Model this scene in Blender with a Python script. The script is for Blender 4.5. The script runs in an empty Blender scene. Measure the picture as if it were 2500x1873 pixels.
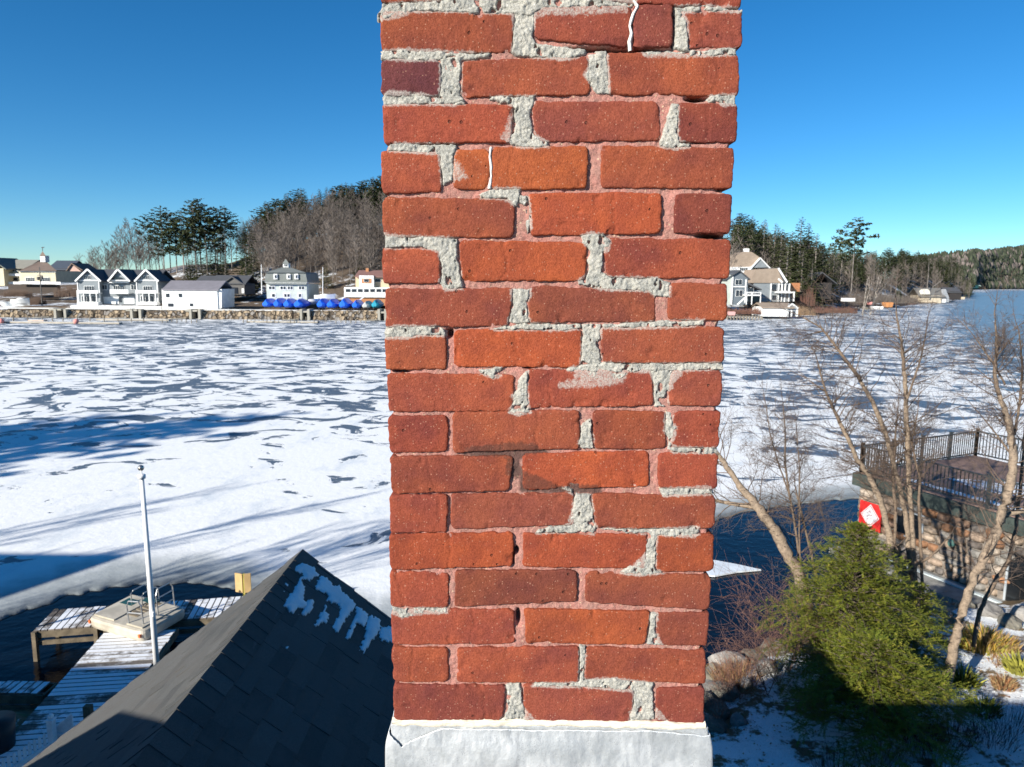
import bpy, math, random
import numpy as np
from mathutils import Vector, Matrix
# ------------------------------------------------------------------ camera
FPX, W0, H0 = 1734.0, 2500.0, 1873.0
PITCH, ROLL, CAMH = math.radians(8.2), math.radians(0.51), 9.5
CAM = Vector((0, 0, CAMH))
CM = (Matrix.Rotation(math.pi / 2 - PITCH, 3, 'X') @ Matrix.Rotation(ROLL, 3, 'Z'))
scene = bpy.context.scene
cd = bpy.data.cameras.new('camera')
cam = bpy.data.objects.new('camera', cd)
scene.collection.objects.link(cam)
cam.matrix_world = Matrix.Translation(CAM) @ CM.to_4x4()
cd.sensor_fit = 'HORIZONTAL'
cd.sensor_width = 34.6
cd.lens = 34.6 * FPX / W0
cd.clip_start = 0.05
cd.clip_end = 12000
cd.dof.use_dof = True
cd.dof.focus_distance = 1.165
cd.dof.aperture_fstop = 17.0
scene.camera = cam
# ------------------------------------------------------------------ sun and sky
SAZ, SEL = math.radians(45), math.radians(23.3)      # the sun stands behind the camera to the left
TOSUN = Vector((-math.sin(SAZ) * math.cos(SEL), -math.cos(SAZ) * math.cos(SEL), math.sin(SEL)))
wd = bpy.data.worlds.new('World')
scene.world = wd
wd.use_nodes = True
wn = wd.node_tree.nodes
wl = wd.node_tree.links
bg = wn['Background']
sky = wn.new('ShaderNodeTexSky')
sky.sky_type = 'NISHITA'
sky.sun_disc = False
sky.sun_elevation = SEL
sky.sun_rotation = math.atan2(TOSUN.x, TOSUN.y)
sky.altitude = 300
sky.air_density = 0.8
sky.dust_density = 0.05
sky.ozone_density = 5.0
hsv = wn.new('ShaderNodeHueSaturation')
hsv.inputs['Saturation'].default_value = 1.22
wl.new(sky.outputs[0], hsv.inputs['Color'])
tn = wn.new('ShaderNodeVectorMath')
tn.operation = 'MULTIPLY'
tn.inputs[1].default_value = (0.88, 1.03, 0.98)
wl.new(hsv.outputs[0], tn.inputs[0])
wl.new(tn.outputs[0], bg.inputs['Color'])
bg.inputs['Strength'].default_value = 0.085
sd = bpy.data.lights.new('sun', 'SUN')
sd.energy = 5.0
sd.angle = math.radians(0.53)
sd.color = (1.0, 0.94, 0.84)
sun = bpy.data.objects.new('sun', sd)
scene.collection.objects.link(sun)
sun.location = (-30, -30, 40)
sun.rotation_euler = TOSUN.to_track_quat('Z', 'Y').to_euler()
scene.view_settings.view_transform = 'Standard'
scene.view_settings.look = 'None'
scene.view_settings.exposure = 0.74
scene.view_settings.gamma = 1.0
scene.view_settings.use_curve_mapping = False
scene.cycles.use_denoising = True
scene.cycles.max_bounces = 6
scene.cycles.transparent_max_bounces = 16
scene.cycles.caustics_reflective = False
scene.cycles.caustics_refractive = False

# ------------------------------------------------------------------ helpers
rnd = random.Random(7)

def ray(u, v):
    return CM @ Vector(((u - W0 / 2) / FPX, -(v - H0 / 2) / FPX, -1.0))

def onZ(u, v, z=0.0):
    d = ray(u, v)
    return CAM + d * ((z - CAMH) / d.z)

def onY(u, v, y):
    d = ray(u, v)
    return CAM + d * (y / d.y)

def colr(c, a=1.0):
    return (c[0], c[1], c[2], a)

class NT:
    """short hand for building a node material"""
    def __init__(s, name):
        s.m = bpy.data.materials.new(name)
        s.m.use_nodes = True
        s.n = s.m.node_tree.nodes
        s.l = s.m.node_tree.links
        s.p = s.n['Principled BSDF']
        s.pos = s.n.new('ShaderNodeNewGeometry').outputs['Position']
    def set(s, sock, v):
        if isinstance(v, bpy.types.NodeSocket):
            s.l.new(v, sock)
        elif isinstance(v, (tuple, list)) and len(v) == 3 and sock.type == 'RGBA':
            sock.default_value = colr(v)
        else:
            sock.default_value = v
    def noise(s, scale, detail=3, rough=.55, dist=0, vec=None, col=False):
        n = s.n.new('ShaderNodeTexNoise')
        s.set(n.inputs['Vector'], vec or s.pos)
        n.inputs['Scale'].default_value = scale
        n.inputs['Detail'].default_value = detail
        n.inputs['Roughness'].default_value = rough
        n.inputs['Distortion'].default_value = dist
        return n.outputs['Color' if col else 'Fac']
    def voro(s, scale, vec=None, feat='F1', out='Distance', rnd=1):
        n = s.n.new('ShaderNodeTexVoronoi')
        n.feature = feat
        s.set(n.inputs['Vector'], vec or s.pos)
        n.inputs['Scale'].default_value = scale
        n.inputs['Randomness'].default_value = rnd
        return n.outputs[out]
    def math(s, op, a, b=0.0, c=0.0, clamp=False):
        n = s.n.new('ShaderNodeMath')
        n.operation = op
        n.use_clamp = clamp
        for i, x in enumerate((a, b, c)):
            s.set(n.inputs[i], x)
        return n.outputs[0]
    def ramp(s, x, lo, hi, a=0.0, b=1.0):
        n = s.n.new('ShaderNodeMapRange')
        n.interpolation_type = 'SMOOTHSTEP'
        for i, q in enumerate((x, lo, hi, a, b)):
            s.set(n.inputs[i], q)
        return n.outputs[0]
    def mix(s, f, a, b, mode='MIX'):
        n = s.n.new('ShaderNodeMix')
        n.data_type = 'RGBA'
        n.blend_type = mode
        n.clamp_factor = True
        s.set(n.inputs[0], f)
        s.set(n.inputs[6], a)
        s.set(n.inputs[7], b)
        return n.outputs[2]
    def attr(s, name, out='Fac', typ='GEOMETRY'):
        n = s.n.new('ShaderNodeAttribute')
        n.attribute_name = name
        n.attribute_type = typ
        return n.outputs[out]
    def sep(s, v, k='X'):
        n = s.n.new('ShaderNodeSeparateXYZ')
        s.set(n.inputs[0], v)
        return n.outputs[k]
    def vscale(s, vec):
        n = s.n.new('ShaderNodeVectorMath')
        n.operation = 'MULTIPLY'
        s.l.new(s.pos, n.inputs[0])
        n.inputs[1].default_value = vec
        return n.outputs[0]
    def objrnd(s):
        return s.n.new('ShaderNodeObjectInfo').outputs['Random']
    def bump(s, h, dist=.01, strength=1.0, prev=None):
        n = s.n.new('ShaderNodeBump')
        n.inputs['Distance'].default_value = dist
        n.inputs['Strength'].default_value = strength
        s.l.new(h, n.inputs['Height'])
        if prev is not None:
            s.l.new(prev, n.inputs['Normal'])
        s.l.new(n.outputs[0], s.p.inputs['Normal'])
        return n.outputs[0]
    def done(s, col=None, rough=None, metal=None, spec=None):
        if col is not None: s.set(s.p.inputs['Base Color'], col)
        if rough is not None: s.set(s.p.inputs['Roughness'], rough)
        if metal is not None: s.set(s.p.inputs['Metallic'], metal)
        if spec is not None: s.set(s.p.inputs['Specular IOR Level'], spec)
        return s.m

def simple(name, col, rough=.8, var=.25, scale=6.0, bump=.004, bscale=None, metal=0.0, spec=.4, objvar=0.0):
    """a matt surface with uneven colour and fine relief"""
    t = NT(name)
    n1 = t.noise(scale, 4, .6)
    c = t.mix(t.ramp(n1, .3, .7), tuple(x * (1 - var) for x in col), tuple(min(1, x * (1 + var)) for x in col))
    if objvar:
        r = t.objrnd()
        c = t.mix(r, c, t.mix(1.0, c, (1 - objvar,) * 3, 'MULTIPLY'))
    if bump:
        t.bump(t.noise(bscale or scale * 6, 3), bump)
    return t.done(c, rough, metal, spec)

class MB:
    """collects shapes for ONE mesh"""
    def __init__(s):
        s.v, s.f, s.mi = [], [], []
    def add(s, vs, fs, mi=0):
        o = len(s.v)
        s.v += [tuple(p) for p in vs]
        s.f += [tuple(i + o for i in f) for f in fs]
        s.mi += [mi] * len(fs)
        return s
    def box(s, x0, x1, y0, y1, z0, z1, mi=0, rz=0.0):
        vs = [(x, y, z) for z in (z0, z1) for y in (y0, y1) for x in (x0, x1)]
        if rz:
            cx, cy = (x0 + x1) / 2, (y0 + y1) / 2
            c, q = math.cos(rz), math.sin(rz)
            vs = [(cx + (x - cx) * c - (y - cy) * q, cy + (x - cx) * q + (y - cy) * c, z) for x, y, z in vs]
        return s.add(vs, [(0, 2, 3, 1), (4, 5, 7, 6), (0, 1, 5, 4), (2, 6, 7, 3), (0, 4, 6, 2), (1, 3, 7, 5)], mi)
    def obox(s, c, ax, ay, az, mi=0):
        """box from its centre and three half-axis vectors"""
        c, ax, ay, az = Vector(c), Vector(ax), Vector(ay), Vector(az)
        vs = [c + ax * i + ay * j + az * k for k in (-1, 1) for j in (-1, 1) for i in (-1, 1)]
        return s.add(vs, [(0, 2, 3, 1), (4, 5, 7, 6), (0, 1, 5, 4), (2, 6, 7, 3), (0, 4, 6, 2), (1, 3, 7, 5)], mi)
    def bar(s, a, b, w, h=None, mi=0):
        """square bar between two points"""
        a, b = Vector(a), Vector(b)
        d = b - a
        up = Vector((0, 0, 1)) if abs(d.normalized().z) < .95 else Vector((0, 1, 0))
        sx = d.cross(up).normalized()
        sy = sx.cross(d).normalized()
        return s.obox((a + b) / 2, sx * w / 2, sy * (h or w) / 2, d / 2, mi)
    def prism(s, pts, ext, mi=0):
        """closed polygon swept along ext"""
        n = len(pts)
        e = Vector(ext)
        vs = [Vector(p) for p in pts] + [Vector(p) + e for p in pts]
        fs = [tuple(range(n - 1, -1, -1)), tuple(range(n, 2 * n))]
        fs += [(i, (i + 1) % n, n + (i + 1) % n, n + i) for i in range(n)]
        return s.add(vs, fs, mi)
    def tube(s, pts, rad, seg=6, mi=0, cap=True):
        pts = [Vector(p) for p in pts]
        if not hasattr(rad, '__len__'): rad = [rad] * len(pts)
        vs, fs = [], []
        ref = Vector((0.31, 0.17, 0.93))
        for i, p in enumerate(pts):
            d = (pts[min(i + 1, len(pts) - 1)] - pts[max(i - 1, 0)])
            if d.length < 1e-9: d = Vector((0, 0, 1))
            d.normalize()
            a = d.cross(ref)
            if a.length < 1e-3: a = d.cross(Vector((1, 0, 0)))
            a.normalize()
            b = d.cross(a)
            for k in range(seg):
                t = 2 * math.pi * k / seg
                vs.append(p + (a * math.cos(t) + b * math.sin(t)) * rad[i])
        for i in range(len(pts) - 1):
            for k in range(seg):
                k2 = (k + 1) % seg
                fs.append((i * seg + k, i * seg + k2, (i + 1) * seg + k2, (i + 1) * seg + k))
        if cap and seg > 2:
            fs.append(tuple(range(seg - 1, -1, -1)))
            fs.append(tuple(range((len(pts) - 1) * seg, len(pts) * seg)))
        return s.add(vs, fs, mi)
    def ball(s, c, r, seg=10, rings=6, mi=0, sq=(1, 1, 1)):
        c = Vector(c)
        vs = [c + Vector((0, 0, r * sq[2]))]
        for i in range(1, rings):
            a = math.pi * i / rings
            for k in range(seg):
                t = 2 * math.pi * k / seg
                vs.append(c + Vector((r * sq[0] * math.sin(a) * math.cos(t), r * sq[1] * math.sin(a) * math.sin(t), r * sq[2] * math.cos(a))))
        vs.append(c - Vector((0, 0, r * sq[2])))
        fs = [(0, 1 + k, 1 + (k + 1) % seg) for k in range(seg)]
        for i in range(rings - 2):
            for k in range(seg):
                a = 1 + i * seg
                fs.append((a + k, a + seg + k, a + seg + (k + 1) % seg, a + (k + 1) % seg))
        l = len(vs) - 1
        a = 1 + (rings - 2) * seg
        fs += [(l, a + (k + 1) % seg, a + k) for k in range(seg)]
        return s.add(vs, fs, mi)
    def mesh(s, name, mats, smooth=False):
        me = bpy.data.meshes.new(name)
        me.from_pydata(s.v, [], s.f)
        for m in (mats if isinstance(mats, (list, tuple)) else [mats]):
            me.materials.append(m)
        if any(s.mi):
            me.polygons.foreach_set('material_index', s.mi)
        if smooth:
            me.polygons.foreach_set('use_smooth', [True] * len(s.f))
        me.update()
        return me
    def build(s, name, mats, parent=None, smooth=False):
        return link(name, s.mesh(name, mats, smooth), parent)

def link(name, me, parent=None, loc=None):
    o = bpy.data.objects.new(name, me)
    scene.collection.objects.link(o)
    if parent is not None: o.parent = parent
    if loc is not None: o.location = loc
    return o

def npmesh(name, V, F, mats, smooth=True):
    """quad mesh straight from numpy arrays"""
    me = bpy.data.meshes.new(name)
    V = np.asarray(V, np.float32)
    F = np.asarray(F, np.int32)
    me.vertices.add(len(V))
    me.vertices.foreach_set('co', V.ravel())
    k = F.shape[1]
    me.loops.add(F.size)
    me.loops.foreach_set('vertex_index', F.ravel())
    me.polygons.add(len(F))
    me.polygons.foreach_set('loop_start', np.arange(0, F.size, k, dtype=np.int32))
    me.polygons.foreach_set('loop_total', np.full(len(F), k, np.int32))
    if smooth: me.polygons.foreach_set('use_smooth', np.ones(len(F), bool))
    for m in (mats if isinstance(mats, (list, tuple)) else [mats]):
        me.materials.append(m)
    me.update(calc_edges=True)
    me.validate()
    return me

def gridfaces(nr, nc, keep=None):
    i = np.arange((nr - 1) * (nc - 1))
    r, c = i // (nc - 1), i % (nc - 1)
    a = r * nc + c
    F = np.stack([a, a + 1, a + nc + 1, a + nc], 1)
    return F if keep is None else F[keep[F].all(1)]

def tag(o, label, cat, group=None, kind=None):
    if label: o['label'] = label
    if cat: o['category'] = cat
    if group: o['group'] = group
    if kind: o['kind'] = kind
    return o

def thing(name, label, cat, loc=(0, 0, 0), group=None):
    o = bpy.data.objects.new(name, None)
    scene.collection.objects.link(o)
    o.location = loc
    o.empty_display_size = .2
    return tag(o, label, cat, group)

def copy_tree(o, parent=None):
    c = o.copy()
    scene.collection.objects.link(c)
    if parent is not None: c.parent = parent
    for ch in KIDS.get(o.name, []):
        copy_tree(ch, c)
    return c
KIDS = {}
def kids(o):
    KIDS[o.name] = [c for c in scene.objects if c.parent == o]
    for c in KIDS[o.name]: kids(c)

ORD = 'first second third fourth fifth sixth seventh eighth ninth tenth eleventh twelfth thirteenth fourteenth fifteenth sixteenth seventeenth eighteenth nineteenth twentieth twenty-first twenty-second twenty-third twenty-fourth'.split()
def number_labels(group, text):
    """labels by order from left to right as seen from the camera"""
    def bearing(o):
        if o.type == 'MESH' or not KIDS_OF(o): return o.location.x / max(.1, o.location.y)
        return BEAR.get(o.name, 0)
    g = sorted([o for o in scene.objects if o.parent is None and o.get('group') == group], key=bearing)
    for i, o in enumerate(g): o['label'] = text.replace('#', ORD[i])
BEAR = {}
def KIDS_OF(o): return [c for c in scene.objects if c.parent == o]

def h2(ix, iy, seed):
    n = (ix.astype(np.int64) * 374761393 + iy.astype(np.int64) * 668265263 + seed * 1442695041) & 0xffffffff
    n = ((n ^ (n >> 13)) * 1274126177) & 0xffffffff
    n = (n ^ (n >> 16)) & 0xffffff
    return n / float(0xffffff)

def vn(x, y, seed=0):
    x, y = np.asarray(x, float), np.asarray(y, float)
    ix, iy = np.floor(x), np.floor(y)
    fx, fy = x - ix, y - iy
    fx, fy = fx * fx * (3 - 2 * fx), fy * fy * (3 - 2 * fy)
    a, b = h2(ix, iy, seed), h2(ix + 1, iy, seed)
    c, d = h2(ix, iy + 1, seed), h2(ix + 1, iy + 1, seed)
    return (a + (b - a) * fx) * (1 - fy) + (c + (d - c) * fx) * fy

def fbm(x, y, seed=0, oct=4, gain=.5):
    """values around 0, about -0.5 to 0.5"""
    t, a, s = 0, 1.0, 0
    for i in range(oct):
        t = t + a * (vn(x * 2 ** i, y * 2 ** i, seed + i * 17) - .5)
        s += a
        a *= gain
    return t / s

def sstep(a, b, x):
    t = np.clip((x - a) / (b - a), 0, 1)
    return t * t * (3 - 2 * t)

def polysd(px, py, poly):
    """signed distance (positive inside) from points to a polygon"""
    P = np.asarray(poly, float)
    n = len(P)
    d2 = np.full(np.shape(px), 1e18)
    ins = np.zeros(np.shape(px), bool)
    for i in range(n):
        a, b = P[i], P[(i + 1) % n]
        e = b - a
        wx, wy = px - a[0], py - a[1]
        t = np.clip((wx * e[0] + wy * e[1]) / max(1e-12, e @ e), 0, 1)
        d2 = np.minimum(d2, (wx - e[0] * t) ** 2 + (wy - e[1] * t) ** 2)
        c = (a[1] > py) != (b[1] > py)
        if a[1] != b[1]:
            ins ^= c & (px < (b[0] - a[0]) * (py - a[1]) / (b[1] - a[1]) + a[0])
    d = np.sqrt(d2)
    return np.where(ins, d, -d)
# ------------------------------------------------------------------ brick chimney
FY = 1.17                     # the front face stands 1.17 m in front of the camera
TS = 2.35319
TO = {1: (900, 0), 2: (900, 440), 3: (900, 880), 4: (900, 1340)}

def fp(t, x, y):
    """traced point -> (x, z) on the chimney's front face"""
    p = onY(TO[t][0] + x / TS, TO[t][1] + y / TS, FY)
    return (p.x, p.z)

OR, RD, MD, MR, DK = (.290, .066, .024), (.245, .057, .028), (.215, .052, .030), (.192, .048, .028), (.118, .034, .029)
# rows of bricks: (colour, four corners TL TR BR BL) each corner (tile, x, y)
def q(c, t, x0, y0, x1, y1, x2, y2, x3, y3, tb=None):
    tb = tb or t
    return (c, [fp(t, x0, y0), fp(t, x1, y1), fp(tb, x2, y2), fp(tb, x3, y3)])
BR = [
 q(RD, 1, 75, -222, 430, -225, 425, 4, 72, 8), q(RD, 1, 490, -225, 1220, -225, 1220, -12, 490, -6), q(RD, 1, 1300, -222, 2140, -215, 2132, 42, 1300, 2),
 q(RD, 1, 72, 62, 835, 75, 820, 298, 75, 290), q(MD, 1, 950, 42, 1502, 34, 1497, 264, 962, 222), q(MR, 1, 1528, 28, 1742, 28, 1746, 264, 1524, 270), q(MD, 1, 1790, 65, 2148, 60, 2140, 268, 1835, 268),
 q(DK, 1, 72, 345, 412, 345, 412, 550, 75, 550), q(RD, 1, 535, 350, 1255, 325, 1272, 540, 535, 555), q(RD, 1, 1368, 305, 2122, 318, 2125, 545, 1385, 540),
 q(RD, 1, 80, 600, 835, 605, 810, 815, 92, 820), q(MD, 1, 940, 585, 1668, 590, 1672, 803, 960, 810), q(MR, 1, 1780, 595, 2118, 600, 2115, 815, 1780, 812),
 q(RD, 1, 75, 870, 410, 880, 418, 1100, 78, 1100), q(OR, 1, 490, 865, 690, 860, 685, 1085, 490, 1082), q(OR, 1, 714, 850, 1255, 845, 1252, 1080, 712, 1085), q(RD, 1, 1340, 840, 2100, 855, 2090, 1078, 1340, 1072),
 q(RD, 2, 82, 100, 838, 115, 835, 325, 88, 325), q(OR, 2, 922, 80, 1675, 75, 1678, 300, 932, 315), q(MR, 2, 1768, 80, 2090, 85, 2078, 300, 1758, 300),
 q(RD, 2, 80, 395, 405, 405, 410, 585, 85, 590), q(OR, 2, 522, 352, 1255, 362, 1240, 575, 535, 578), q(RD, 2, 1340, 335, 2078, 345, 2072, 560, 1380, 555),
 q(MD, 2, 98, 630, 830, 625, 800, 835, 98, 838), q(MR, 2, 925, 612, 1645, 635, 1645, 812, 915, 815), q(RD, 2, 1735, 590, 2058, 600, 2055, 805, 1720, 800),
 q(RD, 2, 95, 905, 440, 890, 440, 1085, 100, 1088), q(OR, 2, 490, 865, 1222, 862, 1218, 1070, 495, 1072), q(RD, 2, 1330, 850, 2038, 845, 2038, 1045, 1345, 1045),
 q(RD, 3, 105, 80, 835, 85, 820, 290, 118, 292), q(RD, 3, 915, 58, 1620, 58, 1635, 258, 915, 272), q(MD, 3, 1740, 60, 2030, 62, 2022, 258, 1715, 255),
 q(RD, 3, 112, 325, 450, 320, 452, 525, 122, 530), q(RD, 3, 487, 305, 1208, 290, 1205, 505, 487, 525), q(RD, 3, 1292, 292, 1702, 298, 1710, 505, 1300, 505), q(RD, 3, 1755, 298, 2025, 295, 2005, 500, 1735, 495),
 q(RD, 3, 125, 555, 828, 555, 805, 745, 132, 765), q(OR, 3, 885, 540, 1608, 525, 1612, 722, 885, 740), q(RD, 3, 1668, 535, 2005, 535, 1998, 738, 1668, 730),
 q(RD, 3, 125, 780, 450, 775, 447, 985, 130, 988), q(MD, 3, 475, 775, 1175, 765, 1185, 945, 480, 972), q(RD, 3, 1285, 770, 1990, 775, 1985, 965, 1305, 960),
 q(OR, 3, 120, 1005, 828, 995, 828, 100, 130, 120, 4), q(OR, 3, 890, 1000, 1600, 1005, 1592, 114, 890, 100, 4), q(OR, 3, 1655, 1010, 1980, 1000, 1980, 128, 1655, 125, 4),
 q(RD, 4, 122, 138, 458, 145, 455, 338, 128, 332), q(MR, 4, 498, 130, 1190, 130, 1195, 300, 500, 332), q(MD, 4, 1248, 135, 1965, 155, 1960, 350, 1245, 305),
 q(RD, 4, 130, 355, 835, 355, 840, 545, 138, 550), q(OR, 4, 898, 350, 1615, 365, 1590, 548, 905, 540), q(MR, 4, 1655, 372, 1958, 370, 1945, 555, 1665, 555),
 q(RD, 4, 135, 570, 455, 575, 452, 765, 145, 765), q(RD, 4, 515, 575, 1205, 568, 1205, 765, 510, 765), q(RD, 4, 1245, 570, 1935, 590, 1935, 778, 1245, 750),
 q(MD, 4, 145, 785, 790, 790, 765, 980, 148, 985), q(MD, 4, 885, 785, 1528, 815, 1502, 992, 900, 988), q(MR, 4, 1655, 808, 1930, 805, 1925, 1002, 1650, 992),
]
PATCH = [  # grey repair mortar, traced: (tile, points)
 (1, [(50,105),(48,75),(75,18),(420,5),(520,-40),(700,-60),(1200,-50),(1545,-5),(1508,38),(1380,32),(1000,46),(930,90),(830,78),(400,64),(250,66),(170,98),(75,114)]),
 (1, [(826,60),(960,40),(946,200),(962,240),(1030,262),(1100,262),(1240,278),(1245,312),(1130,345),(860,322),(820,296),(836,200)]),
 (1, [(75,292),(200,282),(560,300),(700,308),(690,332),(560,342),(400,347),(220,350),(75,337)]),
 (1, [(410,335),(560,312),(536,350),(530,550),(560,582),(490,600),(400,600),(412,470)]),
 (1, [(1560,292),(1900,287),(2115,277),(2120,315),(1840,326),(1600,325)]),
 (1, [(1762,34),(1800,70),(1832,120),(1838,265),(1850,290),(1780,290),(1757,270),(1772,100)]),
 (1, [(1775,32),(1960,30),(2142,48),(2150,66),(1900,62),(1780,74)]),
 (1, [(1262,302),(1368,292),(1378,420),(1388,545),(1310,542),(1275,480),(1240,430),(1264,380)]),
 (1, [(75,552),(120,525),(300,540),(420,560),(540,572),(560,595),(480,606),(300,600),(90,605)]),
 (1, [(700,555),(960,550),(950,588),(935,610),(936,720),(962,780),(1038,820),(1034,846),(880,850),(815,832),(786,802),(836,750),(842,620),(780,592),(690,578)]),
 (1, [(1960,548),(2112,543),(2106,602),(2035,612),(2010,590),(1950,580)]),
 (1, [(1742,592),(1782,604),(1776,780),(1792,815),(1852,825),(1848,845),(1760,855),(1672,840),(1702,700)]),
 (1, [(110,840),(150,823),(510,830),(500,872),(486,900),(486,1000),(480,1040),(422,1072),(412,960),(400,888),(110,868)]),
 (2, [(636,82),(700,48),(870,44),(874,90),(852,152),(820,138),(790,112),(640,102)]),
 (2, [(870,84),(916,90),(926,150),(936,272),(918,310),(902,240),(905,150),(862,130)]),
 (2, [(90,308),(200,322),(512,332),(516,450),(532,560),(540,622),(440,636),(400,592),(420,540),(412,460),(398,408),(300,386),(200,388),(94,392)]),
 (2, [(1215,320),(1272,300),(1352,310),(1392,350),(1380,402),(1340,422),(1350,480),(1340,530),(1400,556),(1655,562),(1732,595),(1730,668),(1680,672),(1650,668),(1600,636),(1380,632),(1200,600),(1190,582),(1262,540),(1268,400),(1230,360)]),
 (2, [(815,627),(932,622),(936,662),(910,700),(920,790),(930,822),(820,827),(798,812),(828,740)]),
 (2, [(98,850),(160,835),(400,840),(450,875),(440,897),(300,892),(220,912),(95,905)]),
 (2, [(700,852),(900,820),(1220,830),(1225,856),(1100,864),(900,860),(720,862)]),
 (2, [(1228,828),(1342,826),(1334,900),(1322,950),(1342,1045),(1310,1078),(1212,1078),(1226,950)]),
 (2, [(1340,832),(1700,808),(1930,800),(1936,834),(1700,848),(1350,857)]),
 (2, [(1150,1078),(1340,1045),(1500,1056),(1720,1052),(2035,1048),(2036,1086),(1820,1094),(1640,1102),(1300,1104),(1140,1095)]),
 (3, [(1618,52),(1802,58),(1790,88),(1742,130),(1745,162),(1716,182),(1722,260),(1690,272),(1645,260),(1638,140)]),
 (3, [(638,55),(765,40),(762,92),(720,106),(640,76)]),
 (3, [(868,84),(916,60),(912,150),(918,250),(934,300),(850,316),(806,300),(834,240),(822,200),(850,170)]),
 (3, [(1180,80),(1290,66),(1480,70),(1470,98),(1420,118),(1360,108),(1250,112)]),
 (3, [(1222,352),(1275,345),(1287,450),(1292,510),(1230,517),(1204,480),(1225,420)]),
 (3, [(1705,296),(1745,300),(1748,370),(1772,380),(1757,440),(1742,470),(1742,495),(2003,505),(2003,534),(1750,531),(1712,505),(1725,460),(1700,410)]),
 (3, [(1110,742),(1130,728),(1176,744),(1170,770)]),
 (3, [(1663,735),(1960,724),(1986,770),(1690,779)]),
 (3, [(1190,765),(1278,775),(1292,860),(1292,930),(1318,965),(1290,1001),(1220,990),(960,996),(980,970),(1180,942),(1152,920),(1174,850)]),
 (3, [(1320,966),(1600,970),(1900,956),(1912,990),(1870,1016),(1660,1004),(1640,1150),(1608,1140),(1616,1000),(1500,990)]),
 (4, [(1606,-60),(1652,-60),(1650,120),(1702,140),(1560,152),(1438,140),(1530,88),(1600,20)]),
 (4, [(133,343),(300,340),(456,345),(450,372),(300,376),(190,394),(133,372)]),
 (4, [(1616,373),(1662,372),(1652,430),(1650,480),(1690,556),(1592,552),(1612,480)]),
 (4, [(1212,555),(1242,560),(1246,600),(1236,752),(1400,744),(1640,773),(1634,840),(1644,990),(1502,992),(1520,900),(1522,822),(1300,800),(940,792),(960,772),(1208,766)]),
 (4, [(788,790),(870,770),(882,800),(884,900),(915,985),(780,985),(798,920)]),
]
PATCHW = [(i, [fp(t, *p) for p in pts]) for i, (t, pts) in enumerate(PATCH)]
SMEAR = [[fp(3, *p) for p in [(1090,135),(1200,95),(1470,80),(1460,130),(1350,150),(1100,160)]],
         [fp(4, *p) for p in [(755,985),(800,920),(880,900),(960,985)]],
         [fp(4, *p) for p in [(1490,985),(1520,900),(1640,900),(1715,985)]],
         [fp(3, *p) for p in [(1150,920),(1172,850),(1190,830),(1190,930)]],
         [fp(1, *p) for p in [(960,40),(1480,36),(1480,70),(960,90)]],
         [fp(1, *p) for p in [(490,900),(530,960),(570,1020),(490,1040)]],
         [fp(1, *p) for p in [(840,600),(800,700),(760,800),(850,810)]]]
SOOT = [[fp(3, *p) for p in [(560,500),(860,470),(960,480),(1000,525),(820,560),(560,530)]],
        [fp(3, *p) for p in [(800,560),(840,560),(850,660),(790,660)]],
        [fp(3, *p) for p in [(888,640),(960,660),(1100,720),(1320,715),(1320,745),(888,740)]]]

def make_brick_mat():
    t = NT('brick_fired_clay')
    tint = t.attr('tint', 'Color')
    n1 = t.noise(22, 4, .6)
    c = t.mix(t.ramp(n1, .38, .75), tint, t.mix(1.0, tint, (.74, .72, .88), 'MULTIPLY'))
    n2 = t.noise(330, 3, .7)
    c = t.mix(t.ramp(n2, .34, .66), t.mix(1.0, c, (.82, .77, .75), 'MULTIPLY'), t.mix(1.0, c, (1.15, 1.20, 1.25), 'MULTIPLY'))
    # pale grit
    vd = t.voro(230)
    vc = t.voro(230, out='Color')
    pick = t.ramp(t.sep(vc), .80, .84)
    sp = t.math('MULTIPLY', t.ramp(vd, .16, .32, 1.0, 0.0), pick)
    c = t.mix(t.math('MULTIPLY', sp, .5), c, (.50, .27, .18))
    vd2 = t.voro(60)
    vc2 = t.voro(60, out='Color')
    big = t.math('MULTIPLY', t.ramp(vd2, .09, .13, 1.0, 0.0), t.ramp(t.sep(vc2, 'Y'), .86, .88))
    c = t.mix(big, c, (.68, .50, .36))
    pit = t.math('MULTIPLY', t.ramp(vd2, .10, .17, 1.0, 0.0), t.ramp(t.sep(vc2, 'Z'), .84, .86))
    c = t.mix(t.math('MULTIPLY', pit, .6), c, (.05, .015, .01))
    so = t.ramp(t.math('ADD', t.attr('soot'), t.math('MULTIPLY', t.math('SUBTRACT', t.noise(90, 4, .7), .5), 1.3)), .45, .95)
    c = t.mix(t.math('MULTIPLY', so, .6), c, (.045, .028, .022))
    sm = t.attr('smear')
    wob = t.math('MULTIPLY', t.math('SUBTRACT', t.noise(160, 4, .7), .5), 1.5)
    s1 = t.ramp(t.math('ADD', sm, wob), .42, .85)
    c = t.mix(t.math('MULTIPLY', s1, t.ramp(t.noise(420, 3, .7), .35, .65, .35, .85)), c, (.43, .395, .35))
    h = t.math('ADD', t.math('MULTIPLY', t.noise(420, 3, .7), .5), t.math('MULTIPLY', t.noise(90, 3, .6), .7))
    h = t.math('SUBTRACT', h, t.math('MULTIPLY', pit, 1.2))
    t.bump(h, .0026)
    return t.done(c, .9, 0, .25)
M_BRICK = make_brick_mat()

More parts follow.
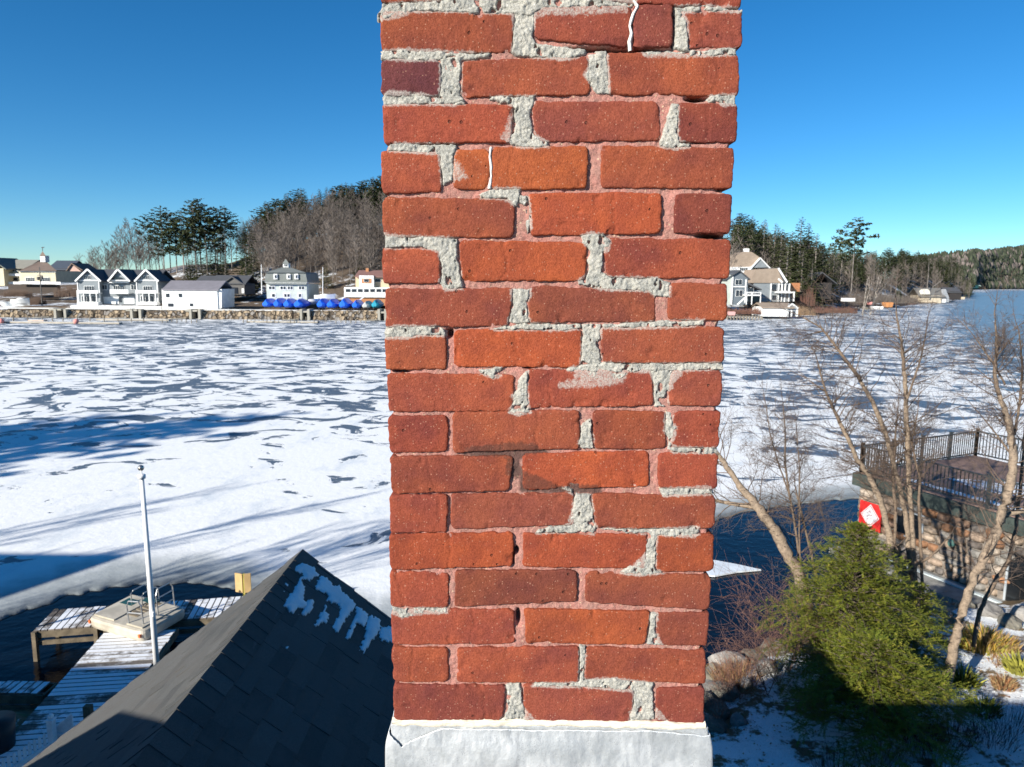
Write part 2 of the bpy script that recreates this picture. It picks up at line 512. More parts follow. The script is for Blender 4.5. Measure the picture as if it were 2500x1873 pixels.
def make_mortar_mat(name, ca, cb, grit):
    t = NT(name)
    c = t.mix(t.ramp(t.noise(45, 4, .65), .35, .65), ca, cb)
    n2 = t.noise(380, 3, .7)
    c = t.mix(t.ramp(n2, .35, .7), t.mix(1.0, c, (.80, .79, .78), 'MULTIPLY'), t.mix(1.0, c, (1.12, 1.12, 1.12), 'MULTIPLY'))
    vd = t.voro(170)
    vc = t.voro(170, out='Color')
    sp = t.math('MULTIPLY', t.ramp(vd, .2, .33, 1.0, 0.0), t.ramp(t.sep(vc), .8, .83))
    c = t.mix(t.math('MULTIPLY', sp, .7), c, grit)
    so = t.ramp(t.math('ADD', t.attr('soot'), t.math('MULTIPLY', t.math('SUBTRACT', t.noise(90, 4, .7), .5), 1.0)), .35, .85)
    c = t.mix(t.math('MULTIPLY', so, .8), c, (.05, .035, .03))
    t.bump(t.math('ADD', t.noise(500, 3, .75), t.math('MULTIPLY', t.noise(130, 3, .7), 1.0)), .0020)
    return t.done(c, .95, 0, .2)
M_PINK = make_mortar_mat('old_pink_lime_mortar', (.47, .215, .175), (.40, .215, .175), (.60, .45, .30))
M_GREY = make_mortar_mat('grey_repair_mortar', (.485, .465, .405), (.35, .345, .31), (.62, .60, .55))

XS = [p[0] for b in BR for p in b[1]]
CHX0, CHX1 = min(XS), max(XS)
def sil(side, z):
    """left / right edge of the brickwork at height z"""
    xs, zs = [], []
    for c, Q in BR:
        if side < 0 and min(p[0] for p in Q) < CHX0 + .03:
            zs += [Q[0][1], Q[3][1]]; xs += [Q[0][0], Q[3][0]]
        if side > 0 and max(p[0] for p in Q) > CHX1 - .05:
            zs += [Q[1][1], Q[2][1]]; xs += [Q[1][0], Q[2][0]]
    o = np.argsort(zs)
    return np.interp(z, np.array(zs)[o], np.array(xs)[o])

chimney = thing('brick_chimney', 'red brick chimney with patched grey mortar standing in lead flashing', 'chimney', (0, 0, 0))

def brick_mesh(i, c, Q, depth=.095):
    Q = [np.array(p) for p in Q]
    ctr = sum(Q) / 4
    Q = [p + np.sign(p - ctr) * np.array([.0013, .0016]) for p in Q]
    w = (np.linalg.norm(Q[1] - Q[0]) + np.linalg.norm(Q[2] - Q[3])) / 2
    h = (np.linalg.norm(Q[3] - Q[0]) + np.linalg.norm(Q[2] - Q[1])) / 2
    nx, nz = max(14, int(w / .0024)), max(16, int(h / .0024))
    r = .0032
    def axis(n, L):
        e = r / L
        inner = np.linspace(e, 1 - e, n - 8)
        a = np.array([0, .12, .3, .6]) * e
        return np.concatenate([a, inner, 1 - a[::-1]])
    S, T = np.meshgrid(axis(nx, w), axis(nz, h))
    lx, lz = (S - .5) * w, (T - .5) * h
    # rounded corners of the outline
    rc = .005 + .006 * ((i * 37) % 10) / 10
    cx, cz = np.clip(lx, -w / 2 + rc, w / 2 - rc), np.clip(lz, -h / 2 + rc, h / 2 - rc)
    dx, dz = lx - cx, lz - cz
    L = np.hypot(dx, dz)
    k = np.where(L > rc, rc / np.maximum(L, 1e-9), 1)
    lx, lz = cx + dx * k, cz + dz * k
    ed = rc - np.hypot(lx - cx, lz - cz)
    ed = np.where((np.abs(lx) < w / 2 - rc) & (np.abs(lz) < h / 2 - rc), np.minimum(w / 2 - np.abs(lx), h / 2 - np.abs(lz)), ed)
    ed = np.clip(ed, 0, None)
    s, t = lx / w + .5, lz / h + .5
    X = (Q[0][0] * (1 - s) + Q[1][0] * s) * (1 - t) + (Q[3][0] * (1 - s) + Q[2][0] * s) * t
    Z = (Q[0][1] * (1 - s) + Q[1][1] * s) * (1 - t) + (Q[3][1] * (1 - s) + Q[2][1] * s) * t
    g = 1 - sstep(0, .010, ed)
    X = X + g * fbm(X * 190, Z * 190, 21 + i, 3, .6) * .0026
    Z = Z + g * fbm(X * 190, Z * 190, 121 + i, 3, .6) * .0026
    X = X + g * fbm(X * 55, Z * 55, 11 + i, 4, .6) * .0050
    Z = Z + g * fbm(X * 55, Z * 55, 71 + i, 4, .6) * .0050
    rr = r * (1 + .8 * fbm(X * 60, Z * 60, 5 + i, 3))
    y = np.where(ed < rr, rr - np.sqrt(np.clip(rr ** 2 - (rr - ed) ** 2, 0, None)), 0)
    y = y + fbm(X * 22, Z * 22, 31 + i, 3) * .0026 + fbm(X * 150, Z * 150, 3 + i, 3, .65) * .0013
    # now and then a crack or a hollow in the face
    if i % 3 == 0:
        xc = X.mean() + (i % 5 - 2) * w * .16
        y = y + .0022 * np.exp(-((X - xc - fbm(Z * 40, Z * 0 + i, i, 3) * .02) / .0011) ** 2) * sstep(0, .2, (i % 7) / 7 + .2)
    y = y + .0022 * sstep(.24, .34, fbm(X * 30, Z * 44, 400 + i, 4, .6))
    chip = sstep(.20, .30, fbm(X * 38, Z * 38, 90 + i, 3, .5)) * sstep(.02, 0, ed)
    y = y + chip * .004 + .0009 * math.sin(i * 2.4)
    nr, nc = X.shape
    V = np.stack([X, FY + y, Z], -1).reshape(-1, 3)
    F = gridfaces(nr, nc)
    # sides run back into the wall
    ring = np.concatenate([np.arange(nc), np.arange(1, nr) * nc + nc - 1, (nr - 1) * nc + np.arange(nc - 2, -1, -1), np.arange(nr - 2, 0, -1) * nc])
    B1 = V[ring].copy(); B1[:, 1] = FY + .02
    B2 = V[ring].copy(); B2[:, 1] = FY + depth
    n0, m = len(V), len(ring)
    j = np.arange(m); j2 = (j + 1) % m
    Fs = np.concatenate([np.stack([ring[j2], ring[j], n0 + j, n0 + j2], 1), np.stack([n0 + j2, n0 + j, n0 + m + j, n0 + m + j2], 1)])
    V = np.concatenate([V, B1, B2])
    F = np.concatenate([F, Fs])
    me = npmesh('brick', V, F, M_BRICK)
    n = len(V)
    x, z = V[:, 0], V[:, 2]
    v = rb.uniform(.90, 1.10)
    blotch = 1 + .5 * fbm(x * 14, z * 20, 200 + i, 3)
    col = np.ones((n, 4), np.float32)
    col[:, 0] = c[0] * v * blotch
    col[:, 1] = c[1] * v * blotch * rb.uniform(.92, 1.08)
    col[:, 2] = c[2] * v * (1 + .1 * fbm(x * 9, z * 14, 300 + i))
    a = me.attributes.new('tint', 'FLOAT_COLOR', 'POINT')
    a.data.foreach_set('color', col.ravel())
    bb = (x.min() - .03, x.max() + .03, z.min() - .03, z.max() + .03)
    sm = np.zeros(n)
    for _, P in PATCHW:
        A = np.array(P)
        if A[:, 0].max() < bb[0] or A[:, 0].min() > bb[1] or A[:, 1].max() < bb[2] or A[:, 1].min() > bb[3]: continue
        sm = np.maximum(sm, .92 * np.exp(-np.clip(-polysd(x, z, P), 0, None) / .0040))
    for P in SMEAR:
        sm = np.maximum(sm, .80 * sstep(-.010, .004, polysd(x, z, P)))
    so = np.zeros(n)
    for P in SOOT:
        so = np.maximum(so, sstep(-.012, .006, polysd(x, z, P)))
    a = me.attributes.new('smear', 'FLOAT', 'POINT'); a.data.foreach_set('value', sm.astype(np.float32))
    a = me.attributes.new('soot', 'FLOAT', 'POINT'); a.data.foreach_set('value', so.astype(np.float32))
    return me
rb = random.Random(3)
BZMIN = min(p[1] for b in BR for p in b[1])
BZTOP = max(p[1] for b in BR for p in b[1])
for i, (c, Q) in enumerate(BR):
    link('brick', brick_mesh(i, c, Q), chimney)

# one more course above the picture and the other three sides: plain bricks in one part
CHD = .56
def side_bricks():
    mb = MB()
    cols = []
    rows = [(9.30 + .0695 * (k - 10.0), .057) for k in range(-8, 30)]
    def one(x0, x1, y0, y1, z0, z1, bev=.004):
        c = Vector(((x0 + x1) / 2, (y0 + y1) / 2, (z0 + z1) / 2))
        vs, fs = [], []
        sx, sy, sz = (x1 - x0) / 2, (y1 - y0) / 2, (z1 - z0) / 2
        lev = [(-sz, bev), (-sz + bev, 0), (sz - bev, 0), (sz, bev)]
        for z, b in lev:
            ax, ay = sx - b, sy - b
            for px, py in ((-ax, -ay + bev), (-ax + bev, -ay), (ax - bev, -ay), (ax, -ay + bev), (ax, ay - bev), (ax - bev, ay), (-ax + bev, ay), (-ax, ay - bev)):
                vs.append(c + Vector((px, py, z)))
        for r in range(3):
            for k in range(8):
                fs.append((r * 8 + k, r * 8 + (k + 1) % 8, r * 8 + 8 + (k + 1) % 8, r * 8 + 8 + k))
        fs += [tuple(range(7, -1, -1)), tuple(range(24, 32))]
        mb.add(vs, fs)
        cc = rb.choice((OR, RD, RD, MD, MR))
        cols.extend([(*[q_ * rb.uniform(.9, 1.1) for q_ in cc], 1.0)] * 32)
    for k, (z, h) in enumerate(rows):
        if z + h > 10.2 or z < BZMIN: continue
        xl, xr = float(sil(-1, z + h / 2)), float(sil(1, z + h / 2))
        off = .0 if k % 2 else -.1
        for side in (0, 1):
            y = FY + .105 + off
            while y < FY + CHD - .03:
                y2 = min(y + .2, FY + CHD - .002)
                y1 = max(y, FY + .103)
                if y2 - y1 > .03:
                    if side == 0: one(xl, xl + .095, y1, y2, z, z + h)
                    else: one(xr - .095, xr, y1, y2, z, z + h)
                y += .21
        x = xl + .105 + off
        while x < xr - .13:
            x2 = min(x + .2, xr - .103)
            x1 = max(x, xl + .103)
            if x2 - x1 > .03: one(x1, x2, FY + CHD - .09, FY + CHD, z, z + h)
            x += .21
        if z > BZTOP + .005:
            x = xl + off
            while x < xr - .02:
                one(max(x, xl), min(x + .2, xr), FY, FY + .095, z, z + h)
                x += .21
    me = mb.mesh('brickwork', M_BRICK)
    a = me.attributes.new('tint', 'FLOAT_COLOR', 'POINT')
    a.data.foreach_set('color', np.array(cols, np.float32).ravel())
    o = link('brickwork', me, chimney)
    o['kind'] = 'stuff'
side_bricks()

# old mortar: one recessed bed with real relief in front, and the core of the stack behind it
def mortar_bed():
    z0, z1 = BZMIN - .08, 10.16
    step = .0018
    nz = int((z1 - z0) / step)
    nx = int((CHX1 - CHX0 + .01) / step)
    zz = np.linspace(z0, z1, nz)
    xl, xr = sil(-1, zz) + .005, sil(1, zz) - .006
    jit = fbm(zz * 60, zz * 0, 9, 3) * .005
    xl, xr = xl + jit, xr - fbm(zz * 60, zz * 0 + 5, 19, 3) * .005
    T = np.linspace(0, 1, nx)[None, :]
    X = xl[:, None] * (1 - T) + xr[:, None] * T
    Z = np.repeat(zz[:, None], nx, 1)
    y = .0050 + fbm(X * 30, Z * 30, 1, 3) * .0070 + fbm(X * 210, Z * 210, 2, 4, .65) * .0046
    holes = [(1, 1870, 565, 45, 14), (1, 1900, 565, 45, 12), (2, 1960, 318, 70, 16), (2, 2010, 324, 50, 14), (4, 858, 400, 15, 45), (4, 850, 15, 14, 20),
             (2, 465, 880, 22, 26), (1, 1755, 150, 14, 100), (1, 1500, 282, 190, 12), (1, 1300, 278, 120, 12), (1, 2060, 1090, 50, 12), (1, 1900, 805, 40, 12), (3, 180, 66, 50, 8), (4, 830, 40, 8, 60), (3, 915, 42, 24, 8)]
    for t, hx, hy, ax, az in holes:
        a, b = fp(t, hx, hy)
        ax, az = ax * .00027, az * .00027
        y = y + .03 * np.exp(-(((X - a) / ax) ** 2 + ((Z - b) / az) ** 2) ** 1.5)
    e = np.minimum(X - X[:, :1], X[:, -1:] - X)
    y = y + .010 * (1 - sstep(0, .006, e)) 
    V = np.stack([X, FY + y, Z], -1).reshape(-1, 3)
    F = gridfaces(nz, nx)[:, ::-1]
    # close the sides back to y = FY+.1
    l = np.arange(nz) * nx
    r = l + nx - 1
    n0 = len(V)
    BL = V[l].copy(); BL[:, 1] = FY + .3
    BRr = V[r].copy(); BRr[:, 1] = FY + .3
    k = np.arange(nz - 1)
    F = np.concatenate([F, np.stack([l[k], l[k + 1], n0 + k + 1, n0 + k], 1), np.stack([r[k + 1], r[k], n0 + nz + k, n0 + nz + k + 1], 1)])
    V = np.concatenate([V, BL, BRr])
    me = npmesh('mortar_bed', V, F, M_PINK)
    so = np.zeros(len(V))
    for P in SOOT:
        so = np.maximum(so, sstep(-.020, .002, polysd(V[:, 0], V[:, 2], P)))
    a = me.attributes.new('soot', 'FLOAT', 'POINT'); a.data.foreach_set('value', so.astype(np.float32))
    link('mortar_bed', me, chimney)
    mb = MB()
    mb.box(CHX0 + .035, CHX1 - .06, FY + .07, FY + CHD - .008, BZMIN - .4, 10.19)
    mb.build('mortar_core', M_PINK, chimney)
mortar_bed()

def patch(i, P):
    A = np.array(P)
    step = .0013
    m = .006
    xs = np.arange(A[:, 0].min() - m, A[:, 0].max() + m, step)
    zs = np.arange(A[:, 1].min() - m, A[:, 1].max() + m, step)
    X, Z = np.meshgrid(xs, zs)
    wx = fbm(X * 75, Z * 75, 41 + i, 4, .6) * .0085
    wz = fbm(X * 75, Z * 75, 141 + i, 4, .6) * .0085
    s = polysd(X + wx, Z + wz, P) + .0016
    lift = sstep(-.001, .0034, s)
    rough = fbm(X * 60, Z * 60, 7 + i, 4, .55) * .0066 + fbm(X * 240, Z * 240, 8 + i, 3, .65) * .0052
    gouge = sstep(.17, .26, fbm(X * 85, Z * 55, 55 + i, 3, .55)) * .012
    y = .012 * (1 - lift) + lift * .0002 + rough * lift + gouge * sstep(.001, .006, s)
    V = np.stack([X, FY + y, Z], -1).reshape(-1, 3)
    F = gridfaces(len(zs), len(xs), (s > -.0015).ravel())[:, ::-1]
    used = np.unique(F)
    mp = np.full(len(V), -1); mp[used] = np.arange(len(used))
    me = npmesh('mortar_patch', V[used], mp[F], M_GREY)
    x, z = V[used][:, 0], V[used][:, 2]
    so = np.zeros(len(used))
    for Q in SOOT: so = np.maximum(so, .7 * sstep(-.012, .006, polysd(x, z, Q)))
    a = me.attributes.new('soot', 'FLOAT', 'POINT'); a.data.foreach_set('value', so.astype(np.float32))
    link('mortar_patch', me, chimney)
for i, P in PATCHW: patch(i, P)

# white sealant run down two cracked bricks, and the cream bead over the lead
M_SEAL = simple('white_sealant', (.74, .72, .66), .45, .08, 60, .0006, 300)
M_CREAM = simple('cream_sealant', (.70, .63, .50), .5, .12, 40, .0008, 200)
def bead(pts, wid, name, m, lump=.3, seed=0):
    """a squeezed ribbon of sealant on the face"""
    mb_v, n = [], 60
    P = [Vector((p[0], 0, p[1])) for p in pts]
    tot = sum((P[k + 1] - P[k]).length for k in range(len(P) - 1))
    n = max(20, int(tot / .0016))
    cum = [0]
    for k in range(len(P) - 1): cum.append(cum[-1] + (P[k + 1] - P[k]).length)
    sx = np.linspace(0, tot, n)
    X = np.interp(sx, cum, [p.x for p in P]); Z = np.interp(sx, cum, [p.z for p in P])
    dX, dZ = np.gradient(X), np.gradient(Z)
    L = np.hypot(dX, dZ); nxv, nzv = -dZ / L, dX / L
    m_ = 9
    a = np.linspace(-1, 1, m_)[None, :]
    w = wid * (1 + lump * 2 * fbm(sx * 45, sx * 0, seed, 3))[:, None]
    off = (fbm(sx * 50, sx * 0 + 3, seed + 5, 3) * wid * .6)[:, None]
    VX = X[:, None] + nxv[:, None] * (a * w + off)
    VZ = Z[:, None] + nzv[:, None] * (a * w + off)
    VY = FY + .003 - (.0055 * (1 - a ** 2) ** .6) * (1 + .5 * fbm(sx * 40, sx * 0, seed + 9, 3)[:, None]) + .18 * wid * fbm(VX * 90, VZ * 150, seed, 2)
    V = np.stack([VX, VY, VZ], -1).reshape(-1, 3)
    me = npmesh(name, V, gridfaces(n, m_), m)
    return link(name, me, chimney)
bead([fp(1, 1522, 2), fp(1, 1545, 35), fp(1, 1520, 80), fp(1, 1500, 150), fp(1, 1512, 190), fp(1, 1500, 240), fp(1, 1506, 292)], .0027, 'sealant_line', M_SEAL, .5, 2)
bead([fp(1, 702, 845), fp(1, 696, 900), fp(1, 704, 960), fp(1, 706, 1010), fp(1, 692, 1085)], .0026, 'sealant_line', M_SEAL, .5, 6)
bead([fp(4, 135, 1000), fp(4, 300, 1000), fp(4, 600, 1008), fp(4, 1000, 1004), fp(4, 1400, 1010), fp(4, 1800, 1022), fp(4, 1935, 1018)], .0078, 'sealant_bead', M_CREAM, .16, 12)
bead([fp(4, 135, 992), fp(4, 300, 992), fp(4, 600, 996), fp(4, 1000, 990), fp(4, 1400, 998), fp(4, 1800, 1008), fp(4, 1935, 1006)], .0035, 'sealant_bead', M_CREAM, .9, 22)

# lead flashing dressed round the foot of the stack
def lead_mat():
    t = NT('weathered_lead')
    c = t.mix(t.ramp(t.noise(16, 5, .65), .35, .65), (.38, .395, .40), (.52, .53, .53))
    st = t.noise(40, 4, .7, vec=t.vscale((1, 1, .12)))
    c = t.mix(t.math('MULTIPLY', t.ramp(st, .56, .72), .5), c, (.22, .23, .24))
    dots = t.math('MULTIPLY', t.ramp(t.voro(300), .15, .3, 1.0, 0.0), t.ramp(t.noise(30, 2), .5, .6))
    c = t.mix(t.math('MULTIPLY', dots, .5), c, (.15, .15, .16))
    c = t.mix(t.ramp(t.attr('rim'), .3, .9), c, (.80, .82, .82))  # highlight on the torn top edge, painted into the colour
    t.bump(t.noise(120, 4, .6), .0012)
    return t.done(c, .55, .35, .5)
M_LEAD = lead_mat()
def flashing():
    root = thing('lead_flashing', 'grey lead sheet flashing wrapped round the foot of the chimney', 'flashing')
    xl0, xr0 = fp(4, 132, 1030)[0], fp(4, 1944, 1040)[0]
    zt, zb = fp(4, 1000, 1022)[1], 8.40
    def sheet(name, yoff, topf, rimw, seed, x_in=0.0, z_b=zb):
        # the sheet goes left side -> front -> right side
        nf, ns, nz = 260, 50, 90
        sl = np.linspace(-CHD, 0, ns, endpoint=False)
        sf = np.linspace(0, 1, nf)
        sr = np.linspace(0, CHD, ns + 1)[1:]
        a = np.concatenate([sl, sf * (xr0 - xl0), (xr0 - xl0) + sr])
        V, rim = [], []
        v = np.linspace(0, 1, nz) ** 1.15
        top = topf(a)
        for k in range(len(a)):
            z = top[k] + (z_b - top[k]) * v
            down = np.clip((zt - z), 0, None)
            flare = .002 + .005 * sstep(0, .04, down) + .07 * np.clip(down - .03, 0, None)
            wr = fbm(np.full(nz, a[k] * 14), z * 9, seed, 4, .5) * .010 * sstep(0, .03, down) + fbm(np.full(nz, a[k] * 60), z * 22, seed + 3, 3) * .0028
            o = flare + wr + yoff
            if a[k] < 0: x, y = xl0 - o * .9, FY - a[k] * 1.0 + 0 * z
            elif a[k] > xr0 - xl0: x, y = xr0 + o * .9, FY + (a[k] - (xr0 - xl0)) + 0 * z
            else:
                x = xl0 + a[k] + 0 * z
                e = np.minimum(a[k], (xr0 - xl0) - a[k])
                x = x + (-1 if a[k] < (xr0 - xl0) / 2 else 1) * o * math.exp(-e / .02) * .9
                y = FY - o * (1 - .3 * math.exp(-e / .01))
            V.append(np.stack(np.broadcast_arrays(x, y, z), -1))
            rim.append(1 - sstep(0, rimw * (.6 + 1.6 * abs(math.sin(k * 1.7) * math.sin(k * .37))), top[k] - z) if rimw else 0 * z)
        V = np.array(V)
        F = gridfaces(len(a), nz)
        me = npmesh(name, V.reshape(-1, 3), F, M_LEAD)
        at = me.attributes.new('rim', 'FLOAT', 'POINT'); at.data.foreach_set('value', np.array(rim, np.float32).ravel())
        o = link(name, me, root)
        md = o.modifiers.new('thickness', 'SOLIDIFY'); md.thickness = .0018; md.offset = -1
        return o
    def top_outer(a):
        w = xr0 - xl0
        px = a / w * 1812
        t = zt - .0012 + .0035 * fbm(a * 30, a * 0, 77, 3) - .0012
        tear = np.interp(px, [-400, -20, 0, 30, 70, 130, 190, 240, 300, 1500, 1600, 1700, 1790, 1812, 2200], [.002, .002, .006, .017, .030, .019, .013, .007, .001, .001, .003, .006, .009, .008, .004])
        return t - tear + sstep(0, 100, 250 - px) * .012 * fbm(a * 130, a * 0, 5, 4, .7) + .0022 * fbm(a * 70, a * 0, 15, 3)
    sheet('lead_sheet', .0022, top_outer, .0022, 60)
    sheet('lead_lining', -.0012, lambda a: zt + .002 + 0 * a, .0, 61)
flashing()

# crown of the stack, just above the picture
mb = MB()
mb.box(CHX0 - .03, CHX1 + .03, FY - .03, FY + CHD + .03, 10.19, 10.26)
mb.box(CHX0 + .05, CHX1 - .05, FY + .05, FY + CHD - .05, 10.26, 10.31)
mb.build('chimney_crown', M_GREY, chimney)
# ------------------------------------------------------------------ lake, ice and land
def az_u(u): return math.atan((u - 1250) / FPX)
def P2(pts, z=0.0): return [(onZ(u, v, z).x, onZ(u, v, z).y) for u, v in pts]

# dark water under and around the ice
def water():
    t = NT('dark_lake_water')
    w = t.noise(1.6, 3, .6, vec=t.vscale((1, 1.6, 1)))
    w2 = t.noise(7, 2, .6)
    t.bump(t.math('ADD', w, t.math('MULTIPLY', w2, .35)), .02)
    m = t.done((.003, .006, .011), .14, 0, .17)
    a = np.linspace(0, 2 * math.pi, 129)[:-1]
    V = [(0, 0, -.07)] + [(9500 * math.cos(x), 9500 * math.sin(x), -.07) for x in a]
    F = [(0, i + 1, (i + 1) % 128 + 1) for i in range(128)]
    me = bpy.data.meshes.new('water'); me.from_pydata(V, [], F); me.materials.append(m)
    tag(link('water', me), None, None, kind='structure')
water()

ICE_EDGE = [(-3000, 1200)] + [(-1200, 1500), (-500, 1545), (0, 1512), (100, 1471), (200, 1444), (330, 1426), (440, 1419), (520, 1424), (600, 1436), (760, 1500), (930, 1560), (1200, 1480), (1500, 1360), (1755, 1266), (1850, 1241), (2000, 1220), (2095, 1215), (2500, 1190), (3200, 1150), (6000, 1000)]
def ice_mat():
    t = NT('snow_covered_ice')
    edge = t.attr('edge'); bare = t.attr('bare')
    y = t.sep(t.pos, 'Y')
    wob = t.noise(.16, 3, .6, vec=t.vscale((1, 1, 1)))
    n = t.noise(.37, 5, .62, dist=1.2, vec=t.vscale((.75, 1.0, 1)))
    n2 = t.noise(.055, 3, .55, dist=.4)
    thr = t.math('SUBTRACT', t.ramp(y, 22, 60, .635, .520), t.ramp(y, 60, 130, 0, .045))
    thr = t.math('SUBTRACT', thr, t.math('MULTIPLY', t.math('SUBTRACT', n2, .5), .22))
    thr = t.math('SUBTRACT', thr, t.math('MULTIPLY', bare, .14))
    d = t.math('SUBTRACT', n, thr)
    patch = t.ramp(d, -.012, .030)
    fine = t.noise(5.5, 4, .7)
    n3 = t.noise(.62, 4, .6, dist=.5, vec=t.vscale((.7, 1.1, 1)))
    small = t.math('MULTIPLY', t.ramp(n3, .625, .655), t.ramp(y, 60, 95, 1.0, 0.0))
    patch = t.math('MAXIMUM', patch, small)
    patch = t.math('MULTIPLY', patch, t.ramp(t.math('ADD', fine, t.math('MULTIPLY', d, 6.0)), .30, .52))
    icec = t.mix(t.noise(.9, 3), (.080, .110, .148), (.13, .165, .205))
    snow = t.mix(t.noise(2.2, 5, .65), (.82, .84, .83), (.92, .92, .90))
    snow = t.mix(t.ramp(t.noise(.5, 5, .7, vec=t.vscale((1, .45, 1))), .50, .72), snow, (.66, .71, .74))
    # grey refrozen slush along the open water
    e2 = t.math('ADD', edge, t.math('MULTIPLY', t.math('SUBTRACT', t.noise(.9, 5, .65), .5), 1.6))
    sl = t.ramp(e2, 1.2, 3.4, 1.0, 0.0)
    slc = t.mix(t.noise(3.5, 5, .7), (.26, .29, .29), (.44, .47, .47))
    snow = t.mix(t.math('MULTIPLY', sl, .95), snow, slc)
    wet = t.ramp(e2, -.2, 1.1, 1.0, 0.0)
    snow = t.mix(t.math('MULTIPLY', wet, .8), snow, (.06, .08, .10))
    patch = t.math('MULTIPLY', patch, t.ramp(e2, 1.6, 3.0))
    blue = t.mix(t.noise(.35, 4, .6, vec=t.vscale((.5, 1, 1))), (.10, .19, .27), (.22, .32, .38))
    icec = t.mix(bare, icec, blue)
    c = t.mix(patch, snow, icec)
    h = t.math('SUBTRACT', t.math('ADD', t.math('MULTIPLY', t.noise(2.5, 5, .65), .5), t.math('MULTIPLY', t.noise(11, 3, .6), .12)), t.math('MULTIPLY', patch, .5))
    t.bump(h, .05)
    r = t.mix(patch, (.85,) * 3, (.42,) * 3)
    return t.done(c, t.sep(r), 0, .35)
M_ICE = ice_mat()
def radial(edge_px, angs, z=0.0):
    E = P2(edge_px, z)
    ea = [math.atan2(p[0], p[1]) for p in E]; er = [math.hypot(*p) for p in E]
    o = np.argsort(ea)
    return np.interp(angs, np.array(ea)[o], np.array(er)[o])
def ice():
    angs = np.radians(np.concatenate([np.arange(-80, -40, 1.0), np.arange(-40, 44, .22), np.arange(44, 81, 1.0)]))
    R0 = radial(ICE_EDGE, angs)
    R0 = R0 + fbm(angs * 60, angs * 0, 4, 4) * .55 + fbm(angs * 260, angs * 0, 6, 3) * .18
    steps = [0, .0, .15, .4, .8, 1.3, 2, 3, 4.5, 7, 10, 14, 20, 28, 38, 50, 65, 85, 110, 140, 180, 230, 300, 400, 520, 700, 950, 1300, 1900, 3000, 6000, 9000]
    V, e = [], []
    for i, s in enumerate(steps):
        R = R0 + s
        zz = np.full(len(angs), -.12 if i == 0 else (-.045 if i == 1 else 0.0))
        V.append(np.stack([R * np.sin(angs), R * np.cos(angs), zz], 1)); e.append(np.full(len(angs), float(s)))
    V = np.concatenate(V); e = np.concatenate(e)
    me = npmesh('lake_ice', V, gridfaces(len(steps), len(angs))[:, ::-1], M_ICE)
    a = me.attributes.new('edge', 'FLOAT', 'POINT'); a.data.foreach_set('value', e.astype(np.float32))
    B = P2([(2300, 746), (2322, 820), (2380, 880), (2450, 960), (2700, 1010), (3600, 1000), (3600, 712), (2360, 712), (2352, 735)])
    s = polysd(V[:, 0], V[:, 1], B)
    a = me.attributes.new('bare', 'FLOAT', 'POINT'); a.data.foreach_set('value', sstep(-6, 12, s).astype(np.float32))
    tag(link('lake_ice', me), None, None, kind='structure')
    # a loose tongue of ice in the open water
    pl = P2([(1690, 1372), (1745, 1368), (1800, 1378), (1858, 1391), (1800, 1396), (1745, 1406), (1690, 1402)], -.01)
    mb = MB(); mb.prism([(x, y, -.05) for x, y in pl], (0, 0, .05))
    o = mb.build('ice_floe', simple('floe_ice', (.70, .76, .80), .6, .1, 1.5, .01))
    tag(o, 'thin white tongue of ice floating in the dark water beside the chimney', 'ice floe')
ice()

# near land
LAND = P2([(-1500, 1735), (-600, 1738), (0, 1740), (112, 1722), (230, 1742), (420, 1745), (700, 1740), (1100, 1730), (1450, 1705), (1600, 1672), (1700, 1640), (1760, 1618), (1861, 1590), (1960, 1566), (2060, 1530), (2150, 1500), (2235, 1478), (2340, 1478), (2430, 1470), (2520, 1475)])
LAND = [(-120, 60), (-60, 42), (-44, 26), (-38, 14)] + LAND + [(16.4, 17.5), (21, 19.5), (30, 27), (60, 40), (80, 40), (80, -60), (-120, -60)]
def ground_z(x, y):
    x, y = np.asarray(x, float), np.asarray(y, float)
    s = polysd(x, y, LAND) + fbm(x * .7, y * .7, 3, 3) * .9
    up = .18 + .62 * sstep(0, 2.2, s) + .35 * sstep(2, 7, s) + 1.2 * sstep(6, 22, s)
    up = np.where(x < -3, np.minimum(up, .62 + .18 * sstep(-8, -3, x)), up)
    z = np.where(s > 0, up, np.maximum(-.9, .18 + s * 1.2))
    return z + (fbm(x * .5, y * .5, 5, 4) * .35 + fbm(x * 2.4, y * 2.4, 8, 3) * .13) * sstep(-.5, 1, s)
def gz(x, y): return float(ground_z(np.array([x]), np.array([y]))[0])
def ground_mat():
    t = NT('patchy_snow_ground')
    s = t.math('ADD', t.math('MULTIPLY', t.noise(.9, 5, .62), .7), t.math('MULTIPLY', t.noise(6, 4, .7), .3))
    z = t.sep(t.pos, 'Z')
    s = t.math('ADD', s, t.ramp(z, .3, .9, -.16, .05))
    litter = t.mix(t.noise(9, 4, .7), (.10, .065, .035), (.26, .19, .11))
    litter = t.mix(t.ramp(t.noise(3, 3), .55, .7), litter, (.10, .115, .045))
    snow = t.mix(t.noise(5, 4), (.74, .78, .80), (.88, .89, .89))
    snow = t.mix(t.ramp(t.noise(34, 3, .7), .60, .72), snow, (.34, .28, .21))
    c = t.mix(t.ramp(s, .475, .545), litter, snow)
    t.bump(t.math('ADD', t.noise(7, 5, .7), t.math('MULTIPLY', t.noise(30, 3, .6), .4)), .05)
    return t.done(c, .9, 0, .2)
